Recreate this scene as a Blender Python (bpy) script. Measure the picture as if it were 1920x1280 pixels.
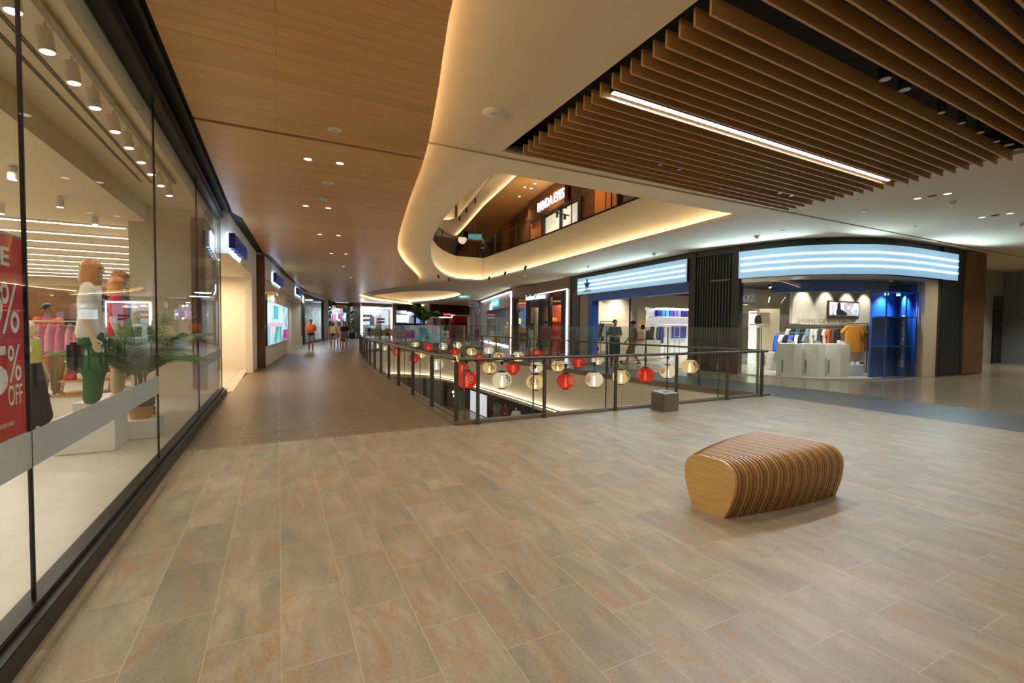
import bpy, bmesh, math, random
from mathutils import Vector, Matrix, Quaternion
random.seed(7)
for o in list(bpy.data.objects): bpy.data.objects.remove(o)
SC = bpy.context.scene
COL = SC.collection
PI = math.pi

# ------------------------------------------------------------------ camera
# World axes follow the building grid: x across the mall, y down the mall, z up.
EYE = Vector((0, 0, 1.5)); FPX = 860.0
PITCH = math.atan(29 / FPX); ROLL = .0078; YAW = math.radians(27)
def _cam_axes():
    f = Vector((0, math.cos(PITCH), -math.sin(PITCH))); r0 = Vector((1, 0, 0)); u0 = Vector((0, math.sin(PITCH), math.cos(PITCH)))
    r = r0 * math.cos(ROLL) + u0 * math.sin(ROLL); u = -r0 * math.sin(ROLL) + u0 * math.cos(ROLL)
    m = Matrix.Rotation(-YAW, 3, 'Z')
    return m @ r, m @ u, m @ f
CR, CU, CF = _cam_axes()
cam_data = bpy.data.cameras.new('camera'); cam = bpy.data.objects.new('camera', cam_data); COL.objects.link(cam)
cam_data.sensor_width = 36; cam_data.lens = FPX / 1920 * 36; cam_data.clip_start = .05; cam_data.clip_end = 400
cam.matrix_world = Matrix(((CR.x, CU.x, -CF.x, EYE.x), (CR.y, CU.y, -CF.y, EYE.y), (CR.z, CU.z, -CF.z, EYE.z), (0, 0, 0, 1)))
SC.camera = cam

# ------------------------------------------------------------------ world, exposure
SC.view_settings.view_transform = 'Standard'; SC.view_settings.look = 'None'
SC.view_settings.gamma = 1.0; SC.view_settings.use_curve_mapping = False
SC.view_settings.exposure = 0.22
w = bpy.data.worlds.new('world'); SC.world = w; w.use_nodes = True
w.node_tree.nodes['Background'].inputs[0].default_value = (1.0, .84, .62, 1)
w.node_tree.nodes['Background'].inputs[1].default_value = .17
cy = SC.cycles
cy.max_bounces = 7; cy.diffuse_bounces = 4; cy.glossy_bounces = 4; cy.transparent_max_bounces = 24; cy.transmission_bounces = 6
cy.caustics_reflective = False; cy.caustics_refractive = False; cy.sample_clamp_indirect = 4; cy.blur_glossy = 1.0
cy.use_denoising = True

# ------------------------------------------------------------------ sight lines: where a ray of the photograph meets a plane of the building
def ray(px, py): return CF + CR * ((px - 960) / FPX) - CU * ((py - 640) / FPX)
def at_z(px, py, z=0.0):
    d = ray(px, py); return EYE + d * ((z - EYE.z) / d.z)
def at_y(px, py, y):
    d = ray(px, py); return EYE + d * (y / d.y)
def at_x(px, py, x):
    d = ray(px, py); return EYE + d * (x / d.x)
def at_d(px, py, dist):
    d = ray(px, py); h = math.hypot(d.x, d.y); k = d.x * math.sin(YAW) + d.y * math.cos(YAW)
    return EYE + d * (dist / k)
def at_curve(curve, px, py):
    d = ray(px, py); best = None
    for (ax, ay), (bx, by) in zip(curve, curve[1:]):
        ex, ey = bx - ax, by - ay
        det = d.x * (-ey) - (-ex) * d.y
        if abs(det) < 1e-9: continue
        t = (ax * (-ey) - (-ex) * ay) / det; s = (d.x * ay - d.y * ax) / det
        if -1e-4 <= s <= 1.0001 and t > 0 and (best is None or t < best): best = t
    if best is None:   # run the end pieces of the line on a little
        for (ax, ay), (bx, by) in ((curve[1], curve[0]), (curve[-2], curve[-1])):
            ex, ey = bx - ax, by - ay; det = d.x * (-ey) + ex * d.y
            if abs(det) < 1e-9: continue
            t = (-ax * ey + ex * ay) / det; s = (d.x * ay - d.y * ax) / det
            if s > 1 and t > 0 and (best is None or t < best): best = t
    if best is None: raise ValueError(f'no hit {px} {py}')
    return EYE + d * best

# ------------------------------------------------------------------ light sources, of the place and added
def lamp(kind, name, loc, energy, color, size=.1, to=None, spot=None, blend=.6, size_y=None):
    L = bpy.data.lights.new(name, kind); L.energy = energy; L.color = color
    if kind == 'AREA':
        L.size = size
        if size_y: L.shape = 'RECTANGLE'; L.size_y = size_y
    else: L.shadow_soft_size = size
    if kind == 'SPOT': L.spot_size = spot or 1.6; L.spot_blend = blend
    o = bpy.data.objects.new(name, L); COL.objects.link(o); o.location = loc
    if to is not None: o.rotation_euler = (Vector(to) - Vector(loc)).to_track_quat('-Z', 'Y').to_euler()
    return o
WARM = (1.0, .77, .49); NEUT = (1.0, .93, .82); COOL = (.86, .93, 1.0); BLUE = (.55, .78, 1.0)

# ------------------------------------------------------------------ materials
def lin(c):
    return tuple(((v / 255) / 12.92 if v <= 10 else (((v / 255) + .055) / 1.055) ** 2.4) for v in c)
class NT:
    def __init__(s, name):
        s.m = bpy.data.materials.new(name); s.m.use_nodes = True; s.t = s.m.node_tree; s.n = s.t.nodes; s.b = s.n['Principled BSDF']; s.out = s.n['Material Output']
    def add(s, typ, **kw):
        n = s.n.new(typ)
        for k, v in kw.items(): setattr(n, k, v)
        return n
    def link(s, a, b): s.t.links.new(a, b)
    def coord(s, scale=(1, 1, 1), rot=(0, 0, 0), kind='Object'):
        c = s.add('ShaderNodeTexCoord'); m = s.add('ShaderNodeMapping'); s.link(c.outputs[kind], m.inputs[0])
        m.inputs['Scale'].default_value = scale; m.inputs['Rotation'].default_value = rot; return m.outputs[0]
    def noise(s, vec, scale, detail=4, rough=.55, dist=0):
        n = s.add('ShaderNodeTexNoise'); s.link(vec, n.inputs['Vector']); n.inputs['Scale'].default_value = scale
        n.inputs['Detail'].default_value = detail; n.inputs['Roughness'].default_value = rough; n.inputs['Distortion'].default_value = dist; return n.outputs['Fac']
    def ramp(s, fac, stops):
        r = s.add('ShaderNodeValToRGB'); s.link(fac, r.inputs[0]); e = r.color_ramp.elements
        while len(e) < len(stops): e.new(.5)
        for k, (p, c) in zip(e, stops): k.position = p; k.color = (*c, 1)
        return r.outputs[0]
    def mix(s, fac, a, b, mode='MIX'):
        n = s.add('ShaderNodeMix', data_type='RGBA', blend_type=mode)
        for sock, v in ((n.inputs[0], fac), (n.inputs[6], a), (n.inputs[7], b)):
            if hasattr(v, 'links'): s.link(v, sock)
            else: sock.default_value = v if not isinstance(v, tuple) else (*v, 1)
        return n.outputs[2]
    def bump(s, h, strength=.2, dist=.02):
        b = s.add('ShaderNodeBump'); b.inputs['Strength'].default_value = strength; b.inputs['Distance'].default_value = dist
        s.link(h, b.inputs['Height']); s.link(b.outputs[0], s.b.inputs['Normal'])
def simple(name, c, rough=.5, metal=0.0, var=.06, scale=6, spec=.5, bump=0):
    """plain coloured surface with a faint noise variation"""
    k = NT(name); v = k.coord(); f = k.noise(v, scale, 3)
    c = lin(c); lo = tuple(x * (1 - var) for x in c); hi = tuple(min(1, x * (1 + var)) for x in c)
    k.link(k.ramp(f, [(.3, lo), (.7, hi)]), k.b.inputs['Base Color'])
    k.b.inputs['Roughness'].default_value = rough; k.b.inputs['Metallic'].default_value = metal; k.b.inputs['Specular IOR Level'].default_value = spec
    if bump: k.bump(k.noise(v, scale * 8, 2), bump, .01)
    return k.m
def glow(name, c, strength, base=(20, 20, 20)):
    k = NT(name); k.b.inputs['Base Color'].default_value = (*lin(base), 1)
    k.b.inputs['Emission Color'].default_value = (*c, 1); k.b.inputs['Emission Strength'].default_value = strength; return k.m
def glassmat(name, tint=(.93, .97, .95), refl=1.0, ior=1.5, rough=0.0, haze=0.0):
    k = NT(name); k.n.remove(k.b)
    t = k.add('ShaderNodeBsdfTransparent'); t.inputs[0].default_value = (*tint, 1)
    g = k.add('ShaderNodeBsdfGlossy'); g.inputs['Roughness'].default_value = rough
    f = k.add('ShaderNodeLayerWeight'); f.inputs[0].default_value = .5
    pw = k.add('ShaderNodeMath', operation='POWER'); k.link(f.outputs['Facing'], pw.inputs[0]); pw.inputs[1].default_value = 5
    mul = k.add('ShaderNodeMath', operation='MULTIPLY_ADD'); k.link(pw.outputs[0], mul.inputs[0]); mul.inputs[1].default_value = .5 * refl; mul.inputs[2].default_value = .038 * refl
    m = k.add('ShaderNodeMixShader'); k.link(mul.outputs[0], m.inputs[0]); k.link(t.outputs[0], m.inputs[1]); k.link(g.outputs[0], m.inputs[2])
    last = m.outputs[0]
    if haze:
        d = k.add('ShaderNodeBsdfDiffuse'); d.inputs[0].default_value = (.46, .50, .49, 1)
        m2 = k.add('ShaderNodeMixShader'); m2.inputs[0].default_value = haze; k.link(last, m2.inputs[1]); k.link(d.outputs[0], m2.inputs[2]); last = m2.outputs[0]
    k.link(last, k.out.inputs[0]); return k.m
def tiles(name, w_, h_, cols, grout, rot=0, rough=.4, rvar=.1, streak=None, streak_amt=.6, gw=.0025, bump=.15, offset=.5, tint_var=.25):
    """rectangular stone tiles laid in a running bond with veining"""
    k = NT(name); v = k.coord(rot=(0, 0, rot))
    b = k.add('ShaderNodeTexBrick', offset=offset, squash=1.0); k.link(v, b.inputs['Vector'])
    b.inputs['Scale'].default_value = 1; b.inputs['Brick Width'].default_value = w_; b.inputs['Row Height'].default_value = h_
    b.inputs['Mortar Size'].default_value = gw; b.inputs['Mortar Smooth'].default_value = .1; b.inputs['Bias'].default_value = 0
    b.inputs['Color1'].default_value = (0, 0, 0, 1); b.inputs['Color2'].default_value = (1, 1, 1, 1); b.inputs['Mortar'].default_value = (.5, .5, .5, 1)
    # every tile gets its own offset into the veining
    sep = k.add('ShaderNodeSeparateColor'); k.link(b.outputs['Color'], sep.inputs[0])
    add = k.add('ShaderNodeVectorMath', operation='ADD'); sc = k.add('ShaderNodeVectorMath', operation='SCALE')
    k.link(b.outputs['Color'], sc.inputs[0]); sc.inputs['Scale'].default_value = 7.3; k.link(v, add.inputs[0]); k.link(sc.outputs[0], add.inputs[1])
    mp = k.add('ShaderNodeMapping'); k.link(add.outputs[0], mp.inputs[0]); mp.inputs['Rotation'].default_value = (0, 0, .5); mp.inputs['Scale'].default_value = (1.0, 3.0, 1)
    n1 = k.noise(mp.outputs[0], 1.6, 5, .6, .8); base = k.ramp(n1, cols)
    if streak:
        n2 = k.noise(mp.outputs[0], 1.7, 8, .66, 1.6); mask = k.ramp(n2, [(.50, (0, 0, 0)), (.64, (1, 1, 1))]); n3 = k.noise(mp.outputs[0], 2.6, 8, .75, 2.0); base = k.mix(k.ramp(n3, [(.56, (0, 0, 0)), (.70, (.55, .55, .55))]), base, tuple(x * .55 for x in cols[0][1]))
        mm = k.add('ShaderNodeMath', operation='MULTIPLY'); k.link(mask, mm.inputs[0]); mm.inputs[1].default_value = streak_amt
        base = k.mix(mm.outputs[0], base, streak)
    fine = k.noise(v, 55, 3, .7); base = k.mix(.22, base, k.ramp(fine, [(.35, tuple(x * .55 for x in cols[0][1])), (.65, cols[-1][1])]))
    tv = k.ramp(sep.outputs[0], [(0, (1 - tint_var,) * 3), (1, (1, 1, 1))]); base = k.mix(1.0, base, tv, 'MULTIPLY')
    fin = k.mix(b.outputs['Fac'], base, grout); k.link(fin, k.b.inputs['Base Color'])
    rr = k.add('ShaderNodeMapRange'); k.link(fine, rr.inputs[0]); rr.inputs[3].default_value = rough - rvar; rr.inputs[4].default_value = rough + rvar
    k.link(rr.outputs[0], k.b.inputs['Roughness'])
    inv = k.add('ShaderNodeMath', operation='SUBTRACT'); inv.inputs[0].default_value = 1; k.link(b.outputs['Fac'], inv.inputs[1]); k.bump(inv.outputs[0], bump, .004)
    return k.m
def woodgrain(name, c0, c1, stretch=(.6, 14, 14), scale=3, rough=.4, lines=None, bump=.05):
    """timber with the grain along local x; lines = spacing of board joints along y"""
    k = NT(name); v = k.coord(stretch); f = k.noise(v, scale, 5, .6, .3)
    col = k.ramp(f, [(.32, lin(c0)), (.68, lin(c1))])
    v2 = k.coord((stretch[0] * .4, stretch[1] * 3, stretch[2] * 3)); f2 = k.noise(v2, scale, 2, .5)
    col = k.mix(.35, col, k.ramp(f2, [(.4, lin(c0)), (.6, lin(c1))]))
    if lines:
        wv = k.coord(); b = k.add('ShaderNodeTexBrick', offset=.37, squash=1.0); k.link(wv, b.inputs['Vector'])
        b.inputs['Scale'].default_value = 1; b.inputs['Brick Width'].default_value = lines[0]; b.inputs['Row Height'].default_value = lines[1]; b.inputs['Mortar Size'].default_value = lines[2]
        b.inputs['Color1'].default_value = (.86, .86, .86, 1); b.inputs['Color2'].default_value = (1, 1, 1, 1); b.inputs['Mortar'].default_value = (.35, .3, .25, 1); b.inputs['Mortar Smooth'].default_value = .3
        col = k.mix(1.0, col, b.outputs['Color'], 'MULTIPLY')
    k.link(col, k.b.inputs['Base Color']); k.b.inputs['Roughness'].default_value = rough
    k.bump(f2, bump, .01); return k.m
def picture(name, stops, scale, strength, kind='noise', rot=0):
    """a lit screen or print filled with blotches of colour"""
    k = NT(name); v = k.coord(rot=(rot, 0, 0))
    if kind == 'voronoi':
        n = k.add('ShaderNodeTexVoronoi'); k.link(v, n.inputs['Vector']); n.inputs['Scale'].default_value = scale
        s = k.add('ShaderNodeSeparateColor'); k.link(n.outputs['Color'], s.inputs[0]); f = s.outputs[0]
    elif kind == 'wave':
        n = k.add('ShaderNodeTexWave'); k.link(v, n.inputs['Vector']); n.inputs['Scale'].default_value = scale; n.inputs['Distortion'].default_value = 1.5; f = n.outputs['Fac']
    else: f = k.noise(v, scale, 5, .6, .6)
    c = k.ramp(f, [(p, lin(x)) for p, x in stops]); k.link(c, k.b.inputs['Base Color'])
    if strength: k.link(c, k.b.inputs['Emission Color']); k.b.inputs['Emission Strength'].default_value = strength
    k.b.inputs['Roughness'].default_value = .5; return k.m

MT = {}
MT['stone'] = tiles('stone_tile', .62, .31, [(.28, lin((122, 114, 100))), (.5, lin((148, 136, 116))), (.72, lin((172, 158, 134)))], lin((172, 162, 142)), rot=PI / 2, rough=.42, streak=lin((154, 114, 72)), streak_amt=.65, tint_var=.10, gw=.0018)
MT['corr_tile'] = tiles('corridor_tile', .9, .22, [(.2, lin((104, 86, 65))), (.8, lin((124, 104, 80)))], lin((176, 160, 130)), rot=0, rough=.36, rvar=.05, tint_var=.15, bump=.06, gw=.004)
MT['band_tile'] = tiles('grey_band_tile', .9, .3, [(.2, lin((80, 84, 82))), (.8, lin((100, 103, 100)))], lin((118, 120, 116)), rough=.36, tint_var=.15)
MT['gloss_tile'] = tiles('polished_tile', .9, .45, [(.2, lin((148, 134, 112))), (.8, lin((172, 156, 130)))], lin((150, 136, 112)), rough=.16, rvar=.04, tint_var=.12, bump=.03)
MT['store_floor'] = tiles('pale_store_floor', 1.2, .6, [(.2, lin((186, 178, 164))), (.8, lin((204, 197, 184)))], lin((180, 172, 158)), rough=.35, tint_var=.06)
MT['shop_floor'] = tiles('light_shop_floor', 1.2, .6, [(.2, lin((190, 186, 176))), (.8, lin((212, 208, 198)))], lin((185, 180, 170)), rough=.2, tint_var=.06)
MT['white_ceiling'] = simple('painted_white_ceiling', (220, 205, 176), .85, var=.015)
MT['wood_ceiling'] = woodgrain('oak_ceiling_boards', (212, 164, 102), (228, 183, 120), (.35, 9, 9), 3, .36, lines=(2.6, .155, .0022), bump=.05)
MT['black'] = simple('matt_black', (16, 16, 16), .6)
MT['soft_black'] = simple('soft_black_paint', (32, 31, 30), .5)
MT['frame_dark'] = simple('dark_bronze_frame', (46, 42, 38), .4, .5)
MT['bronze'] = simple('bronze_steel', (112, 102, 86), .38, .35, .05)
MT['steel'] = simple('brushed_steel', (92, 84, 75), .36, .5, .05)
MT['steel_light'] = simple('pale_steel', (190, 190, 188), .3, .8, .04)
MT['slat'] = woodgrain('oak_slat', (174, 134, 82), (194, 154, 98), (.8, 16, 16), 3, .5)
MT['wall_white'] = simple('white_wall_paint', (222, 214, 200), .8, var=.02)
MT['wall_beige'] = simple('beige_wall', (206, 190, 164), .75, var=.03)
MT['wall_greige'] = simple('greige_wall', (150, 142, 128), .7, var=.04)
MT['wood_col'] = woodgrain('walnut_cladding', (92, 62, 40), (118, 82, 54), (10, 10, .5), 3, .5)
MT['plinth'] = simple('white_plinth_paint', (226, 222, 214), .5, var=.015)
MT['glass'] = glassmat('clear_glass', (.95, .975, .96), 1.0)
MT['glass_rail'] = glassmat('rail_glass', (.95, .97, .95), .85)
MT['frost'] = glassmat('frosted_strip', (.60, .64, .63), .25, 1.35, .3, .62)
MT['blue_glass'] = glassmat('blue_film_glass', (.10, .26, .60), .5)
MT['led_warm'] = glow('warm_cove_led', (1.0, .81, .52), 20)
MT['led_soft'] = glow('soft_cove_led', (1.0, .86, .64), 26)
MT['led_white'] = glow('white_led', (.97, .96, 1.0), 9)
MT['line_led'] = glow('line_lamp_diffuser', (1.0, .95, .87), 6)
MT['lamp_face'] = glow('lit_lamp_face', (1.0, .95, .86), 10)
MT['lamp_small'] = glow('downlight_face', (1.0, .92, .78), 1.8)
MT['adi_stripe'] = glow('sign_stripe_light', (.78, .95, 1.0), 2.0)
MT['sign_white'] = glow('white_sign_letter', (1, .98, .95), 1.5)
MT['steel_blue'] = simple('royal_blue_paint', (22, 82, 168), .4, var=.04)
MT['dark_clad'] = simple('dark_grey_cladding', (50, 50, 49), .5, .2)
MT['teal_slat'] = simple('dark_teal_slat', (34, 40, 40), .5)
MT['mannequin'] = simple('mannequin_cream', (214, 192, 160), .45, var=.02)
MT['hair_wig'] = woodgrain('copper_wig', (176, 108, 46), (206, 140, 72), (30, 30, 1), 2, .35)
MT['skin'] = simple('skin', (196, 142, 108), .55, var=.04)
MT['skin_tan'] = simple('tan_skin', (164, 108, 76), .55, var=.04)
MT['hair_dark'] = simple('dark_hair', (30, 22, 18), .5)
MT['leaf'] = simple('palm_leaf', (72, 114, 54), .5, var=.25, scale=9)
MT['basket'] = woodgrain('woven_basket', (176, 128, 70), (200, 152, 92), (30, 30, 30), 3, .7)
MT['bench_end'] = woodgrain('laminated_oak_end', (186, 146, 92), (208, 170, 112), (1.5, 1.5, 22), 2, .4)
MT['bench_a'] = woodgrain('oak_rib_light', (166, 128, 80), (190, 152, 100), (14, 14, 2), 3, .42)
MT['bench_b'] = woodgrain('oak_rib_mid', (148, 110, 66), (172, 134, 84), (14, 14, 2), 3, .42)
MT['bench_c'] = woodgrain('oak_rib_brown', (130, 94, 54), (158, 118, 72), (14, 14, 2), 3, .42)
def cloth(name, c, var=.08): return simple(name, c, .85, var=var, scale=14, spec=.2, bump=.15)
_cl = {}
def CL(c):
    k = tuple(c)
    if k not in _cl: _cl[k] = cloth('fabric_%02x%02x%02x' % k, k)
    return _cl[k]

# ------------------------------------------------------------------ mesh helpers
class MB:
    def __init__(s): s.v = []; s.f = []; s.mi = []; s.sm = []
    def _add(s, vs, fs, mi=0, smooth=False):
        o = len(s.v); s.v += [Vector(p) for p in vs]
        for f in fs: s.f.append([i + o for i in f]); s.mi.append(mi); s.sm.append(smooth)
        return s
    def box(s, lo, hi, mi=0, rot=0, piv=None):
        x0, y0, z0 = lo; x1, y1, z1 = hi
        vs = [(x0, y0, z0), (x1, y0, z0), (x1, y1, z0), (x0, y1, z0), (x0, y0, z1), (x1, y0, z1), (x1, y1, z1), (x0, y1, z1)]
        if rot:
            p = Vector(piv) if piv is not None else Vector(((x0 + x1) / 2, (y0 + y1) / 2, 0)); m = Matrix.Rotation(rot, 3, 'Z')
            vs = [m @ (Vector(q) - p) + p for q in vs]
        return s._add(vs, [(3, 2, 1, 0), (4, 5, 6, 7), (0, 1, 5, 4), (1, 2, 6, 5), (2, 3, 7, 6), (3, 0, 4, 7)], mi)
    def beam(s, a, b, w_, h_, mi=0, z0=None):
        """box of width w_ and height h_ (hanging from z up) along the line a-b"""
        a, b = Vector(a), Vector(b); d = (b - a).normalized(); n = d.cross(Vector((0, 0, 1)))
        if n.length < 1e-6: n = Vector((1, 0, 0))
        n = n.normalized() * (w_ / 2); u = n.cross(d).normalized() * (h_ / 2)
        vs = [a - n - u, a + n - u, a + n + u, a - n + u, b - n - u, b + n - u, b + n + u, b - n + u]
        return s._add(vs, [(3, 2, 1, 0), (4, 5, 6, 7), (0, 1, 5, 4), (1, 2, 6, 5), (2, 3, 7, 6), (3, 0, 4, 7)], mi)
    def prism(s, pts, z0, z1, mi=0, smooth=False):
        n = len(pts); vs = [(p[0], p[1], z0) for p in pts] + [(p[0], p[1], z1) for p in pts]
        ar = sum(pts[i][0] * pts[(i + 1) % n][1] - pts[(i + 1) % n][0] * pts[i][1] for i in range(n))
        fs = [tuple(range(n))[::-1], tuple(range(n, 2 * n))] + [(i, (i + 1) % n, n + (i + 1) % n, n + i) for i in range(n)]
        if ar < 0: fs = [f[::-1] for f in fs]
        return s._add(vs, fs, mi, smooth)
    def rings(s, rs, caps=True, mi=0, smooth=True, closed=True):
        n = len(rs[0]); vs = [p for r in rs for p in r]; fs = []
        for i in range(len(rs) - 1):
            for j in range(n if closed else n - 1):
                k = (j + 1) % n; fs.append((i * n + j, i * n + k, (i + 1) * n + k, (i + 1) * n + j))
        if caps and closed: fs += [tuple(range(n))[::-1], tuple(range((len(rs) - 1) * n, len(rs) * n))]
        return s._add(vs, fs, mi, smooth)
    def tube(s, path, r, seg=8, mi=0, caps=True):
        P = [Vector(p) for p in path]; rr = r if isinstance(r, (list, tuple)) else [r] * len(P); out = []; prev = None
        for i, p in enumerate(P):
            d = ((P[min(i + 1, len(P) - 1)] - P[max(i - 1, 0)])).normalized()
            if prev is None:
                a = Vector((0, 0, 1)) if abs(d.z) < .9 else Vector((1, 0, 0)); n = d.cross(a).normalized()
            else: n = (prev - d * prev.dot(d)).normalized()
            prev = n; b = d.cross(n)
            out.append([p + (n * math.cos(t) + b * math.sin(t)) * rr[i] for t in (2 * PI * j / seg for j in range(seg))])
        return s.rings(out, caps, mi)
    def lathe(s, prof, c=(0, 0, 0), seg=24, mi=0, smooth=True, caps=True):
        return s.rings([[(c[0] + r * math.cos(t), c[1] + r * math.sin(t), c[2] + z) for t in (2 * PI * j / seg for j in range(seg))] for r, z in prof], caps, mi, smooth)
    def ball(s, c, r, seg=14, mi=0):
        r = r if isinstance(r, (tuple, list)) else (r, r, r); n = seg // 2
        return s.rings([[(c[0] + r[0] * max(.02, math.sin(PI * i / n)) * math.cos(t), c[1] + r[1] * max(.02, math.sin(PI * i / n)) * math.sin(t), c[2] - r[2] * math.cos(PI * i / n)) for t in (2 * PI * j / seg for j in range(seg))] for i in range(n + 1)], True, mi)
    def sheet(s, grid, mi=0, smooth=True, thick=0):
        """grid of points (rows) as a surface; with thick it becomes a closed slab along the local normal"""
        R_, C_ = len(grid), len(grid[0])
        if not thick:
            vs = [p for r in grid for p in r]; fs = [(i * C_ + j, i * C_ + j + 1, (i + 1) * C_ + j + 1, (i + 1) * C_ + j) for i in range(R_ - 1) for j in range(C_ - 1)]
            return s._add(vs, fs, mi, smooth)
        G_ = [[Vector(p) for p in r] for r in grid]; T = []
        for i in range(R_):
            row = []
            for j in range(C_):
                a = G_[min(i + 1, R_ - 1)][j] - G_[max(i - 1, 0)][j]; b = G_[i][min(j + 1, C_ - 1)] - G_[i][max(j - 1, 0)]
                n = a.cross(b); row.append(G_[i][j] + (n.normalized() if n.length > 1e-9 else Vector((0, 0, 1))) * thick)
            T.append(row)
        vs = [p for r in G_ for p in r] + [p for r in T for p in r]; o = R_ * C_; fs = []
        for i in range(R_ - 1):
            for j in range(C_ - 1):
                a, b, c, d = i * C_ + j, i * C_ + j + 1, (i + 1) * C_ + j + 1, (i + 1) * C_ + j
                fs += [(a, b, c, d), (o + d, o + c, o + b, o + a)]
        for i in range(R_ - 1):
            a, d = i * C_, (i + 1) * C_; fs.append((a, d, o + d, o + a)); a, d = i * C_ + C_ - 1, (i + 1) * C_ + C_ - 1; fs.append((d, a, o + a, o + d))
        for j in range(C_ - 1):
            fs.append((j + 1, j, o + j, o + j + 1)); q = (R_ - 1) * C_; fs.append((q + j, q + j + 1, o + q + j + 1, o + q + j))
        return s._add(vs, fs, mi, smooth)
WM = {}
def wm(o): return WM.get(o.name, Matrix.Identity(4))
def link(o, parent):
    COL.objects.link(o)
    if parent is not None:
        o.parent = parent; WM[o.name] = wm(parent)
    return o
def obj(name, mb, mats, parent=None, bevel=0, sharp=40):
    me = bpy.data.meshes.new(name); inv = wm(parent).inverted() if parent is not None else Matrix.Identity(4)
    me.from_pydata([inv @ v for v in mb.v], [], mb.f)
    for m in (mats if isinstance(mats, (list, tuple)) else [mats]): me.materials.append(MT[m] if isinstance(m, str) else m)
    me.polygons.foreach_set('material_index', mb.mi); me.polygons.foreach_set('use_smooth', mb.sm)
    bm = bmesh.new(); bm.from_mesh(me); bmesh.ops.recalc_face_normals(bm, faces=bm.faces)
    if bevel: bmesh.ops.bevel(bm, geom=[e for e in bm.edges if len(e.link_faces) == 2 and e.calc_face_angle(0) > .6], offset=bevel, segments=2, affect='EDGES', clamp_overlap=True)
    bm.to_mesh(me); bm.free()
    if any(mb.sm): me.set_sharp_from_angle(angle=math.radians(sharp))
    o = bpy.data.objects.new(name, me); return link(o, parent)
def tag(o, label, cat, group=None, kind=None):
    o['label'] = label; o['category'] = cat
    if group: o['group'] = group
    if kind: o['kind'] = kind
    return o
def thing(name, label, cat, loc=(0, 0, 0), rotz=0, group=None):
    o = bpy.data.objects.new(name, None); COL.objects.link(o); o.empty_display_size = .1
    o.location = loc; o.rotation_euler = (0, 0, rotz); WM[o.name] = Matrix.Translation(Vector(loc)) @ Matrix.Rotation(rotz, 4, 'Z')
    return tag(o, label, cat, group)
def dup(root, loc, rotz=None, label=None, group=None, cat=None):
    def cp(o, par):
        c = o.copy(); COL.objects.link(c)
        if par is not None: c.parent = par
        for ch in o.children: cp(ch, c)
        return c
    r = cp(root, None); r.location = loc
    if rotz is not None: r.rotation_euler = (0, 0, rotz)
    if label: r['label'] = label
    if group: r['group'] = group
    if cat: r['category'] = cat
    WM[r.name] = Matrix.Translation(Vector(loc)) @ Matrix.Rotation(r.rotation_euler.z, 4, 'Z')
    return r
def struct(name, mb, mats, parent=None, bevel=0, sharp=40):
    o = obj(name, mb, mats, parent, bevel, sharp)
    if parent is None: o['kind'] = 'structure'
    return o
def part(o, label): o['label'] = label; return o
def text_mb(txt, p0, p1, height, depth=.01, bold=0, fit=True, font=None):
    """letters standing upright on the line p0-p1, as a mesh builder"""
    cu = bpy.data.curves.new('lettering', 'FONT'); cu.body = txt; cu.size = 1; cu.extrude = .02; cu.resolution_u = 3; cu.offset = bold
    t = bpy.data.objects.new('lettering', cu); COL.objects.link(t)
    me = bpy.data.meshes.new_from_object(t.evaluated_get(bpy.context.evaluated_depsgraph_get()))
    bpy.data.objects.remove(t); bpy.data.curves.remove(cu)
    mb = MB()
    if not me.vertices: return mb
    xs = [v.co.x for v in me.vertices]; ys = [v.co.y for v in me.vertices]
    x0, x1, y0, y1 = min(xs), max(xs), min(ys), max(ys); p0, p1 = Vector(p0), Vector(p1); d = p1 - p0; L = d.length; e = d.normalized()
    up = Vector((0, 0, 1)) if abs(e.z) < .5 else None
    if up is None: up = Vector(height[1]); height = height[0]
    n = e.cross(up).normalized(); ky = height / (y1 - y0); kx = L / (x1 - x0) if fit else ky
    vs = [p0 + e * ((v.co.x - x0) * kx) + up * ((v.co.y - y0) * ky) + n * (depth if v.co.z > 0 else 0) for v in me.vertices]
    mb._add(vs, [tuple(p.vertices) for p in me.polygons]); bpy.data.meshes.remove(me); return mb
def interp(tab, x):
    if x <= tab[0][0]: return tab[0][1]
    for (a, va), (b, vb) in zip(tab, tab[1:]):
        if x <= b: return va + (vb - va) * (x - a) / (b - a)
    return tab[-1][1]
def smooth_tab(pts, n=6):
    """Catmull-Rom through (y, x) knots, returned as a finer table"""
    out = []
    for i in range(len(pts) - 1):
        p0 = pts[max(i - 1, 0)]; p1 = pts[i]; p2 = pts[i + 1]; p3 = pts[min(i + 2, len(pts) - 1)]
        for k in range(n):
            t = k / n; out.append(tuple(.5 * ((2 * p1[c]) + (-p0[c] + p2[c]) * t + (2 * p0[c] - 5 * p1[c] + 4 * p2[c] - p3[c]) * t * t + (-p0[c] + 3 * p1[c] - 3 * p2[c] + p3[c]) * t ** 3) for c in (0, 1)))
    out.append(tuple(pts[-1])); return out

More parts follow.
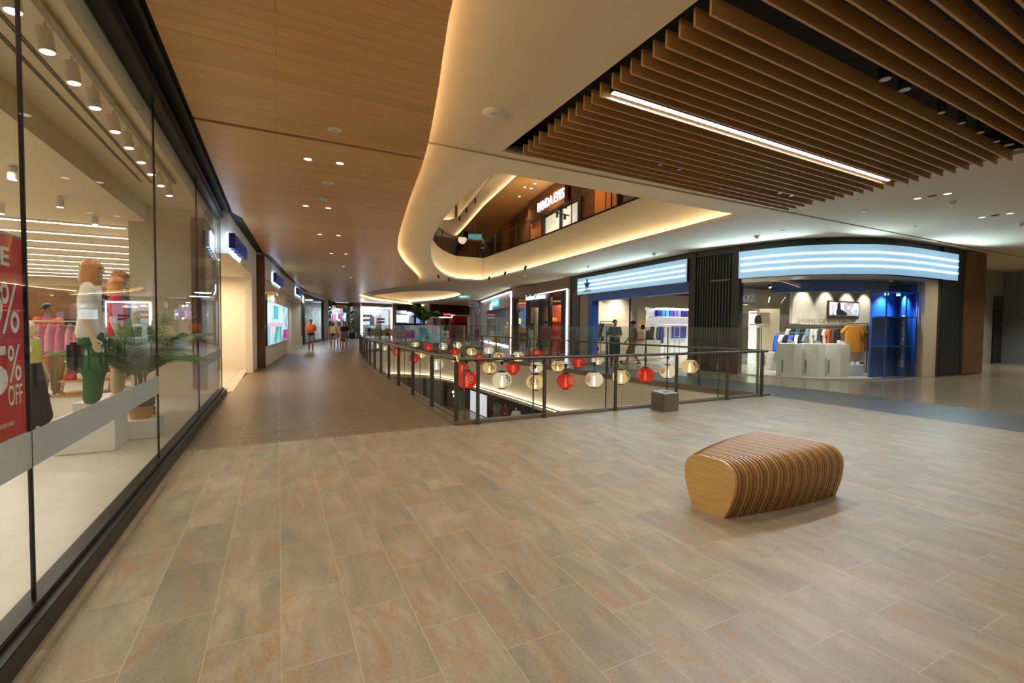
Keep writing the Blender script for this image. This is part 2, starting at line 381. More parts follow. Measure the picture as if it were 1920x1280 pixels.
# ------------------------------------------------------------------ light of the place (lamps behind the downlights, tracks and shop fittings, plus added fill lamps)
for x, y, e in ((.9, 1.0, 95), (.9, 4.0, 125), (.8, 7.3, 70), (.8, 10.2, 70), (1.3, 13.2, 70), (1.8, 16.5, 70), (2.4, 20, 70), (3.2, 24.5, 70), (3.6, 29, 70), (4.6, 34, 70), (6, 40, 70)):
    lamp('SPOT', 'downlight_and_fill_beam', (x, y, 3.84), e, WARM, .06, to=(x, y, 0), spot=2.3, blend=.8)
for x, y, e in ((2.4, 1.2, 105), (2.4, 5.2, 60), (5.5, 2.6, 85), (7.4, 2.6, 85), (9.2, 2.6, 85), (5.5, 5.4, 60), (8.6, 5.4, 60), (11.5, 4.4, 70), (14.7, 4.4, 70), (11.5, 1.0, 80), (15, 1, 110), (18.6, 5.2, 150), (22, 4.5, 150), (26, 6, 480), (20, 0, 120), (6, -1.5, 125), (1, -2.5, 125), (11, 10, 60), (11, 14, 60), (11, 18, 60), (11, 23, 60)):
    lamp('SPOT', 'downlight_and_fill_beam', (x, y, 3.95), e, NEUT, .06, to=(x, y, 0), spot=2.2, blend=.8)  # those towards the right-hand recess are added fill, without a fitting
lamp('AREA', 'slat_lamp_beam', (6.3, 4.09, 4.03), 150, COOL, .05, to=(6.3, 4.09, 0), size_y=6.0).rotation_euler = (0, 0, PI / 2)
for y in (4.2, 4.7, 5.2, 5.7, 6.3, 6.8, 7.33, 7.85, 8.42, 9.0, 2.8, 1.5):
    lamp('SPOT', 'store_track_beam', (-1.50, y, 3.52), 50, NEUT, .04, to=(-1.9, y, 0), spot=1.9, blend=.8)
for y in (3, 8, 13, 18, 23):
    lamp('AREA', 'store_line_beam', (-7, y, 3.44), 230, NEUT, 8, to=(-7, y, 0), size_y=.3)
for x, y, e in ((12.0, 17.5, 60), (13.0, 21.5, 60), (13.6, 26, 60), (11.6, 28, 25)):
    lamp('SPOT', 'upper_beam', (x, y, 9.2), e * 6, WARM, .08, to=(x, y, 5), spot=2.4, blend=.8)
lamp('SPOT', 'upper_wall_beam', (11.5, 20, 7.5), 420, WARM, .3, to=(14, 24, 8), spot=2.2, blend=1)
for x, y in ((12.2, 24), (11.8, 33)): lamp('SPOT', 'lower_beam', (x, y, -1.8), 110, NEUT, .06, to=(x + .6, y, -5.4), spot=2.2, blend=.8)
def lw_guess(y): return -.42 + (y - 18.2) * .092
# shop lighting, with added fill lamps close behind the glass
for x, y in ((14.25, 22.5), (14.45, 25.0), (14.6, 27.2)): lamp('SPOT', 'window_beam', (x, y, 3.3), 75, NEUT, .05, to=(x + .2, y + .2, 1), spot=2.2, blend=.8)  # added to brighten the brown shop's window, no fitting modelled
for x, y, e in ((13.75, 8.9, 90), (14.5, 8.0, 90), (15.6, 7.55, 90)): lamp('SPOT', 'window_beam', (x, y, 2.55), e, NEUT, .05, to=(x + .9, y + 1.5, .6), spot=2.0, blend=.8)  # added front light for the plinths, no fitting modelled
for x in (16.6, 17.6): lamp('SPOT', 'added_cabinet_fill', (x, 7.15, 2.55), 140, (.72, .85, 1), .05, to=(x, 7.9, 1.0), spot=1.9, blend=.8)  # added to brighten the blue cabinet from the glass side
for x, y, e in ((15.0, 17.2, 90), (15.6, 18.0, 90), (17.5, 15.5, 160), (18.0, 12.2, 200), (20.5, 12.0, 160), (22.5, 11.5, 160), (15.2, 9.6, 150), (17.0, 9.0, 150), (19.0, 9.2, 120), (15.0, 12.5, 120), (22, 16, 150)):
    lamp('SPOT', 'shop_beam', (x, y, 3.3), e * 1.9, NEUT, .06, to=(x, y + .8, 0), spot=2.1, blend=.8)
for x in (14.6, 15.6): lamp('SPOT', 'wall_washer', (x, 18.1, 3.3), 70, WARM, .04, to=(x, 18.8, 1.9), spot=1.0, blend=.3)
lamp('SPOT', 'wall_washer', (17.4, 19.4, 3.3), 70, WARM, .04, to=(17.2, 20.1, 1.9), spot=1.0, blend=.3)
for x, y in ((19.0, 10.4), (20.6, 10.4), (22.2, 10.4), (23.6, 10.4)): lamp('SPOT', 'wall_washer', (x, y, 3.3), 90, NEUT, .04, to=(x, 11.3, 2.2), spot=1.3, blend=.5)
for x, y, e, c in ((15.6, 21.8, 60, (1, .62, .38)), (16.2, 25.0, 60, (1, .75, .5)), (15.9, 27.5, 40, (.6, .8, 1)), (16.3, 32, 80, (.80, .86, 1)), (16.6, 37, 80, (.8, .86, 1))):
    lamp('AREA', 'shop_panel_beam', (x, y, 3.38), e, c, .6, to=(x, y, 0))
for y in (12.6, 14.4, 16.2): lamp('AREA', 'recess_beam', (-1.9, y, 2.92), 60, WARM, .35, to=(-1.9, y, 0))
for y, e in ((20, 32), (22, 32), (25.5, 32), (27.5, 32)): lamp('AREA', 'recess_beam', (lw_guess(y) - .5, y, 3.01), e * 1.8, WARM, .3, to=(lw_guess(y) - .5, y, 0))
for x, y, e, c in ((2.0, 36, 90, COOL), (3.0, 41, 90, COOL), (5.5, 53, 160, BLUE), (10, 55, 200, BLUE), (14, 56, 160, BLUE), (20, 58, 140, NEUT), (25, 60, 120, NEUT)):
    lamp('AREA', 'shop_panel_beam', (x, y, 3.5), e, c, 1.2, to=(x, y, 0))
for a, b, e in (((13.45, 18.6, 3.5), (12.75, 12.2, 3.5), 110), ((12.8, 10.9, 3.5), (13.7, 7.9, 3.5), 85), ((13.8, 7.5, 3.5), (19.8, 6.55, 3.5), 150)):
    m = Vector(a).lerp(Vector(b), .5); dv = Vector(b) - Vector(a); n = Vector((dv.y, -dv.x, 0)).normalized()
    lamp('AREA', 'striped_sign_glow', m + n * .28, e * .8, (.55, .83, 1.0), .7, size_y=dv.length).rotation_euler = Matrix((dv.normalized().cross(-n), dv.normalized(), -n)).transposed().to_euler()

# ================================================================== PLAN CURVES (y -> x along the mall)
S_EDGE = smooth_tab([(-4, .75), (1.5, .95), (3.27, 1.16), (4.47, 1.44), (6.34, 1.85), (8.56, 2.21), (11.5, 2.72), (13.4, 3.10), (15.4, 3.59), (17.9, 4.44), (20.4, 5.42), (22.6, 6.25), (24.5, 6.75), (26.6, 6.93), (30.1, 6.34), (34, 5.85), (37.5, 5.8), (40.5, 6.2), (45, 8), (50, 11.5), (55, 15.2), (62, 20)], 6)
LW = [(-1.08, -6), (-1.08, 11.6), (-.95, 11.62), (-.64, 17.78), (-.42, 18.2), (-.2, 20.3), (.25, 25), (.75, 29.2), (1.3, 33.4), (1.85, 37.8), (2.8, 42.2), (3.9, 46.7), (4.6, 49)]
RW = [(24.5, 62), (21.01, 52.04), (18.08, 41.96), (15.98, 34.32), (14.44, 28.4), (13.84, 20.62), (13.31, 15.2), (12.97, 11.76), (12.98, 10.9), (13.15, 10.01), (13.37, 9.04), (13.69, 8.27), (14.36, 7.61), (15.27, 7.12), (16.3, 6.93), (17.31, 6.88), (20.11, 6.85), (21.6, 6.83)]
FV_L = [(6.55, 2.45), (9.5, 2.55), (12.7, 2.70), (15.7, 2.88), (18.7, 3.12), (22.2, 3.52), (26.2, 4.05), (28, 4.7), (29, 6.2)]
FV_R = [(6.55, 9.65), (10, 9.22), (14, 9.02), (18, 9.05), (22, 8.95), (25, 8.75), (27.5, 8.1), (29, 6.2)]
WOODZ, CEILZ = 3.88, 4.12
def lw_x(y):
    return interp(sorted((b, a) for a, b in LW), y)
def rw_x(y):
    return interp(sorted((b, a) for a, b in RW[:8]), y) if y > 11.76 else 30
def frange(a, b, st):
    n = max(1, round((b - a) / st)); return [a + (b - a) * i / n for i in range(n + 1)]
def strips(mb, ys, fl, fr, z, th=0, mi=0, up=True):
    """horizontal slab between two curves, th thick below (floors) or above (ceilings)"""
    z2 = z - th if up else z + th
    L = [(fl(y), y) for y in ys]; R_ = [(fr(y), y) for y in ys]
    keep = [i for i in range(len(ys)) if True]
    n = len(ys); vs = [(x, y, z) for x, y in L] + [(x, y, z) for x, y in R_] + [(x, y, z2) for x, y in L] + [(x, y, z2) for x, y in R_]
    fs = []
    for i in range(n - 1):
        fs += [(i, n + i, n + i + 1, i + 1), (2 * n + i, 2 * n + i + 1, 3 * n + i + 1, 3 * n + i), (i, i + 1, 2 * n + i + 1, 2 * n + i), (n + i, 3 * n + i, 3 * n + i + 1, n + i + 1)]
    fs += [(0, 2 * n, 3 * n, n), (n - 1, 2 * n - 1, 4 * n - 1, 3 * n - 1)]
    return mb._add(vs, fs, mi)
def offset_loop(pts, d):
    """shift a closed plan outline outwards by d (counter-clockwise outline)"""
    n = len(pts); out = []
    for i in range(n):
        a, b, c = Vector(pts[i - 1]), Vector(pts[i]), Vector(pts[(i + 1) % n])
        e1 = (b - a).normalized(); e2 = (c - b).normalized(); n1 = Vector((e1.y, -e1.x)); n2 = Vector((e2.y, -e2.x)); m = (n1 + n2).normalized()
        k = d / max(.4, m.dot(n1)); out.append((b.x + m.x * k, b.y + m.y * k))
    return out
def wall_loop(mb, inner, outer, z0, z1, mi=0, smooth=False):
    """closed upright wall between two outlines with the same number of points"""
    n = len(inner); rs = [[(*p, z) for p in q] for q, z in ((inner, z0), (inner, z1), (outer, z1), (outer, z0), (inner, z0))]
    vs = [p for r in rs[:4] for p in r]; fs = []
    for k in range(4):
        for i in range(n):
            j = (i + 1) % n; a, b = k * n, ((k + 1) % 4) * n; fs.append((a + i, a + j, b + j, b + i))
    return mb._add(vs, fs, mi, smooth)
def curve_wall(mb, pts, z0, z1, th, mi=0, smooth=False):
    """upright wall along an open plan line, th thick to the right of its direction"""
    n = len(pts); nn = []
    for i in range(n):
        a, c = Vector(pts[max(i - 1, 0)]), Vector(pts[min(i + 1, n - 1)]); e = (c - a).normalized(); nn.append((pts[i][0] + e.y * th, pts[i][1] - e.x * th))
    rings = [[(*p, z0), (*p, z1), (*q, z1), (*q, z0)] for p, q in zip(pts, nn)]
    return mb.rings(rings, True, mi, smooth)
def sub_curve(curve, px0, px1, step=.4, py=611):
    """points of a plan line between two sight lines"""
    a, b = at_curve(curve, px0, py), at_curve(curve, px1, py)
    def par(p):
        best = None; acc = 0
        for (ax, ay), (bx, by) in zip(curve, curve[1:]):
            e = Vector((bx - ax, by - ay)); L = e.length; t = max(0, min(1, (Vector((p.x - ax, p.y - ay)).dot(e)) / (L * L))); q = Vector((ax, ay)) + e * t
            dd = (q - Vector((p.x, p.y))).length
            if best is None or dd < best[0]: best = (dd, acc + t * L)
            acc += L
        return best[1]
    def pt(s):
        for (ax, ay), (bx, by) in zip(curve, curve[1:]):
            L = math.hypot(bx - ax, by - ay)
            if s <= L: return (ax + (bx - ax) * s / L, ay + (by - ay) * s / L)
            s -= L
        return curve[-1]
    s0, s1 = par(a), par(b); return [pt(s) for s in frange(s0, s1, step)]
def shift(pts, d):
    """open plan line moved d to the right of its direction"""
    n = len(pts); out = []
    for i in range(n):
        a, c = Vector(pts[max(i - 1, 0)]), Vector(pts[min(i + 1, n - 1)]); e = (c - a).normalized(); out.append((pts[i][0] + e.y * d, pts[i][1] - e.x * d))
    return out
fvl = lambda y: interp(FV_L, y)
fvr = lambda y: interp(FV_R, y)
sx = lambda y: interp(S_EDGE, y)

# ================================================================== FLOORS
mb = MB(); mb.box((-1.08, -5, -.12), (9.7, 6.5, 0)); struct('floor', mb, 'stone')
mb = MB(); strips(mb, [6.5, 6.55], lambda y: -1.08, lambda y: 9.7, 0, .12); strips(mb, frange(6.55, 29, .6), lambda y: lw_x(y) - .1, fvl, 0, .12); strips(mb, frange(29, 64, 1.5), lambda y: lw_x(y) - .1, lambda y: 13 + max(0, (y - 40) * .4), 0, .12)
struct('floor_corridor', mb, 'corr_tile')
mb = MB(); mb.box((9.7, -5, -.12), (11.75, 6.55, 0)); strips(mb, frange(6.55, 29, .6), fvr, lambda y: interp([(6.5, 11.75), (10, 11.2), (29, 10.8)], y), 0, .12); struct('floor_band', mb, 'band_tile')
mb = MB(); mb.box((11.75, -5, -.12), (31, 6.55, 0)); strips(mb, frange(6.55, 29, .6), lambda y: interp([(6.5, 11.75), (10, 11.2), (29, 10.8)], y), lambda y: 31, 0, .12); strips(mb, frange(29, 64, 1.5), lambda y: 13 + max(0, (y - 40) * .4), lambda y: 40, 0, .12)
struct('floor_concourse', mb, 'gloss_tile')
mb = MB(); mb.box((-13, -5, -.1), (-1.14, 28, .015)); struct('floor_store', mb, 'store_floor')

# ================================================================== CEILINGS
mb = MB(); strips(mb, frange(-4, 6.46, .5), lambda y: -.855, sx, WOODZ, .06, up=False)
strips(mb, frange(6.54, 64, .5), lambda y: lw_x(y) + .225, sx, WOODZ, .06, up=False); struct('ceiling_wood', mb, 'wood_ceiling')
mb = MB(); strips(mb, [6.44, 6.56], lambda y: -.9, sx, WOODZ + .05, .03, up=False); struct('ceiling_joint', mb, 'frame_dark')
UV_N, UV_F = 7.2, 24.9
UVL = smooth_tab([(7.2, 3.34), (9, 3.40), (11, 3.67), (13.17, 4.10), (15.7, 4.78), (18.2, 5.6), (20.8, 6.62), (23.2, 7.85), (24.9, 9.22)], 5)
UVR = [(7.2, 9.62), (9, 9.74), (11.5, 9.87), (15, 10.15), (18.4, 10.42), (21.5, 10.55), (24.9, 10.66)]
uvl = lambda y: interp(UVL, y)
uvr = lambda y: interp(UVR, y)
SPX0, SPX1, SPY1 = 3.02, 9.85, 6.3
E2C, E2A, E2B = (11.2, 44.0), 3.6, 10.5      # the second, oval void further down the mall
e2 = lambda y: E2A * math.sqrt(max(0, 1 - ((y - E2C[1]) / E2B) ** 2))
CT = .10
rgt = lambda y: 33 if y < 7 else 33
mb = MB(); wl = lambda y: sx(y) - .34
strips(mb, frange(-4, SPY1, .5), wl, lambda y: SPX0, CEILZ, CT, up=False); mb.box((SPX1, -4, CEILZ), (33, SPY1, CEILZ + CT)); mb.box((SPX0, -4, CEILZ), (SPX1, -1.2, CEILZ + CT))
strips(mb, [SPY1, 6.46], wl, lambda y: 33, CEILZ, CT, up=False); strips(mb, [6.54, UV_N], wl, lambda y: 33, CEILZ, CT, up=False)
yy = frange(UV_N, UV_F, .35); strips(mb, yy, wl, uvl, CEILZ, CT, up=False); strips(mb, yy, uvr, lambda y: 33, CEILZ, CT, up=False)
strips(mb, frange(UV_F, E2C[1] - E2B, .5), wl, lambda y: 33, CEILZ, CT, up=False)
yy = [E2C[1] - E2B * math.cos(PI * i / 40) for i in range(41)]
strips(mb, yy, wl, lambda y: max(E2C[0] - e2(y), wl(y) + .45), CEILZ, CT, up=False); strips(mb, yy, lambda y: max(E2C[0] + e2(y), wl(y) + .5), lambda y: 40, CEILZ, CT, up=False)
strips(mb, frange(E2C[1] + E2B, 64, .8), wl, lambda y: 40, CEILZ, CT, up=False)
struct('ceiling', mb, 'white_ceiling')
mb = MB(); mb.box((sx(6.5) - .3, 6.42, CEILZ + .05), (33, 6.58, CEILZ + .09)); struct('ceiling_groove', mb, 'frame_dark')
# cove along the S-shaped edge: the white ceiling runs back over the timber, a light strip lies on the timber's upper side
mb = MB(); pts = [(sx(y) - .30, y) for y in frange(-4, 63, .5)]; curve_wall(mb, pts, WOODZ + .06, CEILZ + .02, .03); struct('trim_1', mb, 'white_ceiling')
mb = MB(); yy = frange(-3, 62, .4); mb.sheet([[(sx(y) - .17, y, WOODZ + .065), (sx(y) - .13, y, WOODZ + .085)] for y in yy], thick=.01, smooth=False)
tag(obj('cove_light_strip', mb, 'led_warm'), 'long warm light strip hidden in the curved cove between timber and white ceilings', 'light strip')
# recess above the slats
mb = MB(); mb.box((SPX0 - .02, -1.25, 4.50), (SPX1 + .02, SPY1 + .02, 4.54)); mb.box((SPX0 - .04, -1.25, CEILZ + CT), (SPX0, SPY1, 4.5)); mb.box((SPX1, -1.25, CEILZ + CT), (SPX1 + .04, SPY1, 4.5)); mb.box((SPX0, SPY1, CEILZ + CT), (SPX1, SPY1 + .04, 4.5)); mb.box((SPX0, -1.25, CEILZ + CT), (SPX1, -1.21, 4.5))
struct('ceiling_recess', mb, 'black')
mb = MB(); mb.box((SPX0, SPY1 - .16, CEILZ - .005), (SPX1 - .1, SPY1 - .02, CEILZ + .05)); mb.box((SPX0, SPY1 - .13, CEILZ - .02), (SPX1 - .1, SPY1 - .10, CEILZ)); struct('trim_2', mb, 'bronze')

# ================================================================== THE VOID ABOVE
up_loop = [(uvr(y), y) for y in frange(UV_N, UV_F, 1.4)] + [(uvl(y), y) for y in frange(UV_N, UV_F, .7)][::-1]
o1 = offset_loop(up_loop, .20); o2 = offset_loop(up_loop, .34)
mb = MB(); wall_loop(mb, o1, o2, CEILZ + CT, 5.5, smooth=True); struct('wall_upper_parapet', mb, 'white_ceiling', sharp=20)
mb = MB(); q1 = offset_loop(up_loop, .05); q2 = offset_loop(up_loop, .09); wall_loop(mb, q1, q2, CEILZ + CT, CEILZ + CT + .02)
tag(obj('cove_light_strip', mb, 'led_warm'), 'warm light strip round the foot of the upper parapet', 'light strip')
mb = MB(); wall_loop(mb, offset_loop(up_loop, .17), offset_loop(up_loop, .36), 5.5, 5.56); struct('trim_3', mb, 'frame_dark')
el = [(E2C[0] + E2A * math.cos(t), E2C[1] + E2B * math.sin(t)) for t in (2 * PI * i / 48 for i in range(48))]
mb = MB(); wall_loop(mb, offset_loop(el, .2), offset_loop(el, .34), CEILZ + CT, 5.5, smooth=True); struct('wall_oval_parapet', mb, 'white_ceiling')
mb = MB(); wall_loop(mb, offset_loop(el, .05), offset_loop(el, .1), CEILZ + CT, CEILZ + CT + .03)
tag(obj('cove_light_strip', mb, 'led_warm'), 'warm light strip round the distant oval opening', 'light strip')
# upper storey: floor slab top, ceiling, rear wall
L2W = [(14.8, -2), (13.5, 8), (13.35, 14), (14.07, 22.08), (14.85, 27.3), (16.4, 34.3), (17.5, 39)]
mb = MB(); strips(mb, frange(UV_N, UV_F, .8), lambda y: uvr(y) + .34, lambda y: 20, 5.42, .1); mb.box((-2, UV_F + .3, 5.32), (20, 33, 5.42)); strips(mb, frange(UV_N, UV_F, .8), lambda y: -2, lambda y: uvl(y) - .36, 5.42, .1); mb.box((-2, 5, 5.32), (20, UV_N - .35, 5.42)); struct('floor_upper', mb, 'gloss_tile')
mb = MB(); curve_wall(mb, L2W, 5.42, 9.4, .2); struct('wall_upper_right', mb, 'wood_col')
C2A = [(10, 9.6), (16, 10.6), (21.93, 11.28), (27.96, 12.12), (35.3, 13.52), (40, 14.3)]; C2B = [(10, 8.6), (16, 9.35), (21.93, 10.16), (26.7, 11.03), (33.8, 12.21), (34.0, 11.3), (40, 11.0)]
mb = MB(); strips(mb, frange(5, 40, 1), lambda y: interp(C2A, y), lambda y: 20, 9.36, .06, up=False); struct('ceiling_upper_wood', mb, 'wood_ceiling')
mb = MB(); strips(mb, frange(5, 33.9, 1) + [34.0, 40], lambda y: interp(C2B, y), lambda y: interp(C2A, y) + .3, 9.55, .08, up=False); strips(mb, [34.0, 40], lambda y: -4, lambda y: interp(C2B, y), 9.55, .08, up=False); strips(mb, frange(5, 34, 1), lambda y: -4, lambda y: uvl(y) + .2, 9.55, .08, up=False); struct('ceiling_upper', mb, 'white_ceiling')
mb = MB(); mb.sheet([[(interp(C2A, y) + .14, y, 9.43), (interp(C2A, y) + .18, y, 9.45)] for y in frange(6, 39, 1)], thick=.01, smooth=False)
tag(obj('cove_light_strip', mb, 'led_warm'), 'warm light strip in the upper storey ceiling beside the timber boards', 'light strip')
mb = MB(); fas = [(interp(C2B, y) + .2, y) for y in frange(5, 33.8, 1)]; curve_wall(mb, fas, 9.63, 11.0, .12); mb.box((4, 34.1, 9.63), (12.3, 34.25, 11.0)); mb.box((-4, 5, 11.0), (20, 40, 11.1)); struct('wall_third_parapet', mb, 'white_ceiling')
mb = MB(); mb.sheet([[(interp(C2B, y) + .05, y, 9.635), (interp(C2B, y) + .09, y, 9.65)] for y in frange(5, 33.8, 1)], thick=.01, smooth=False); mb.box((6, 34.02, 9.635), (12.2, 34.06, 9.65))
tag(obj('cove_light_strip', mb, 'led_warm'), 'warm light strip at the foot of the topmost parapet', 'light strip')
mb = MB(); mb.box((-2.2, 5, 5.42), (-2, 40, 9.5)); mb.box((-2, 40, 5.42), (20, 40.2, 9.5)); struct('wall_upper_left', mb, 'wood_col')

# ================================================================== THE VOID BELOW
low = [(fvr(y), y) for y in frange(6.55, 28.9, .9)] + [(fvl(y), y) for y in frange(6.55, 28.9, .9)][::-1]
low_in = offset_loop(low, -.01)
mb = MB(); wall_loop(mb, offset_loop(low, .02), offset_loop(low, .16), -1.55, -.12, smooth=True); struct('wall_void', mb, 'wall_white', sharp=30)
mb = MB(); wall_loop(mb, offset_loop(low, -.14), offset_loop(low, .3), -1.72, -1.62); wall_loop(mb, offset_loop(low, -.14), offset_loop(low, -.11), -1.62, -1.59); struct('trim_4', mb, 'white_ceiling')
mb = MB(); wall_loop(mb, offset_loop(low, -.08), offset_loop(low, -.05), -1.615, -1.60)
tag(obj('cove_light_strip', mb, 'led_soft'), 'warm light strip along the bottom of the floor opening', 'light strip')
mb = MB(); wall_loop(mb, offset_loop(low, -.02), offset_loop(low, .10), -.12, .035); struct('trim_5', mb, 'bronze')
mb = MB(); mb.box((-6, 2, -5.5), (24, 40, -5.4)); struct('floor_lower', mb, 'gloss_tile')
mb = MB(); ci = [(9.7 + .5, y) for y in (5, 40)]; strips(mb, frange(6.55, 28.9, .9), lambda y: fvr(y) + .25, lambda y: 22, -1.72, .08, up=False); strips(mb, frange(6.55, 28.9, .9), lambda y: -6, lambda y: fvl(y) - .25, -1.72, .08, up=False); mb.box((-6, 29.2, -1.72), (22, 40, -1.64)); mb.box((-6, 2, -1.72), (22, 6.2, -1.64)); struct('ceiling_lower', mb, 'wood_ceiling')
mb = MB(); mb.box((14, 5, -5.4), (14.2, 29.0, -1.72)); struct('wall_lower_right', mb, 'soft_black'); mb = MB(); mb.box((-6, 39, -5.4), (24, 39.2, -1.72)); struct('wall_lower_end', mb, 'wall_greige')

# ================================================================== WALLS OF THE GROUND STOREY, LEFT SIDE
mb = MB(); curve_wall(mb, shift(LW[2:], -.02), 3.93, 4.0, .36); struct('trim_6', mb, 'black')                      # dark shadow gap under the timber ceiling
mb = MB(); mb.box((-1.20, -5, 3.93), (-.80, 11.62, 4.05)); mb.box((-.93, -5, 3.86), (-.90, 11.62, 3.93)); struct('ceiling_shadow_gap', mb, 'black')
mb = MB(); mb.box((-1.16, -5, 3.72), (-1.04, 11.6, 3.93)); mb.box((-1.05, -5, 3.78), (-1.01, 11.6, 3.80)); struct('trim_7', mb, 'frame_dark', bevel=.004)
mb = MB(); mb.box((-1.17, -5, 0), (-1.0, 11.6, .11)); mb.box((-1.11, -5, .11), (-1.05, 11.6, .135)); struct('baseboard_left', mb, 'frame_dark', bevel=.006)

# ================================================================== LEFT-HAND SHOPS
PANE_Y = [-4.8, -2.2, .4, 3.05, 5.72, 8.38, 11.55]
for i in range(6):
    a, b = PANE_Y[i] + .006, PANE_Y[i + 1] - .006
    mb = MB(); mb.box((-1.094, a, .12), (-1.082, b, 3.74)); p = struct(f'window_{i + 1}', mb, 'glass')
    mb = MB(); mb.box((-1.096, b, .12), (-1.080, b + .012, 3.74)); obj('joint_seal', mb, 'soft_black', p)
    if i not in (4,):
        mb = MB(); mb.box((-1.0805, a, .79), (-1.079, b, .97)); obj('frosted_band', mb, 'frost', p)
# store shell
mb = MB(); mb.box((-2.62, 11.56, 0), (-1.16, 11.72, 3.84)); mb.box((-2.62, 11.72, 0), (-2.50, 28, 3.52)); struct('wall_store_side', mb, 'wall_beige')
mb = MB(); mb.box((-1.60, 11.53, .12), (-1.36, 11.56, 3.7)); struct('trim_8', mb, 'wood_col')
mb = MB(); mb.box((-13, 27.9, 0), (-2.5, 28, 3.6)); mb.box((-13.1, -5, 0), (-13, 28, 3.6)); mb.box((-13, -5.1, 0), (-1.1, -5, 3.9)); struct('wall_store_back', mb, 'wall_beige')
mb = MB(); mb.box((-2.35, -5, 3.84), (-1.14, 11.6, 3.92)); mb.box((-13, -5, 3.52), (-2.40, 28, 3.6)); mb.box((-2.40, -5, 3.52), (-2.33, 11.56, 3.84)); mb.box((-1.24, -5, 3.50), (-1.18, 11.56, 3.84)); struct('ceiling_store', mb, 'white_ceiling')
for q, x in enumerate((-1.86, -2.0)):
    mb = MB(); mb.box((x - .018, 2.0, 3.832), (x - .006, 9.6, 3.841)); mb.box((x + .006, 2.0, 3.832), (x + .018, 9.6, 3.841)); tag(obj('air_slot', mb, 'soft_black'), ('twin slot air grille in the store ceiling nearer the window', 'twin slot air grille in the store ceiling further from the window')[q], 'air grille')
# second shop: header with sign, bare lit recess behind
def lw_px(a, b, st=.4): return sub_curve(LW, a, b, st)
SH2 = [(-.95, 11.72), (-.80, 14.6), (-.645, 17.70)]
mb = MB(); curve_wall(mb, SH2, 3.02, 3.93, -.18); curve_wall(mb, [(-.715, 16.2), (-.645, 17.70)], 0, 3.02, -.18); struct('wall_left', mb, 'wall_greige' if 0 else 'wall_white')
mb = MB(); mb.box((-2.3, 11.74, 0), (-2.2, 17.6, 3.03)); mb.box((-2.2, 17.5, 0), (-.85, 17.6, 3.03)); mb.prism([(-2.3, 11.74), (-1.06, 11.74), (-.78, 17.6), (-2.3, 17.6)], 3.03, 3.1); mb.box((-2.2, 11.74, 0), (-1.15, 11.8, 3.03)); struct('wall_left_recess', mb, 'wall_white')
mb = MB(); mb.box((-3.2, 11.74, -.05), (-.9, 17.5, .012)); struct('floor_recess', mb, 'shop_floor')
mb = MB(); mb.box((-.66, 17.76, 0), (-.40, 18.30, 3.84)); struct('column_timber', mb, 'wood_col', bevel=.01)
# third shop: two openings under one header
L3 = lw_px(498, 570, .5); L3a = lw_px(498, 534, .5); L3p = lw_px(534, 538.5, .3); L3b = lw_px(538.5, 570, .5)
mb = MB(); curve_wall(mb, L3, 3.02, 3.93, -.2); curve_wall(mb, L3p, 0, 3.02, -.3); struct('wall_left_header', mb, 'wall_white')
mb = MB(); curve_wall(mb, shift(L3a, -1.2), 0, 3.05, -.1); curve_wall(mb, shift(L3b, -.8), 0, 3.05, -.1); curve_wall(mb, shift(L3a, -.02), 0, .66, -.3)
a_, b_ = L3a[0], shift(L3, -1.3)
mb.prism(L3 + shift(L3, -1.35)[::-1], 3.03, 3.1); mb.box((-1.9, 18.32, 0), (-.46, 18.42, 3.03)); e_ = L3[-1]; mb.box((e_[0] - 1.2, e_[1] - .1, 0), (e_[0] - .2, e_[1], 3.03)); struct('wall_left_inner', mb, 'wall_white')
p_ = shift(lw_px(542.5, 544, .1), -.79); mb = MB(); curve_wall(mb, [p_[0], p_[-1]], 0, 3.03, .02); struct('door_1', mb, 'wall_greige')
# fourth shop: black framed glass front
L4 = lw_px(571, 608.5, .8)
mb = MB(); curve_wall(mb, [L4[0], L4[1]], 0, 3.8, -.15)
g = thing('framed_shop_window', 'tall black framed shop window behind the man in the orange shirt', 'shop window', (L4[0][0], L4[0][1], 0))
mb = MB(); curve_wall(mb, L4, 0, .14, -.14); curve_wall(mb, L4, 3.66, 3.84, -.14); q = sub_curve(L4, 571.2, 572.2, .1); curve_wall(mb, lw_px(571, 573, .3), .14, 3.66, -.14); curve_wall(mb, lw_px(606.8, 608.5, .5), .14, 3.66, -.14); obj('frame', mb, 'black', g)
mb = MB(); curve_wall(mb, shift(L4, -.06), .14, 3.66, -.02); obj('pane', mb, 'glass', g)
mb = MB(); q = shift(lw_px(600.5, 601.5, .2), .06); mb.tube([(*q[0], .8), (*q[0], 1.35)], .03); obj('door_handle', mb, 'steel_light', g)
mb = MB(); curve_wall(mb, shift(L4, -3.0), 0, 3.7, -.1); mb.prism(L4 + shift(L4, -3.0)[::-1], 3.66, 3.7); struct('wall_left_shop_back', mb, 'wall_greige')
L5 = lw_px(608.5, 616, .6); mb = MB(); curve_wall(mb, L5, 0, 3.9, -.3); struct('wall_left_end', mb, 'wall_greige')

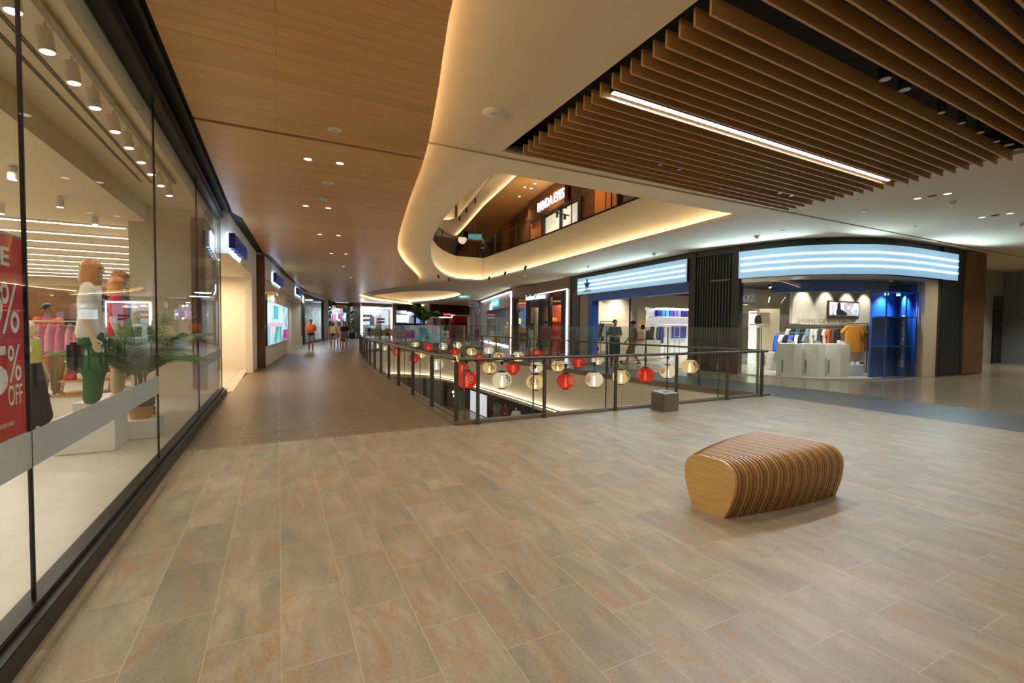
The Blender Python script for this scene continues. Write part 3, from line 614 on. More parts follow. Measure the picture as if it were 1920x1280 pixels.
# ================================================================== FAR END OF THE MALL
def fpt(px, dist): p = at_d(px, 611, dist); return (p.x, p.y)
FW = [fpt(613, 47), fpt(640, 49), fpt(665, 50), fpt(678, 49.5), fpt(735, 52), fpt(742, 53), fpt(790, 55), fpt(806, 56), fpt(845, 58), fpt(890, 62)]
def fw_px(a, b, st=.6): return sub_curve(FW, a, b, st)
FWR = FW[::-1]
def far_wall(mb, a, b, z0, z1, off=0, th=.2): curve_wall(mb, shift(fw_px(a, b), off), z0, z1, -th)
def pz(curve, px, py): return at_curve(curve, px, py).z
mb = MB(); far_wall(mb, 664, 678, 0, 4.0, .2, .4); far_wall(mb, 735, 742, 0, 4.0, .1, .4); struct('column_far', mb, 'wall_greige')
mb = MB(); far_wall(mb, 613, 664, 0, 4.1, -3.0); far_wall(mb, 678, 735, 0, 4.1, -2.5); far_wall(mb, 742, 790, 0, 4.1, -2.0); far_wall(mb, 790, 880, 0, 4.1, -2.5); struct('wall_end', mb, 'wall_white')
mb = MB(); far_wall(mb, 613, 664, 3.5, 4.1, 0); far_wall(mb, 678, 735, 3.55, 4.1, 0); far_wall(mb, 742, 790, 3.2, 4.1, 0); far_wall(mb, 806, 880, 2.9, 4.1, 0); struct('wall_end_header', mb, 'soft_black')
mb = MB(); mb.box((-30, 64, 0), (60, 64.2, 4.4)); struct('wall_end_backing', mb, 'wall_greige')

# ================================================================== RIGHT-HAND SHOPS
def rw_px(a, b, st=.4): return sub_curve(RW, a, b, st)
def rwall(mb, a, b, z0, z1, off=0, th=.25, mi=0, smooth=True): curve_wall(mb, shift(rw_px(a, b), off), z0, z1, -th, mi, smooth)
mb = MB(); rwall(mb, 1070, 1086, 0, 4.1, .02, .4); rwall(mb, 1292.5, 1304, 0, 4.1, .06, .3); rwall(mb, 1374, 1386, 0, 4.1, .06, .3); rwall(mb, 1086, 1790, 3.91, 4.1, .02, .3); struct('wall_right', mb, 'dark_clad', sharp=20)
mb = MB(); rwall(mb, 1304, 1374, 0, 4.0, -.06, .1)
pts = rw_px(1304, 1374, .105)
g = thing('slat_screen', 'dark vertical slat screen between the two striped light signs', 'wall panel', (*pts[0], 0)); obj('backing', mb, 'black', g)
for a_, b_ in zip(pts, pts[1:]):
    mb = MB(); m_ = ((a_[0] + b_[0]) / 2, (a_[1] + b_[1]) / 2); e_ = (Vector(b_) - Vector(a_)).normalized() * .03; q = shift([(m_[0] - e_.x, m_[1] - e_.y), (m_[0] + e_.x, m_[1] + e_.y)], .0); curve_wall(mb, q, 0, 3.86, -.06); obj('slat', mb, 'teal_slat', g)
p0, p1 = at_curve(shift(pts, .03), 1332, 527), at_curve(shift(pts, .03), 1369, 524)
mb = text_mb('IIIIIIIIIIIIIII' if 0 else '-----', p0, p1, .05, .02) if 0 else MB().beam(p0, p1, .03, .06); obj('name_strip', mb, 'steel', g)
# striped light boxes
def light_box(label, a, b, z0, z1, off):
    pl = shift(rw_px(a, b, .25), off); g = thing('light_box_sign', label, 'sign', (*pl[0], z0))
    mb = MB(); curve_wall(mb, shift(pl, -.01), z0 + .02, z1 - .02, -.16, smooth=True); obj('housing', mb, 'dark_clad', g)
    mb = MB(); curve_wall(mb, pl, z0, z1, -.01, smooth=True); obj('face', mb, MT['sign_face'], g, sharp=30)
    for k in range(3):
        zc = z0 + (z1 - z0) * (.27 + .23 * k); q = shift(pl, .012); q[0] = tuple(Vector(q[0]).lerp(Vector(q[1]), .3)); q[-1] = tuple(Vector(q[-1]).lerp(Vector(q[-2]), .3)); mb = MB(); mb.tube([(*p, zc) for p in q], .03, 8); obj('light_tube', mb, 'adi_stripe', g)
    return g, pl
MT['sign_face'] = glow('lit_blue_grey_sign_face', (.34, .60, .84), .50, (150, 190, 215))
ls1, lp1 = light_box('long straight light sign with three stripes and a small blue emblem at its far end', 1087, 1292, 3.10, 3.91, .16)
ls2, lp2 = light_box('curved light sign with three stripes wrapping round the corner store', 1387, 1779, 3.06, 3.90, .18)
# emblem and word at the far end of the straight sign
q0 = shift(lp1, .03)
def on_sign(px, py): return at_curve(q0, px, py)
a = on_sign(1094, 536); b = on_sign(1108, 536); ex = (b - a); W_ = ex.length; ex.normalize(); ctr = (a + b) / 2; nrm = ex.cross(Vector((0, 0, 1)))
mb = MB()
for ang, L_ in ((0, .42), (.80, .34), (-.80, .34)):
    d = Vector((math.sin(ang), math.cos(ang))); n2 = Vector((d.y, -d.x)); pts2 = []
    for t in frange(0, 1, .1):
        w_ = .075 * math.sin(PI * min(1, t * .92 + .08)) ** .8 * (1 if t < .98 else .3); pts2.append((t, w_))
    outl = [d * (L_ * t) + n2 * w_ for t, w_ in pts2] + [d * (L_ * t) - n2 * w_ for t, w_ in pts2[::-1]]
    vs = [ctr + ex * p.x + Vector((0, 0, p.y - .06)) for p in outl]; k = len(vs)
    mb._add(vs + [v + nrm * .02 for v in vs], [tuple(range(k)), tuple(range(k, 2 * k))[::-1]] + [(i, (i + 1) % k, k + (i + 1) % k, k + i) for i in range(k)])
for k, wd in enumerate((.17, .15, .11)):
    c = ctr + Vector((0, 0, -.10 - .045 * k)); mb.beam(c - ex * wd, c + ex * wd, .02, .022)
obj('emblem', mb, 'steel_blue', ls1)
p0 = on_sign(1094, 548); p1 = on_sign(1108, 546); p1.z = p0.z = 3.20; obj('word', text_mb('adidas', p0, p1, .10, .015), 'steel_blue', ls1)
# doorway of the first store half: blue portal
pl = rw_px(1104, 1292, .5); g = thing('blue_portal', 'royal blue portal framing the wide shop entrance under the straight light sign', 'door frame', (*pl[0], 0))
mb = MB(); curve_wall(mb, shift(pl, .05), 2.74, 3.08, -.35); obj('lintel', mb, 'steel_blue', g)
mb = MB(); curve_wall(mb, shift(rw_px(1104, 1112, .2), .05), 0, 2.74, -.35); obj('jamb', mb, 'steel_blue', g)
mb = MB(); rwall(mb, 1086, 1104, 0, 3.1, -.02, .3); struct('wall_right_return', mb, 'wall_greige')
# store shell behind both halves
AF = .012
front = rw_px(1104, 1745, .4)
mb = MB(); mb.prism(front + [(19.6, 8.7), (26, 8.7), (26, 22), (13.9, 22)], -.05, AF); struct('floor_shop', mb, 'shop_floor')
tile_wall = tiles('glazed_wall_tile', .30, .30, [(.2, lin((204, 192, 168))), (.8, lin((214, 202, 178)))], lin((168, 156, 134)), rough=.4, tint_var=.04, offset=0, gw=.006); MT['tile_wall'] = tile_wall
tile_wall.node_tree.nodes['Mapping'].inputs['Rotation'].default_value = (PI / 2, 0, 0)
mb = MB(); mb.box((13.75, 18.8, 0), (16.6, 19.0, 3.4)); mb.box((16.5, 18.8, 0), (16.62, 20.2, 3.4)); mb.box((16.6, 20.1, 0), (26, 20.3, 3.4)); struct('wall_shop_tiled', mb, 'tile_wall')
mb = MB(); mb.box((26, 8.75, 0), (26.2, 22, 3.5)); mb.box((20.2, 8.75, 0), (26.2, 8.9, 3.5)); mb.box((18.35, 11.3, 1.68), (25, 11.42, 3.25)); mb.box((20.5, 11.3, .4), (26, 11.42, 1.68)); mb.box((15.5, 13.0, 0), (16.2, 13.2, 2.3)); struct('wall_shop', mb, 'wall_white')
mb = MB(); mb.prism(shift(front, -.3) + [(19.6, 8.75), (26, 8.75), (26, 22), (13.9, 22)], 3.40, 3.5); struct('ceiling_shop', mb, 'black')
mb = MB(); mb.box((19.2, 14.6, 2.2), (26, 14.7, 3.4)); struct('wall_shop_bulkhead', mb, 'wall_greige')
# glazing under the curved sign
for i, (a, b) in enumerate(((1389, 1461), (1461, 1549), (1549, 1632), (1632, 1688), (1688, 1731.5))):
    mb = MB(); rwall(mb, a + .6, b - .6, .03, 2.95, -.05, .014); struct(f'window_{i + 7}', mb, 'glass')
mb = MB(); rwall(mb, 1388, 1745, 0, .03, -.01, .12); rwall(mb, 1388, 1745, 2.94, 3.06, -.01, .12); struct('trim_9', mb, 'steel_light')
mb = MB(); rwall(mb, 1440, 1640, 2.60, 2.94, -.35, .2); rwall(mb, 1640, 1735, 2.66, 2.94, -.40, .1); struct('trim_10', mb, 'steel_blue')
mb = MB(); rwall(mb, 1756.5, 1762, 0, 3.1, .06, .3); struct('column_steel', mb, 'steel'); mb = MB(); rwall(mb, 1757, 1801, 0, 4.1, .10, .4); struct('column_dark', mb, simple('blue_black_cladding', (32, 38, 42), .4)); mb = MB(); mb.box((20.12, 6.70, 0.03), (21.62, 7.9, 4.08)); struct('column_walnut', mb, 'wood_col')
mb = MB(); rwall(mb, 1732, 1757, 0, 3.06, .0, .2); struct('wall_shop_return', mb, 'wall_beige')
# recess beyond the walnut column
mb = MB(); mb.box((21.6, 8.5, 0), (29.4, 8.7, 4.1)); struct('wall_right_recess', mb, simple('grey_stone_panel', (150, 152, 142), .35, var=.08))
mb = MB(); mb.box((29.3, -5, 0), (29.5, 8.6, 4.1)); struct('wall_right_end', mb, simple('blue_grey_wall', (118, 126, 134), .5))
for k, (a, b) in enumerate(((26.2, 27.2), (28.3, 29.2))):
    mb = MB(); mb.box((a, 8.44, 0), (b, 8.5, 2.4)); dd = struct(f'door_{k + 2}', mb, simple('dark_lift_door', (44, 46, 48), .3, .4))
    mb = MB(); mb.box((a, 8.42, 2.4), (b, 8.5, 3.0)); obj('door_frame', mb, 'steel', dd)
# brown framed shop
bf = thing('brown_shopfront', 'brown metal shopfront outlined by a white light strip, black posts and dark fascia', 'shopfront', (*rw_px(966, 967, .1)[0], 0))
mb = MB(); rwall(mb, 963, 1070, 3.45, 4.1, .05, .3); rwall(mb, 1065.5, 1070, 0, 3.45, .05, .3); rwall(mb, 961, 963.5, 0, 3.45, .05, .3); obj('surround', mb, simple('brown_metal', (110, 92, 78), .4, .4), bf)
mb = MB(); pl = shift(rw_px(965, 1064.5, .4), .07); top = [(*p, interp([(0, 3.36), (1, 3.50)], i / (len(pl) - 1))) for i, p in enumerate(pl)]
mb.tube(top[len(top) // 2:], .022, 6); mb.tube([(*pl[-1], .02), (*pl[-1], 3.5)], .04, 6); obj('light_strip', mb, 'led_white', bf)
mb = MB(); mb.tube(top[:len(top) // 2 + 1], .022, 6); obj('edge_strip', mb, 'steel_light', bf)
for a, b in ((964, 968), (985.5, 991), (1008.5, 1015), (1026, 1031), (1051, 1057)):
    mb = MB(); rwall(mb, a, b, 0, 3.4, -.02, .14); obj('post', mb, 'black', bf)
mb = MB(); rwall(mb, 991, 1026, 2.66, 3.42, -.05, .1); obj('fascia', mb, simple('slate_fascia', (46, 46, 56), .5), bf)
q = shift(rw_px(985, 1028, .4), .02); p0 = at_curve(q, 987, 563); p1 = at_curve(q, 1023, 560); p1.z = p0.z + (p1.z - p0.z) * .3; hh = pz(q, 1005, 552) - pz(q, 1005, 562)
obj('shop_name', text_mb('leatherCavenue', p0, p1, hh, .05, .004), 'sign_white', bf)
for a, b in ((968, 985.5), (991, 1008.5), (1015, 1026), (1031, 1051), (1057, 1064)):
    mb = MB(); rwall(mb, a, b, 0.02, 2.66 if a in (991, 1015) else 3.4, -.09, .012); obj('pane', mb, 'glass', bf)
mb = MB(); mb.box((14.3, 20.6, 0), (19, 20.8, 3.5)); mb.box((18.4, 20.6, 0), (18.6, 29, 3.5)); mb.box((14.4, 28.6, 0), (18.6, 28.8, 3.5)); struct('wall_brown_shop', mb, simple('rust_orange_wall', (186, 84, 40), .7))
mb = MB(); mb.box((14.5, 20.6, 3.42), (18.6, 28.8, 3.5)); struct('ceiling_brown_shop', mb, 'dark_clad')
# pale corner shop with the white light line
mb = MB(); rwall(mb, 958, 961.5, 0, 4.1, .02, .3); rwall(mb, 905, 958, 2.9, 4.05, 0, .2); rwall(mb, 882, 890.5, 0, 4.05, .02, .5); rwall(mb, 890.5, 905, 0, 4.05, -.2, .3, ); struct('wall_right_far', mb, simple('lilac_white_wall', (196, 190, 196), .6, var=.02))
mb = MB(); rwall(mb, 878.5, 960, 3.95, 4.1, .06, .08); struct('trim_11', mb, 'soft_black')
mb = MB(); rwall(mb, 957.2, 958.8, 0, 3.92, .05, .04); pl = shift(rw_px(903, 958, .5), .04); mb.tube([(*p, 3.90) for p in pl], .03, 6); mb.tube([(*p, .05) for p in pl], .03, 6)
tag(obj('light_strip', mb, 'led_white'), 'white light line outlining the pale corner shop beside the brown shopfront', 'light strip')
mb = MB(); mb.box((17.6, 29, 0), (17.8, 41, 3.5)); mb.box((14.6, 28.85, 0), (17.8, 29.0, 3.5)); struct('wall_corner_shop', mb, simple('pale_blue_wall', (176, 182, 196), .6))
for a, b in ((905, 911), (911, 928), (928, 942), (942, 957)):
    mb = MB(); rwall(mb, a, b, .05, 2.9, -.05, .012); struct(f'window_{12 + a % 7}', mb, 'glass')

# ================================================================== CEILING FITTINGS
SLROT = math.radians(1.3)
sp = thing('slatted_ceiling_panel', 'panel of long oak slats hung in the black ceiling recess over the bench', 'ceiling panel', (SPX0, 2.5, 4.1))
ys = [6.04, 5.88, 5.71, 5.55, 5.30, 5.13, 4.96, 4.80, 4.63, 4.47, 4.31, 4.15, 3.94, 3.80, 3.64, 3.48, 3.32, 3.16, 3.0, 2.84, 2.68] + [2.37 - .155 * k for k in range(22)]
for y in ys:
    mb = MB(); x0 = SPX0 + .10 + max(0, y - 3) * .035; x1 = SPX1 - .10 - max(0, 5.6 - y) * .0; dy = math.tan(SLROT) * (x1 - x0)
    mb.beam((x0, y - .03, 4.09), (x1, min(y - .03 + dy, 6.2), 4.09), .022, .155); obj('slat', mb, 'slat', sp)
for y in (5.43, 4.05, 2.53):
    mb = MB(); mb.beam((SPX0 + .2, y, 4.30), (SPX1 - .2, y + .1, 4.30), .03, .03); obj('rail', mb, 'black', sp)
g = thing('linear_lamp', 'long white linear lamp set between the oak ceiling slats', 'lamp', (3.25, 4.04, 4.05)); a, b = Vector((3.25, 4.03, 4.055)), Vector((9.35, 4.165, 4.055))
mb = MB(); mb.beam(a + Vector((0, 0, .02)), b + Vector((0, 0, .02)), .066, .06); obj('housing', mb, 'black', g)
mb = MB(); mb.beam(a + Vector((.01, 0, -.014)), b + Vector((-.01, 0, -.014)), .05, .012); obj('diffuser', mb, 'led_white', g)
def can_spot(name, label, x, y, z, r=.045, h=.15, mat='black', face='lamp_small', tilt=(0, 0), group=None, stem=.05, cat='spotlight'):
    g = thing(name, label, cat, (x, y, z), 0, group)
    ax = Vector((math.sin(tilt[0]), math.sin(tilt[1]), -math.cos(math.hypot(*tilt)))).normalized()
    top = Vector((x, y, z + h * .75 + stem)); mid = Vector((x, y, z + h * .6)); a = mid - ax * h * .5; b = mid + ax * h * .5
    mb = MB(); mb.tube([a, b], r, 14); obj('housing', mb, mat, g)
    mb = MB(); mb.tube([mid, top], r * .22, 6); obj('stem', mb, mat, g)
    mb = MB(); mb.tube([b - ax * .002, b + ax * .004], r * .82, 12); obj('lens', mb, face, g); return g
for k, (x, y) in enumerate(((6.86, 2.56), (7.42, 2.57), (7.98, 2.58), (8.55, 2.60))):
    can_spot('track_spotlight', f"black track spotlight among the ceiling slats, {('nearest to', 'second from', 'third from', 'furthest of four from')[k]} the linear lamp's start", x, y, 3.99, .04, .16, group='track spotlights between the slats', face=MT['steel_light'], stem=.1)
for k, (x, y) in enumerate(((5.52, 2.52), (5.94, 2.53), (8.95, 2.60), (9.28, 2.61))):
    can_spot('ceiling_spotlight', ('larger black can light in the slat gap, first of the pair nearest the bench', 'larger black can light in the slat gap, second of the pair nearest the bench', 'larger black can light at the far end of the slat gap, inner one', 'larger black can light at the far end of the slat gap, outer one')[k], x, y, 4.02, .06, .16, face=MT['steel_light'], stem=.12, group='can lights between the slats')
for k, (x, y) in enumerate(((5.34, 5.44), (5.78, 5.45), (8.43, 5.50), (8.80, 5.50))):
    can_spot('ceiling_spotlight', ('small black can light between the rear slats, first of the pair over the railing', 'small black can light between the rear slats, second of the pair over the railing', 'small black can light between the rear slats, inner of the pair by the curved sign', 'small black can light between the rear slats, outer of the pair by the curved sign')[k], x, y, 4.03, .045, .12, face=MT['steel_light'], stem=.12, group='can lights between the slats')
def disc(name, label, cat, x, y, z, r, h, mat, group=None, dome=False, ring=None):
    g = thing(name, label, cat, (x, y, z), 0, group)
    mb = MB(); prof = [(r, 0), (r, -h * .5), (r * .85, -h)] if not dome else [(r, 0), (r, -h * .35), (r * .75, -h * .5), (r * .6, -h * .85), (r * .3, -h)]
    mb.lathe(prof, (x, y, z), 20); obj('cover', mb, mat, g)
    mb = MB(); mb.lathe([(r * (1.12 if ring else .25), -.001), (r * (1.12 if ring else .25), -(h * .45 if ring else h * 1.15))], (x, y, z), 16); obj('rim' if ring else 'centre', mb, ring or 'steel_light', g); return g
disc('ceiling_speaker', 'round white cover in the white ceiling beside the slatted panel', 'ceiling speaker', 2.37, 5.21, CEILZ, .13, .02, 'wall_white')
disc('ceiling_speaker', 'round pale cover in the timber ceiling just before the joint', 'ceiling speaker', .63, 6.05, WOODZ, .085, .016, 'wall_white')
disc('ceiling_speaker', 'round pale cover in the timber ceiling past the first pair of downlights', 'ceiling speaker', .76, 8.34, WOODZ, .10, .016, 'wall_white')
disc('smoke_detector', 'domed smoke detector on the timber ceiling', 'smoke detector', .79, 9.38, WOODZ, .075, .07, 'wall_white', dome=True)
def downlight(x, y, z, label, group, r=.055, mat='lamp_small'):
    return disc('downlight', label, 'downlight', x, y, z, r, .006, mat, group, ring='wall_white')
for k, (x, y) in enumerate(((.40, 7.31), (.83, 7.27), (.51, 10.19), (.93, 10.15), (1.0, 13.2), (1.45, 13.1), (1.6, 16.5), (2.05, 16.4), (2.4, 20), (3.3, 24.5))):
    downlight(x, y, WOODZ, f"recessed downlight in the timber ceiling, {['first', 'second', 'third', 'fourth', 'fifth', 'sixth', 'seventh', 'eighth', 'ninth', 'tenth'][k]} counted from the joint line", 'downlights in the timber ceiling')
for k, (x, y) in enumerate(((11.45, 4.60), (11.55, 4.17), (14.67, 4.66), (14.70, 4.21))):
    downlight(x, y, CEILZ, ('downlight in the white ceiling past the slats, first of the nearer pair', 'downlight in the white ceiling past the slats, second of the nearer pair', 'downlight in the white ceiling above the walnut column, first of the pair', 'downlight in the white ceiling above the walnut column, second of the pair')[k], 'downlights in the white ceiling', .06)
for k, (x, y) in enumerate(((11.49, 4.38), (14.65, 4.43))):
    mb = MB(); mb.lathe([(.07, 0), (.075, -.008), (.05, -.01)], (x, y, CEILZ), 18); tag(obj('ceiling_vent', mb, 'black'), ('round black ceiling vent between the nearer pair of downlights', 'round black ceiling vent between the further pair of downlights')[k], 'vent')
for k, (x, y) in enumerate(((12.29, 4.37), (12.17, 8.57), (16.24, 4.46), (11.9, 12.3), (12.0, 16.3), (11.4, 21))):
    disc('smoke_detector', ('domed smoke detector beside the nearer downlight pair past the slats', 'domed smoke detector on the ceiling before the curved sign', 'domed smoke detector at the far edge of the white ceiling by the walnut column', 'smoke detector on the ceiling before the dark slatted wall panel', 'smoke detector on the ceiling before the straight light sign', 'smoke detector on the ceiling before the brown shopfront')[k], 'smoke detector', x, y, CEILZ, .075, .08, 'wall_white', dome=True)
for k, (x, y) in enumerate(((12.08, 7.78), (14.52, 5.89), (11.62, 5.63))):
    disc('ceiling_sensor', ('flat round sensor on the ceiling before the curved sign', 'flat round sensor on the ceiling near the walnut column', 'small flat sensor on the ceiling just past the slatted panel')[k], 'sensor', x, y, CEILZ, .06, .012, 'wall_white')
for k, (px, py, dx, dy) in enumerate(((822, 518, .35, .1), (842, 524, .3, .3), (917, 521, -.3, .3), (947, 512.5, -.35, .1), (985, 502, -.35, .05), (724, 538, .3, .2), (722, 565, .3, -.2), (731, 568, .2, -.3))):
    p = at_z(px, py, CEILZ - .12); tl = Vector((p.x, p.y, CEILZ - .16))
    lab = ('first', 'second', 'third', 'fourth', 'fifth')[k] + ' small black spotlight round the nearer ceiling opening, counted from the S-shaped cove' if k < 5 else ('first', 'second', 'third')[k - 5] + ' small black spotlight round the distant oval opening'
    can_spot('black_spotlight', lab, p.x, p.y, CEILZ - .22, .05, .17, tilt=(dx * 1.4, dy), group='spotlights round the ceiling openings', stem=.07, face='black')

# ================================================================== THE BENCH
BL = Vector((3.115, 2.325, 0))
bench = thing('slatted_bench', 'low oak bench built of many thin curved ribs, tapering towards its near end', 'bench', (3.12, 2.44, 0))
def bench_profile(t):
    """closed section of rib at t (0 near end, 1 far end): (across, up)"""
    W_ = .44 + .38 * math.sin(PI / 2 * t ** .9); Hh = .435 + .035 * math.sin(PI * (.15 + .55 * t)); b = .085 - .03 * t
    rt = .14 + .02 * t; out = []
    k = [(b, 0), (W_ - b, 0)]
    side = []
    for i in range(9):
        s = i / 8; side.append((W_ - b * (1 - math.sin(PI / 2 * min(1, s * 1.05))) , (Hh - rt) * s))
    arc = [(W_ - rt + rt * math.cos(a_), Hh - rt + rt * math.sin(a_)) for a_ in frange(0, PI / 2, PI / 16)]
    right = side[:-1] + arc; left = [(W_ - x, z) for x, z in right[::-1]]
    return right + left
NR = 38; Lb = 1.365
fdir = Vector((1.0, -.05, 0)).normalized()
def bench_pt(t, a, z):
    o_ = BL + fdir * (Lb * t) + Vector((0, -.045 * math.sin(PI * t), 0)); ad = Vector((-.10 - .10 * t, 1, 0)).normalized(); return o_ + ad * (a - .0) + Vector((0, 0, z))
for i in range(NR):
    t0 = (i + .5) / NR - .011 / Lb; t1 = t0 + .022 / Lb
    if i == 0: t0 -= .004
    mb = MB(); pr = bench_profile((t0 + t1) / 2)
    if i not in (0, NR - 1):  # open ribs: outer outline and inner outline
        cx = sum(p[0] for p in pr) / len(pr); inn = [(cx + (x - cx) * .78, .03 + z * .82) for x, z in pr]
        R4 = [[bench_pt(t0, *p) for p in pr], [bench_pt(t1, *p) for p in pr], [bench_pt(t1, *p) for p in inn], [bench_pt(t0, *p) for p in inn]]
        n = len(pr); vs = [p for r in R4 for p in r]; mb._add(vs, [(k * n + j, k * n + (j + 1) % n, ((k + 1) % 4) * n + (j + 1) % n, ((k + 1) % 4) * n + j) for k in range(4) for j in range(n)], 0, True)
    else: mb.rings([[bench_pt(t0, *p) for p in pr], [bench_pt(t1, *p) for p in pr]], True, 0, True)
    r_ = obj('rib' if 0 < i < NR - 1 else 'end_panel', mb, 'bench_end' if i in (0, NR - 1) else ('bench_a', 'bench_b', 'bench_c')[(i * 7) % 3], bench, sharp=35)
mb = MB()
for a_ in (.16, .30): mb.tube([bench_pt(.01, a_, .2), bench_pt(.99, a_ + .06, .2)], .02, 8)
obj('tie_rod', mb, 'bench_b', bench)

# ================================================================== METAL CUBE
cube = thing('metal_cube_bin', 'bronze metal cube standing on the floor before the railing, pale plate on top', 'bin', (6.22, 6.08, 0))
mb = MB(); mb.box((6.04, 5.94, 0), (6.40, 6.26, .318)); obj('body', mb, 'bronze', cube, bevel=.006)
mb = MB(); mb._add([(6.05, 5.95, .318), (6.39, 5.95, .318), (6.39, 6.25, .318), (6.05, 6.25, .318), (6.05, 5.95, .322), (6.39, 5.95, .322), (6.39, 6.25, .345), (6.05, 6.25, .345)], [(3, 2, 1, 0), (4, 5, 6, 7), (0, 1, 5, 4), (1, 2, 6, 5), (2, 3, 7, 6), (3, 0, 4, 7)]); obj('top_plate', mb, simple('grey_plate', (150, 154, 152), .4), cube)
mb = MB(); mb.box((6.18, 6.06, .332), (6.28, 6.14, .3365)); obj('sticker', mb, 'steel', cube)

# ================================================================== RAILINGS
def railing(label, base_pts, out_sign, joints, post_idx=None, cant=.14, closed_end=False):
    """posts + handrail on the walkway side, tall glass on the void side. base_pts: post feet; glass line offset from them"""
    g = thing('glass_railing', label, 'railing', (*base_pts[0], 0))
    n = len(base_pts); glass = shift(base_pts, out_sign * .13); inn = shift(base_pts, out_sign * .13)
    for i, p in enumerate(base_pts):
        if post_idx and i not in post_idx: continue
        a, c = Vector(base_pts[max(0, i - 1)]), Vector(base_pts[min(n - 1, i + 1)]); e = (c - a).normalized(); nrm = Vector((e.y, -e.x)) * out_sign
        mb = MB(); P0, P1 = Vector(p), Vector(p) + nrm * .05
        mb.beam((*(P0), .0), (*(P0), .95), .05, .018)  # flat bar
        mb.beam((*(P0 + nrm * .02), .0), (*(P0 + nrm * .02), .95), .05, .018)
        po = obj('post', mb, 'steel', g, bevel=.002)
        mb = MB(); mb.tube([(*P0, .93), (*(P0 + nrm * .01), .965), (*(P0 + nrm * .0), .985)], .012, 6); obj('bracket', mb, 'steel', po); mb = MB(); mb.box((P0.x - .03, P0.y - .03, 0), (P0.x + .03, P0.y + .03, .012)); obj('foot_plate', mb, 'steel', po)
    hp = shift(base_pts, out_sign * -.01); mb = MB(); mb.tube([(*p, .99) for p in hp], .026, 10); obj('handrail', mb, 'steel', g)
    mb = MB(); curve_wall(mb, shift(base_pts, out_sign * .08), .0, .045, out_sign * .10); obj('base_channel', mb, 'bronze', g)
    return g, glass
def glass_panes(g, line, cuts, z0=.03, z1=1.5):
    """panes between the given distances along the line"""
    acc = [0]
    for p, q in zip(line, line[1:]): acc.append(acc[-1] + math.hypot(q[0] - p[0], q[1] - p[1]))
    def pt(s):
        for i in range(len(line) - 1):
            if s <= acc[i + 1] or i == len(line) - 2:
                k = (s - acc[i]) / (acc[i + 1] - acc[i]); return (line[i][0] + (line[i + 1][0] - line[i][0]) * k, line[i][1] + (line[i + 1][1] - line[i][1]) * k)
    for a, b in zip(cuts, cuts[1:]):
        mb = MB(); curve_wall(mb, [pt(a + .006), pt((a + b) / 2), pt(b - .006)], z0, z1, .015); p = obj('glass_pane', mb, 'glass_rail', g)
        mb = MB()
        for s in (a + .006, b - .006): q = pt(s); mb.beam((*q, z0), (*q, z1), .006, .016)
        q0, q1 = pt(a + .006), pt(b - .006); mb.beam((*q0, z1), (*q1, z1), .016, .005); obj('polished_edge', mb, 'glass_edge', p)
MT['glass_edge'] = simple('green_glass_edge', (70, 84, 78), .2)
LP = [(2.44, 6.62), (2.48, 8.0), (2.53, 9.5), (2.60, 11.08), (2.70, 12.66), (2.79, 14.19), (2.89, 15.73), (2.99, 17.23), (3.13, 18.73), (3.32, 20.5), (3.52, 22.24), (3.77, 24.29), (4.0, 26.21), (4.5, 27.8), (5.3, 28.7), (6.2, 29.1)]
LP = [(x - .03, y) for x, y in LP]
rl, gl = railing('long curving glass railing with steel posts along the tiled corridor', LP, 1, None)
L_ = 0; cuts = [-.0]
for p, q in zip(gl, gl[1:]): L_ += math.hypot(q[0] - p[0], q[1] - p[1]); cuts.append(L_ - .12)
glass_panes(rl, gl, cuts)
NP = [(2.70, 6.42), (3.88, 6.42), (5.36, 6.42), (6.83, 6.40), (8.30, 6.42), (9.44, 6.44)]
nlog = [(2.40, 6.44)] + NP + [(9.62, 6.46)]
rn, gn = railing('straight glass railing with steel posts facing the bench', nlog, -1, None, post_idx=range(1, 7))
glass_panes(rn, gn, [.12, 1.33, 2.83, 4.30, 5.77, 7.05, 7.2])
FP = [(9.72, 6.62)] + [(fvr(y) + .10, y) for y in (8.2, 9.9, 11.5, 13.1, 14.7, 16.3, 17.9, 19.5, 21.1, 22.7, 24.3, 25.9)] + [(7.9, 27.9), (6.9, 28.9), (6.2, 29.15)]
rf, gf = railing('glass railing along the grey concourse, behind the paper lanterns', FP, -1, None)
L_ = 0; cuts = [.02]
for p, q in zip(gf, gf[1:]): L_ += math.hypot(q[0] - p[0], q[1] - p[1]); cuts.append(L_ - .1)
glass_panes(rf, gf, cuts)

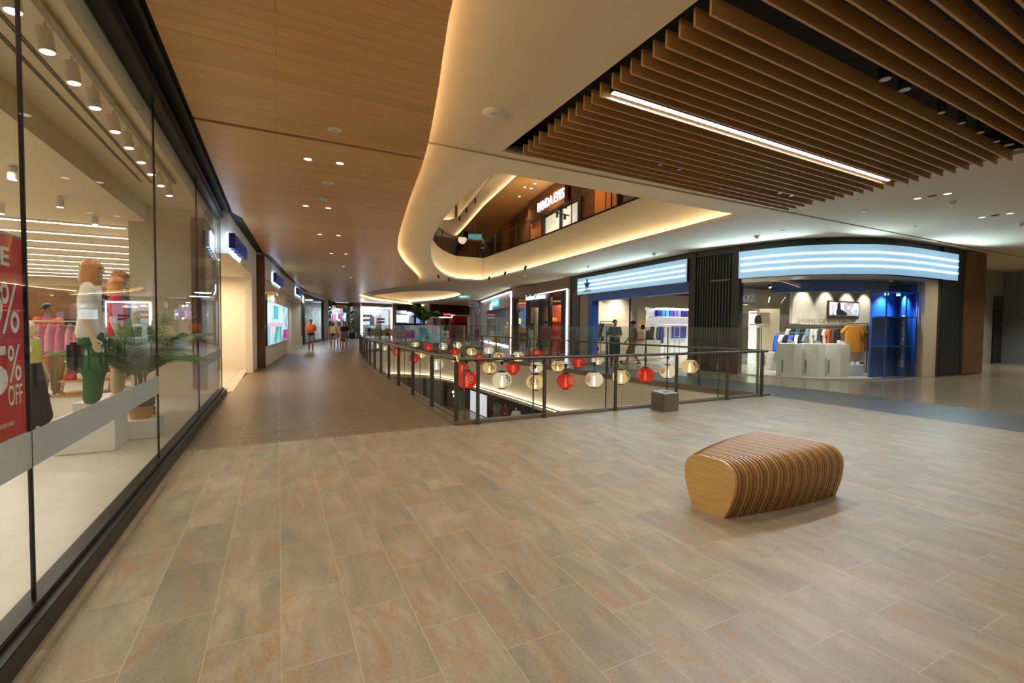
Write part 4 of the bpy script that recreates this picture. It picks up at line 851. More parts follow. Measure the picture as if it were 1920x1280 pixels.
# ================================================================== PAPER LANTERNS
def paper(name, c, inner, strength):
    """thin paper lit from inside by the bulb: the bulb is a tube lamp inside, the paper glows"""
    k = NT(name); v = k.coord(); wv = k.add('ShaderNodeTexWave', bands_direction='Z'); k.link(v, wv.inputs[0]); wv.inputs['Scale'].default_value = 14
    col = k.ramp(wv.outputs['Fac'], [(.1, tuple(x * .80 for x in lin(c))), (.5, lin(c))]); k.link(col, k.b.inputs['Base Color'])
    k.b.inputs['Roughness'].default_value = .7
    k.n.remove(k.n['Material Output']); out = k.add('ShaderNodeOutputMaterial'); tr = k.add('ShaderNodeBsdfTranslucent'); k.link(col, tr.inputs[0])
    tp = k.add('ShaderNodeBsdfTransparent'); tp.inputs[0].default_value = (*lin(c), 1)
    m = k.add('ShaderNodeMixShader'); m.inputs[0].default_value = .5; k.link(k.b.outputs[0], m.inputs[1]); k.link(tr.outputs[0], m.inputs[2])
    m2 = k.add('ShaderNodeMixShader'); m2.inputs[0].default_value = .26; k.link(m.outputs[0], m2.inputs[1]); k.link(tp.outputs[0], m2.inputs[2]); k.link(m2.outputs[0], out.inputs[0])
    k.b.inputs['Emission Color'].default_value = (*inner, 1); k.b.inputs['Emission Strength'].default_value = strength; return k.m
MT['paper_white'] = paper('white_lantern_paper', (238, 232, 214), (1, .90, .70), .12)
MT['paper_cream'] = paper('cream_lantern_paper', (238, 218, 168), (1, .80, .45), .12)
MT['paper_red'] = paper('red_lantern_paper', (206, 58, 54), (1, .06, .04), .05)
MT['bulb'] = glow('lantern_bulb', (1, .90, .70), 12)
MT['bulb_amber'] = glow('amber_lantern_bulb', (1, .55, .2), 14)
MT['ink'] = simple('black_ink', (20, 18, 18), .8); MT['petal'] = simple('pink_petal_print', (222, 120, 110), .8); MT['petal_pale'] = simple('pale_petal_print', (238, 150, 140), .8)
def on_lantern(mb2d, c, rx, rz, az):
    """wrap flat marks (x across, y up, metres) on to the lantern skin at azimuth az"""
    out = MB()
    def wrap(p, lift):
        a = az + p.x / rx; z = max(-.95 * rz, min(.95 * rz, p.y)); r = rx * math.sqrt(max(.05, 1 - (z / rz) ** 2)) + lift; return Vector((c[0] + r * math.cos(a), c[1] + r * math.sin(a), c[2] + z))
    out.v = [wrap(p, .004 if p.z > 0 else .0005) for p in mb2d.v]; out.f = mb2d.f; out.mi = mb2d.mi; out.sm = mb2d.sm; return out
GLYPH = {}
def glyphs(txt):
    if txt not in GLYPH: GLYPH[txt] = text_mb(txt, (0, 0, 0), (.08, 0, 0), .09, .004, .014)
    src = GLYPH[txt]; m = MB(); m.v = [Vector((p.x - .04, p.z, -p.y * 1.0)) for p in src.v]; m.f = list(src.f); m.mi = list(src.mi); m.sm = list(src.sm); return m
def flat_blossom(cx, cy, r, seed):
    m = MB(); rnd = random.Random(seed)
    for k in range(5):
        a = 2 * PI * k / 5 + .3; px, py = cx + r * .55 * math.cos(a), cy + r * .55 * math.sin(a); n = 10
        ring = [(px + r * .42 * math.cos(t), py + r * .42 * math.sin(t)) for t in (2 * PI * j / n for j in range(n))]; ri = [(px + (x - px) * .55, py + (y - py) * .55) for x, y in ring]
        for lo, hi in ((0, .0), (.003, .003)): pass
        vs = [Vector((x, y, 0)) for x, y in ring] + [Vector((x, y, 0)) for x, y in ri] + [Vector((x, y, .003)) for x, y in ring] + [Vector((x, y, .003)) for x, y in ri]
        fs = []
        for j in range(n):
            q = (j + 1) % n; fs += [(j, q, n + q, n + j), (2 * n + j, 3 * n + j, 3 * n + q, 2 * n + q), (j, 2 * n + j, 2 * n + q, q), (n + j, n + q, 3 * n + q, 3 * n + j)]
        m._add(vs, fs)
    return m
LR = .20; LH = .172
def lantern(kind, P, R, label, marks=None, az_off=0):
    """paper lantern centred at P with radius R, marks facing the viewer turned by az_off"""
    g = thing('paper_lantern', label, 'lantern', (P.x, P.y, P.z), 0, 'paper lanterns hung over the floor opening'); rz = R * .86
    prof = []; n = 26
    for i in range(n + 1):
        t = -.93 + 1.86 * i / n; rr = R * math.sqrt(1 - (t * .985) ** 2) * (1 + (.008 if i % 2 else -.004)); prof.append((rr, t * rz))
    mb = MB(); mb.rings([[(P.x + r * math.cos(a), P.y + r * math.sin(a), P.z + z) for a in (2 * PI * j / 28 for j in range(28))] for r, z in prof], False, 0, True); sh = obj('paper_shade', mb, 'paper_' + kind, g, sharp=60)
    cr = R * .38
    mb = MB(); mb.lathe([(cr, -.012), (cr, .018), (cr * .8, .022)], (P.x, P.y, P.z + rz * .94), 20); obj('top_ring', mb, 'black', g)
    mb = MB(); mb.lathe([(cr * .8, -.022), (cr, -.018), (cr, .010)], (P.x, P.y, P.z - rz * .95), 20); obj('bottom_ring', mb, 'black', g)
    mb = MB(); mb.tube([(P.x, P.y, P.z - rz * .75), (P.x, P.y, P.z - rz * .2), (P.x, P.y, P.z + rz * .45)], [R * .13, R * .12, R * .05], 10); obj('bulb', mb, 'bulb' if kind != 'red' else 'bulb_amber', g)
    mb = MB(); mb.tube([(P.x, P.y, P.z + rz * .45), (P.x, P.y, P.z + rz + .17)], .004, 5); obj('cord', mb, 'black', g)
    mb = MB(); mb.tube([(P.x, P.y, P.z + rz + .13), (P.x, P.y, P.z + rz + .16), (P.x, P.y, P.z + rz + .21)], [.018, .034, .028], 8); obj('socket', mb, 'black', g)
    view = math.atan2(-P.y, -P.x) + az_off
    if marks:
        k = R / .2
        def scaled(m): m.v = [Vector((p.x * k, p.y * k, p.z)) for p in m.v]; return m
        if 'k' in marks:
            for j, ch in enumerate(('祝', 'さ', 'く')):
                m = glyphs(ch)
                if not m.v: continue
                m.v = [Vector((p.x * (1.7 if j == 0 else 1.15) - .035, (p.y - .045) * (1.35 if j == 0 else .95) + .07 - .095 * j, p.z)) for p in m.v]
                obj('lettering', on_lantern(scaled(m), P, R, rz, view), 'ink', sh)
        if 'b' in marks: obj('blossom_print', on_lantern(scaled(flat_blossom(.06 if 'k' in marks else 0, .03, .075 if 'k' in marks else .10, 3)), P, R, rz, view), 'petal_pale' if kind == 'red' else 'petal', sh)
    return g
LN = [  # kind, px, py, width px, marks, azimuth offset
    ('red', 875, 711, 39.5, 'b', .2), ('white', 941, 712, 37, 'k', .95), ('cream', 1003.5, 716, 34, 'kb', -.25), ('red', 1060.5, 714, 33.5, 'b', .75), ('white', 1114, 711, 34, 'b', -.85), ('cream', 1164.5, 706, 32, 'k', 1.15), ('red', 1210, 702, 32, 'b', -1.0), ('white', 1251.5, 696, 29.5, 'b', -.8), ('cream', 1293, 686.5, 31, 'kb', .95),
    ('red', 866, 690, 26, 'b', .3), ('cream', 918, 689, 26.7, 'kb', .3), ('red', 962.5, 690, 26, 'b', 0), ('white', 1005.5, 688, 25.2, 'b', -.7), ('cream', 1046, 686, 25, 'kb', .05), ('red', 1085, 679, 24.5, 'b', 0), ('white', 1121, 674, 23.5, 'b', 0),
    ('cream', 884, 659, 18, 'kb', .5), ('red', 899, 672, 22, 'b', 0), ('white', 916.5, 656, 17.6, None, 0), ('cream', 936, 669, 22, 'kb', .2), ('white', 971.5, 668, 22.5, 'b', .7), ('red', 1006, 662.5, 19.6, 'b', 0),
    ('white', 818, 683, 27.5, 'b', -.8), ('red', 777, 671, 20, None, 0), ('red', 744, 659, 17, None, 0), ('white', 831, 649, 16.5, None, 0), ('white', 857.5, 647, 15.6, None, 0), ('red', 803, 650, 17.7, None, 0), ('red', 853.5, 660, 18.7, None, 0), ('cream', 856, 672, 21, 'k', .8), ('white', 778.5, 645, 13, None, 0), ('white', 708.5, 648, 12, None, 0), ('cream', 789, 664, 18, None, 0), ('red', 733, 645, 13, None, 0), ('white', 722, 652, 13, None, 0)]
_w = {'red': 'red', 'white': 'white', 'cream': 'cream'}; _o = ['first', 'second', 'third', 'fourth', 'fifth', 'sixth', 'seventh', 'eighth', 'ninth', 'tenth', 'eleventh', 'twelfth', 'thirteenth']
ANCH = []
for i, (kind, px, py, dpx, mk, az) in enumerate(LN):
    Yd = FPX * .40 / dpx; P = at_d(px, py, Yd); row = 0 if i < 9 else 1 if i < 16 else 2 if i < 22 else 3; k = i - (0, 9, 16, 22)[row]
    m_ = {None: 'plain', 'b': 'blossom printed', 'k': 'inked', 'kb': 'inked, blossom printed'}[mk]
    lab = f"{m_} {_w[kind]} paper lantern, {_o[k]} on the {('nearest', 'middle', 'rear')[row]} string from the railing corner" if row < 3 else f"{m_} {_w[kind]} paper lantern seen through the corridor railing, {_o[k]} there"
    lantern(kind, P, LR, lab, mk, az); ANCH.append((row, P))
def wire(label, pts):
    mb = MB(); path = []
    for a, b in zip(pts, pts[1:]):
        for t in frange(0, 1, .2)[:-1]: q = a.lerp(b, t); path.append(q - Vector((0, 0, .10 * t * (1 - t))))
    mb.tube(path + [pts[-1]], .006, 5); tag(obj('lantern_wire', mb, 'black'), label, 'cable')
top_ = lambda P: P + Vector((0, 0, LH + .20))
for r, lab in ((0, 'thin black wire carrying the nearest string of lanterns'), (1, 'thin black wire carrying the middle string of lanterns'), (2, 'thin black wire carrying the rear string of lanterns')):
    ps = sorted((top_(P) for q, P in ANCH if q == r), key=lambda v: v.x)
    a0 = Vector((2.47, ps[0].y - .6, 1.0)); b0 = Vector((9.6, ps[-1].y + (.5 if r else -.4), 1.0)); wire(lab, [a0] + ps + [b0])
ps = sorted((top_(P) for q, P in ANCH if q == 3), key=lambda v: v.y)
wire('thin black wire carrying the lanterns along the corridor railing', [Vector((2.5, 6.9, 1.0))] + ps)

# ================================================================== FIGURES
class CAPS(MB):
    def cap(s, p0, p1, r0, r1=None, seg=10):
        r1 = r0 if r1 is None else r1; a, b = Vector(p0), Vector(p1); d = b - a
        if d.length < 1e-5: return s.ball(a, r0, seg)
        e = d.normalized(); path = [a - e * r0 * .96, a - e * r0 * .7, a, b, b + e * r1 * .7, b + e * r1 * .96]
        return s.tube(path, [r0 * .28, r0 * .72, r0, r1, r1 * .72, r1 * .28], seg)
def skin_mesh(name, mb, voxel, mats, parent, smooth=3, paint=None):
    """melt overlapping tapered limbs into one continuous surface"""
    me = bpy.data.meshes.new(name); me.from_pydata([v for v in mb.v], [], mb.f); t = bpy.data.objects.new(name, me); COL.objects.link(t)
    bm = bmesh.new(); bm.from_mesh(me); bmesh.ops.recalc_face_normals(bm, faces=bm.faces); bm.to_mesh(me); bm.free()
    r = t.modifiers.new('melt', 'REMESH'); r.mode = 'VOXEL'; r.voxel_size = voxel; r.use_smooth_shade = True
    sm = t.modifiers.new('soften', 'SMOOTH'); sm.iterations = smooth; sm.factor = .5
    out = bpy.data.meshes.new_from_object(t.evaluated_get(bpy.context.evaluated_depsgraph_get())); out.name = name
    bpy.data.objects.remove(t); bpy.data.meshes.remove(me)
    out.materials.clear()
    for m in (mats if isinstance(mats, list) else [mats]): out.materials.append(MT[m] if isinstance(m, str) else m)
    out.polygons.foreach_set('use_smooth', [True] * len(out.polygons))
    if paint:
        for p in out.polygons:
            k = paint(p.center)
            if k: p.material_index = k
    return link(bpy.data.objects.new(name, out), parent)
def J(s=1.0, **kw):
    j = dict(pel=(0, 0, .93), hip=(.09, 0, .91), knee=(.10, -.01, .49), ank=(.10, .02, .085), toe=(.115, -.15, .03), sho=(.175, 0, 1.385), elb=(.23, .03, 1.11), wri=(.24, -.03, .86), neck=(0, .005, 1.44), head=(0, -.015, 1.585))
    d = {}
    for k, v in j.items():
        if k in ('pel', 'neck', 'head'): d[k] = Vector(v)
        else: d[k + 'R'] = Vector(v); d[k + 'L'] = Vector((-v[0], v[1], v[2]))
    for k, v in kw.items(): d[k] = Vector(v)
    return {k: v * s for k, v in d.items()}
def walk(a, swing=.2):
    return dict(kneeR=(.09, -.14 * a - .05, .50), ankR=(.09, -.28 * a, .09), toeR=(.10, -.28 * a - .16, .05), kneeL=(-.09, .06 * a - .06, .50), ankL=(-.09, .28 * a, .13), toeL=(-.10, .28 * a - .13, .03), elbR=(.23, .10 * a, 1.12), wriR=(.23, .13 * a - .06, .88), elbL=(-.23, -.04 * a, 1.12), wriL=(-.23, -.17 * a - .05, .90))
def hand(mb, wri, elb, s, side):
    d = (wri - elb).normalized(); across = Vector((0, 1, 0)); across = (across - d * across.dot(d)).normalized(); palm_n = d.cross(across)
    mb.cap(wri, wri + d * .075 * s, .026 * s, .024 * s); base = wri + d * .06 * s
    for k, (L_, off) in enumerate(((.072, -.027), (.082, -.009), (.076, .009), (.06, .026))):
        a = base + across * off * s + d * .015 * s; b = a + d * L_ * .55 * s + palm_n * side * .004 * s; c = b + d * L_ * .4 * s + palm_n * side * .022 * s
        mb.cap(a, b, .0105 * s, .0098 * s, 8); mb.cap(b, c, .0098 * s, .009 * s, 8)
    a = wri + d * .02 * s - across * .022 * s; b = a - across * .026 * s + d * .03 * s; c = b + d * .028 * s - across * .004 * s; mb.cap(a, b, .013 * s, .011 * s, 8); mb.cap(b, c, .011 * s, .0095 * s, 8)
def body_caps(j, s, slim=1.0):
    mb = CAPS(); w_ = slim
    def across(z, hw, r, y=0): mb.cap((-hw * s, y * s, z * s), (hw * s, y * s, z * s), r * s, None, 12)
    across(1.355, .125 * w_, .07); across(1.29, .095 * w_, .09, .005); across(1.2, .085 * w_, .095, 0); across(1.1, .07 * w_, .09, 0); across(1.02, .08 * w_, .092, 0); across(.94, .085, .10, .012)
    mb.cap(j['pel'], (0, 0, 1.33 * s), .105 * s, .085 * s)
    mb.cap((0, .005, 1.36 * s), j['neck'] + Vector((0, -.005, .04)) * s, .058 * s, .05 * s); mb.cap(j['neck'], j['head'] + Vector((0, .01, -.02)) * s, .05 * s, .055 * s)
    h = j['head']; mb.ball(h + Vector((0, .012, .025)) * s, (.077 * s, .095 * s, .092 * s), 16); mb.ball(h + Vector((0, -.012, -.045)) * s, (.058 * s, .068 * s, .072 * s), 14)
    mb.cap(h + Vector((0, -.085, .01)) * s, h + Vector((0, -.103, -.022)) * s, .010 * s, .014 * s, 8); mb.cap(h + Vector((-.016, -.083, -.058)) * s, h + Vector((.016, -.083, -.058)) * s, .009 * s, None, 8); mb.ball(h + Vector((0, -.066, -.098)) * s, .022 * s, 8)
    for q in (1, -1): mb.ball(h + Vector((.080 * q, .015, -.012)) * s, (.010 * s, .02 * s, .03 * s), 8)
    for q, k in (('R', 1), ('L', -1)):
        mb.cap(j['sho' + q], j['elb' + q], .052 * s, .040 * s); mb.cap(j['elb' + q], j['wri' + q], .041 * s, .027 * s); hand(mb, j['wri' + q], j['elb' + q], s, -k)
        mb.cap(j['hip' + q], j['knee' + q], .083 * s, .056 * s); kn, an = j['knee' + q], j['ank' + q]; mid = kn.lerp(an, .33) + Vector((0, .018, 0)) * s
        mb.cap(kn, mid, .054 * s, .055 * s); mb.cap(mid, an, .055 * s, .036 * s); mb.cap(an, j['toe' + q], .037 * s, .028 * s); mb.cap(an, an + Vector((0, .035, -.05)) * s, .034 * s, .03 * s)
    return mb
def face_paint(j, s):
    h = j['head']; eyes = [h + Vector((.031 * q, -.078, .012)) * s for q in (1, -1)]; mouth = h + Vector((0, -.092, -.058)) * s
    def f(c):
        if any((c - e).length < .013 * s for e in eyes): return 1
        if abs(c.z - mouth.z) < .006 * s and abs(c.x) < .024 * s and c.y < mouth.y + .02 * s: return 2
        return 0
    return f
MT['lip'] = simple('lip', (150, 84, 72), .5)
def top_caps(j, s, sleeve=.6, loose=1.0, hem=.90, slim=1.0):
    mb = CAPS(); k = loose
    def across(z, hw, r, y=0): mb.cap((-hw * s, y * s, z * s), (hw * s, y * s, z * s), r * s, None, 12)
    prof = [(1.362, .118 * slim, .074, 0), (1.28, .098 * slim, .098 * k, .002), (1.18, .086 * slim, .100 * k, .002), (1.08, .076 * slim, .099 * k, .004), (.99, .082, .106 * k, .006), (.93, .088, .112 * k, .008), (.5, .098, .116 * k, .008)]
    z = 1.362
    while z > hem + .03:
        for (za, ha, ra, ya), (zb, hb, rb, yb) in zip(prof, prof[1:]):
            if zb <= z <= za: t = (za - z) / (za - zb); across(z, ha + (hb - ha) * t, ra + (rb - ra) * t, ya + (yb - ya) * t); break
        z -= .03
    for q in 'RL':
        a, b, w_ = j['sho' + q], j['elb' + q], j['wri' + q]
        if sleeve <= 0: continue
        e = a.lerp(b, min(1, sleeve)); mb.cap(a + Vector((0, 0, .005)) * s, e, .066 * s, .060 * s * k)
        if sleeve > 1: mb.cap(b, b.lerp(w_, sleeve - 1), .055 * s * k, .044 * s * k)
    return mb
def leg_caps(j, s, length=.9, loose=1.0, skirt=False):
    """shorts/trousers: length 1 reaches the knee, 2 the ankle"""
    mb = CAPS(); mb.cap(Vector((-.088, .008, .95)) * s, Vector((.088, .008, .95)) * s, .113 * s, None, 12)
    for q in 'RL':
        a, b, c = j['hip' + q], j['knee' + q], j['ank' + q]; e = a.lerp(b, min(1, length)); mb.cap(a, e, .100 * s * loose, (.072 + .02 * (loose > 1.1)) * s * loose)
        if length > 1: mb.cap(b, b.lerp(c, length - 1), .074 * s * loose, .058 * s * loose)
    return mb
def skirt_caps(s, z0, z1, r0, r1):
    mb = CAPS(); n = max(6, int(abs(z1 - z0) / .03))
    for i in range(n + 1):
        t = i / n; z = z0 + (z1 - z0) * t; r = r0 + (r1 - r0) * t; mb.cap((-r * .45 * s, .008 * s, z * s), (r * .45 * s, .008 * s, z * s), r * .66 * s, None, 14)
    return mb
def hair_caps(j, s, style):
    h = j['head']; mb = CAPS(); V_ = lambda x, y, z: h + Vector((x, y, z)) * s
    mb.ball(V_(0, .022, .04), (.088 * s, .098 * s, .092 * s), 16)
    if style == 'long':
        for x in (-.07, -.035, 0, .035, .07): mb.cap(V_(x, .06, .02), V_(x * 1.15, .085, -.30), .034 * s, .026 * s)
        for q in (1, -1): mb.cap(V_(.078 * q, .01, .02), V_(.085 * q, -.02, -.28), .025 * s, .016 * s)
    if style == 'bob':
        for a in frange(-.35, PI + .35, .22):
            x, y = math.cos(a), math.sin(a); mb.cap(V_(.072 * x, .08 * y, .05), V_(.098 * x, .098 * y, -.125), .034 * s, .028 * s)
        for x in frange(-.05, .05, .025): mb.cap(V_(x, -.045, .085), V_(x * 1.3, -.080, .035), .020 * s, .013 * s)
    if style == 'bun': mb.ball(V_(0, .10, .07), .045 * s, 10)
    return mb
def facing(loc, tx, ty): return math.atan2(tx, -ty)
def figure(name, label, cat, loc, rot, h=1.7, j=None, skin='skin', top=None, bottom=None, hair=('short', 'hair_dark'), shoes=(40, 38, 38), slim=1.0, cap=None, extras=None, group=None, vox=.0085):
    s = h / 1.7; j = J(s, **(j or {})); g = thing(name, label, cat, loc, rot, group)
    mats = [skin, 'hair_dark', 'lip'] if cat == 'person' else [skin, skin, skin]
    b = skin_mesh('body', body_caps(j, s, slim), vox, mats, g, 2, face_paint(j, s))
    if top: skin_mesh(top.get('name', 'shirt'), top_caps(j, s, top.get('sleeve', .6), top.get('loose', 1), top.get('hem', .9), slim), .011, CL(top['c']), g, 7)
    if bottom:
        if 'skirt' in bottom: skin_mesh(bottom.get('name', 'skirt'), skirt_caps(s, *bottom['skirt']), .012, CL(bottom['c']), g, 4)
        else: skin_mesh(bottom.get('name', 'shorts'), leg_caps(j, s, bottom['len'], bottom.get('loose', 1)), .011, CL(bottom['c']), g, 4)
    if hair: skin_mesh('hair', hair_caps(j, s, hair[0]), .009, hair[1], g, 5)
    if shoes:
        for q in 'RL':
            m = CAPS(); a, t = j['ank' + q], j['toe' + q]; m.cap(a + Vector((0, .03, -.045)) * s, t + Vector((0, .01, .008)) * s, .04 * s, .036 * s); m.cap(a + Vector((0, .02, -.03)) * s, a + Vector((0, -.03, -.02)) * s, .045 * s, .042 * s); skin_mesh('shoe', m, .010, CL(shoes), g, 2)
    if cap:
        m = CAPS(); hh = j['head']; m.ball(hh + Vector((0, .015, .062)) * s, (.094 * s, .104 * s, .072 * s), 14); m.cap(hh + Vector((-.04, -.09, .055)) * s, hh + Vector((.04, -.09, .055)) * s, .012 * s); m.cap(hh + Vector((-.035, -.13, .048)) * s, hh + Vector((.035, -.13, .048)) * s, .012 * s); m.cap(hh + Vector((0, -.09, .055)) * s, hh + Vector((0, -.14, .048)) * s, .012 * s); skin_mesh('cap', m, .008, CL(cap), g, 2)
    for nm, c, caps in (extras or []):
        m = CAPS()
        for q in caps: m.cap(*[Vector(v) * s if not isinstance(v, (int, float)) else v * s for v in q])
        skin_mesh(nm, m, .009, CL(c), g, 2)
    return g
def to_eye(p): return facing(p, -p.x, -p.y)
fold = dict(elbR=(.25, .02, 1.12), wriR=(.06, -.17, 1.10), elbL=(-.25, .02, 1.12), wriL=(-.06, -.18, 1.07))
p = at_z(583, 657.5); figure('person', 'person in an orange shirt and blue shorts walking with forearms folded in front', 'person', p, to_eye(p), 1.78, {**walk(.5), **fold}, 'skin_tan', dict(c=(226, 124, 82), sleeve=.75, loose=1.04), dict(c=(112, 134, 164), len=.85, loose=1.12), cap=None, shoes=(36, 32, 30), extras=[('belt_bag', (30, 26, 26), [((-.13, -.12, .93), (.13, -.12, .93), .045)])])
p = at_z(624, 655); figure('person', 'person with long dark hair in a cream top and grey denim shorts, black belt bag', 'person', p, to_eye(p), 1.66, walk(.4), 'skin', dict(c=(226, 214, 194), sleeve=0, hem=1.0), dict(c=(128, 132, 138), len=.55, loose=1.15), ('long', 'hair_dark'), (220, 214, 206), .9, extras=[('belt_bag', (32, 32, 40), [((-.05, -.13, .93), (.05, -.13, .93), .06)]), ('face_mask', (30, 28, 30), [((-.022, -.066, 1.545), (.022, -.066, 1.545), .045)])])
p = at_z(636, 651.2); figure('person', 'person with reddish hair in a white top, half hidden behind two companions', 'person', p, to_eye(p), 1.66, walk(.3), 'skin', dict(c=(228, 220, 214), sleeve=.5), dict(c=(150, 112, 96), len=.5, loose=1.05), ('long', simple('auburn_hair', (92, 46, 34), .5)), (150, 110, 90), .9)
p = at_z(646, 654.6); figure('person', 'person in a black tee and grey pinafore dress carrying a yellow tote bag', 'person', p, to_eye(p), 1.64, walk(.35), 'skin', dict(c=(30, 28, 32), sleeve=.6, hem=1.0), dict(c=(92, 98, 108), skirt=(1.1, .60, .165, .205), name='pinafore'), ('long', 'hair_dark'), (40, 32, 32), .95, extras=[('tote_bag', (206, 160, 84), [((-.24, -.02, .78), (-.24, -.02, 1.0), .075), ((-.24, -.10, .76), (-.24, .07, .76), .06)]), ('bag_strap', (206, 160, 84), [((-.24, .0, 1.02), (-.17, -.03, 1.42), .016)])])
p = at_d(998, 611, 24.2); p.z = 0; figure('person', 'person with long dark hair in a pale grey dress before the brown shopfront', 'person', p, facing(p, .6, .3), 1.66, walk(.25), 'skin', dict(c=(176, 184, 178), sleeve=.8, hem=.9, loose=1.1), dict(c=(176, 184, 178), skirt=(1.0, .55, .18, .23), name='dress'), ('long', 'hair_dark'), (210, 206, 200), .95)
p = at_d(1024, 611, 22.0); p.z = 0; figure('person', 'person seen from behind in a maroon top and wide olive shorts', 'person', p, to_eye(p) + PI * .9, 1.78, walk(.2), 'skin_tan', dict(c=(122, 62, 72), sleeve=.95, loose=1.2, hem=.86), dict(c=(116, 118, 88), len=.85, loose=1.25), ('bun', 'hair_dark'), (70, 44, 40))
p = at_d(1153, 611, 17.6); p.z = 0; figure('person', 'person in a dark green tee standing inside the doorway with hands together', 'person', p, to_eye(p) + .35, 1.77, fold, 'skin', dict(c=(46, 56, 52), sleeve=.8, loose=1.0), dict(c=(44, 62, 82), len=1.0, loose=1.15), shoes=(60, 60, 62), extras=[('sock', (120, 34, 44), [((.10, .02, .12), (.10, .0, .38), .058)]), ('sock', (120, 34, 44), [((-.10, .02, .12), (-.10, .0, .38), .058)])])
p = at_z(1186, 684.5); ri = Vector((CR.x, CR.y, 0)); figure('person', 'person in a dark cap, brown tee and khaki shorts striding out of the shop', 'person', p, facing(p, -ri.x, -ri.y), 1.73, walk(.95), 'skin_tan', dict(c=(104, 82, 56), sleeve=.8, loose=1.08), dict(c=(122, 106, 58), len=1.0, loose=1.2), cap=(28, 28, 34), shoes=(120, 112, 104))

# ================================================================== CLOTHING STORE BEHIND THE LONG WINDOW
def plinth(label, lo, hi, z, name='display_plinth', rot=0, cat='plinth'):
    mb = MB(); mb.box((lo[0], lo[1], .016), (hi[0], hi[1], z), 0, rot); return tag(obj(name, mb, 'plinth', None, bevel=.006), label, cat)
plinth('large white plinth under the mannequin in the white tee', (-2.24, 6.80), (-1.70, 7.30), .42)
plinth('low white plinth carrying the potted palm', (-1.90, 7.34), (-1.42, 7.80), .25)
plinth('white plinth under the two rear mannequins', (-2.45, 8.05), (-1.80, 9.15), .42)
mb = MB(); mb.box((-1.78, 7.86, .016), (-1.55, 8.02, .34)); tag(obj('timber_box', mb, woodgrain('terracotta_wood', (150, 92, 52), (176, 112, 68)), bevel=.004), 'small brown timber box behind the palm pot', 'box')
arms_m = dict(elbR=(.24, .02, 1.11), wriR=(.25, -.06, .85), elbL=(-.24, .02, 1.11), wriL=(-.25, -.05, .85))
m1 = figure('mannequin', 'mannequin with copper bob wig, white printed tee and green cargo trousers', 'mannequin', (-1.93, 6.98, .42), facing(None, 1, .10), 1.80, arms_m, 'mannequin', dict(c=(228, 222, 212), sleeve=.85, loose=1.10, hem=.86), dict(c=(44, 104, 62), len=1.74, loose=1.12, name='trousers'), ('bob', 'hair_wig'), (226, 222, 216), .9)
mb = MB(); R_ = Matrix.Rotation(m1.rotation_euler.z, 4, 'Z')
for k, (tx, zz) in enumerate((('NEW', 1.32), ('YORK', 1.22), ('CITY', 1.12))): pass
for k in range(3):
    w_ = .11 - .02 * (k == 2); z = 1.36 - .075 * k
    for i in range(5): x = -w_ + i * w_ / 2.2; mb.box((x, -.121 - .004 * k, z), (x + .026, -.108, z + .052))
mb.v = [wm(m1) @ v for v in mb.v]; obj('tee_print', mb, CL((52, 58, 78)), m1)
mb = MB(); mb.v = []; mb.box((.10, -.05, .55), (.20, .06, .86)); mb.v = [wm(m1) @ Vector((v.x - .36, v.y + .12, v.z)) for v in mb.v]; obj('waist_bag', mb, CL((40, 42, 44)), m1, bevel=.03)
figure('mannequin', 'bob-wigged mannequin in a pink and red top, nearer of the rear pair', 'mannequin', (-2.02, 8.30, .42), facing(None, 1, .12), 1.72, arms_m, 'mannequin', dict(c=(206, 60, 84), sleeve=.7, loose=1.1, hem=.86), dict(c=(196, 176, 148), len=1.85, loose=1.15, name='trousers'), ('bob', 'hair_wig'), (206, 186, 160), .9)
figure('mannequin', 'mannequin with darker copper wig in a teal dress, further of the rear pair', 'mannequin', (-2.12, 8.88, .42), facing(None, 1, .12), 1.86, arms_m, 'mannequin', dict(c=(36, 110, 92), sleeve=.4, loose=1.05), dict(c=(36, 110, 92), skirt=(1.0, .5, .18, .25), name='dress'), ('bob', woodgrain('dark_copper_wig', (130, 76, 38), (160, 98, 54), (30, 30, 1), 2)), (206, 186, 160), .9)
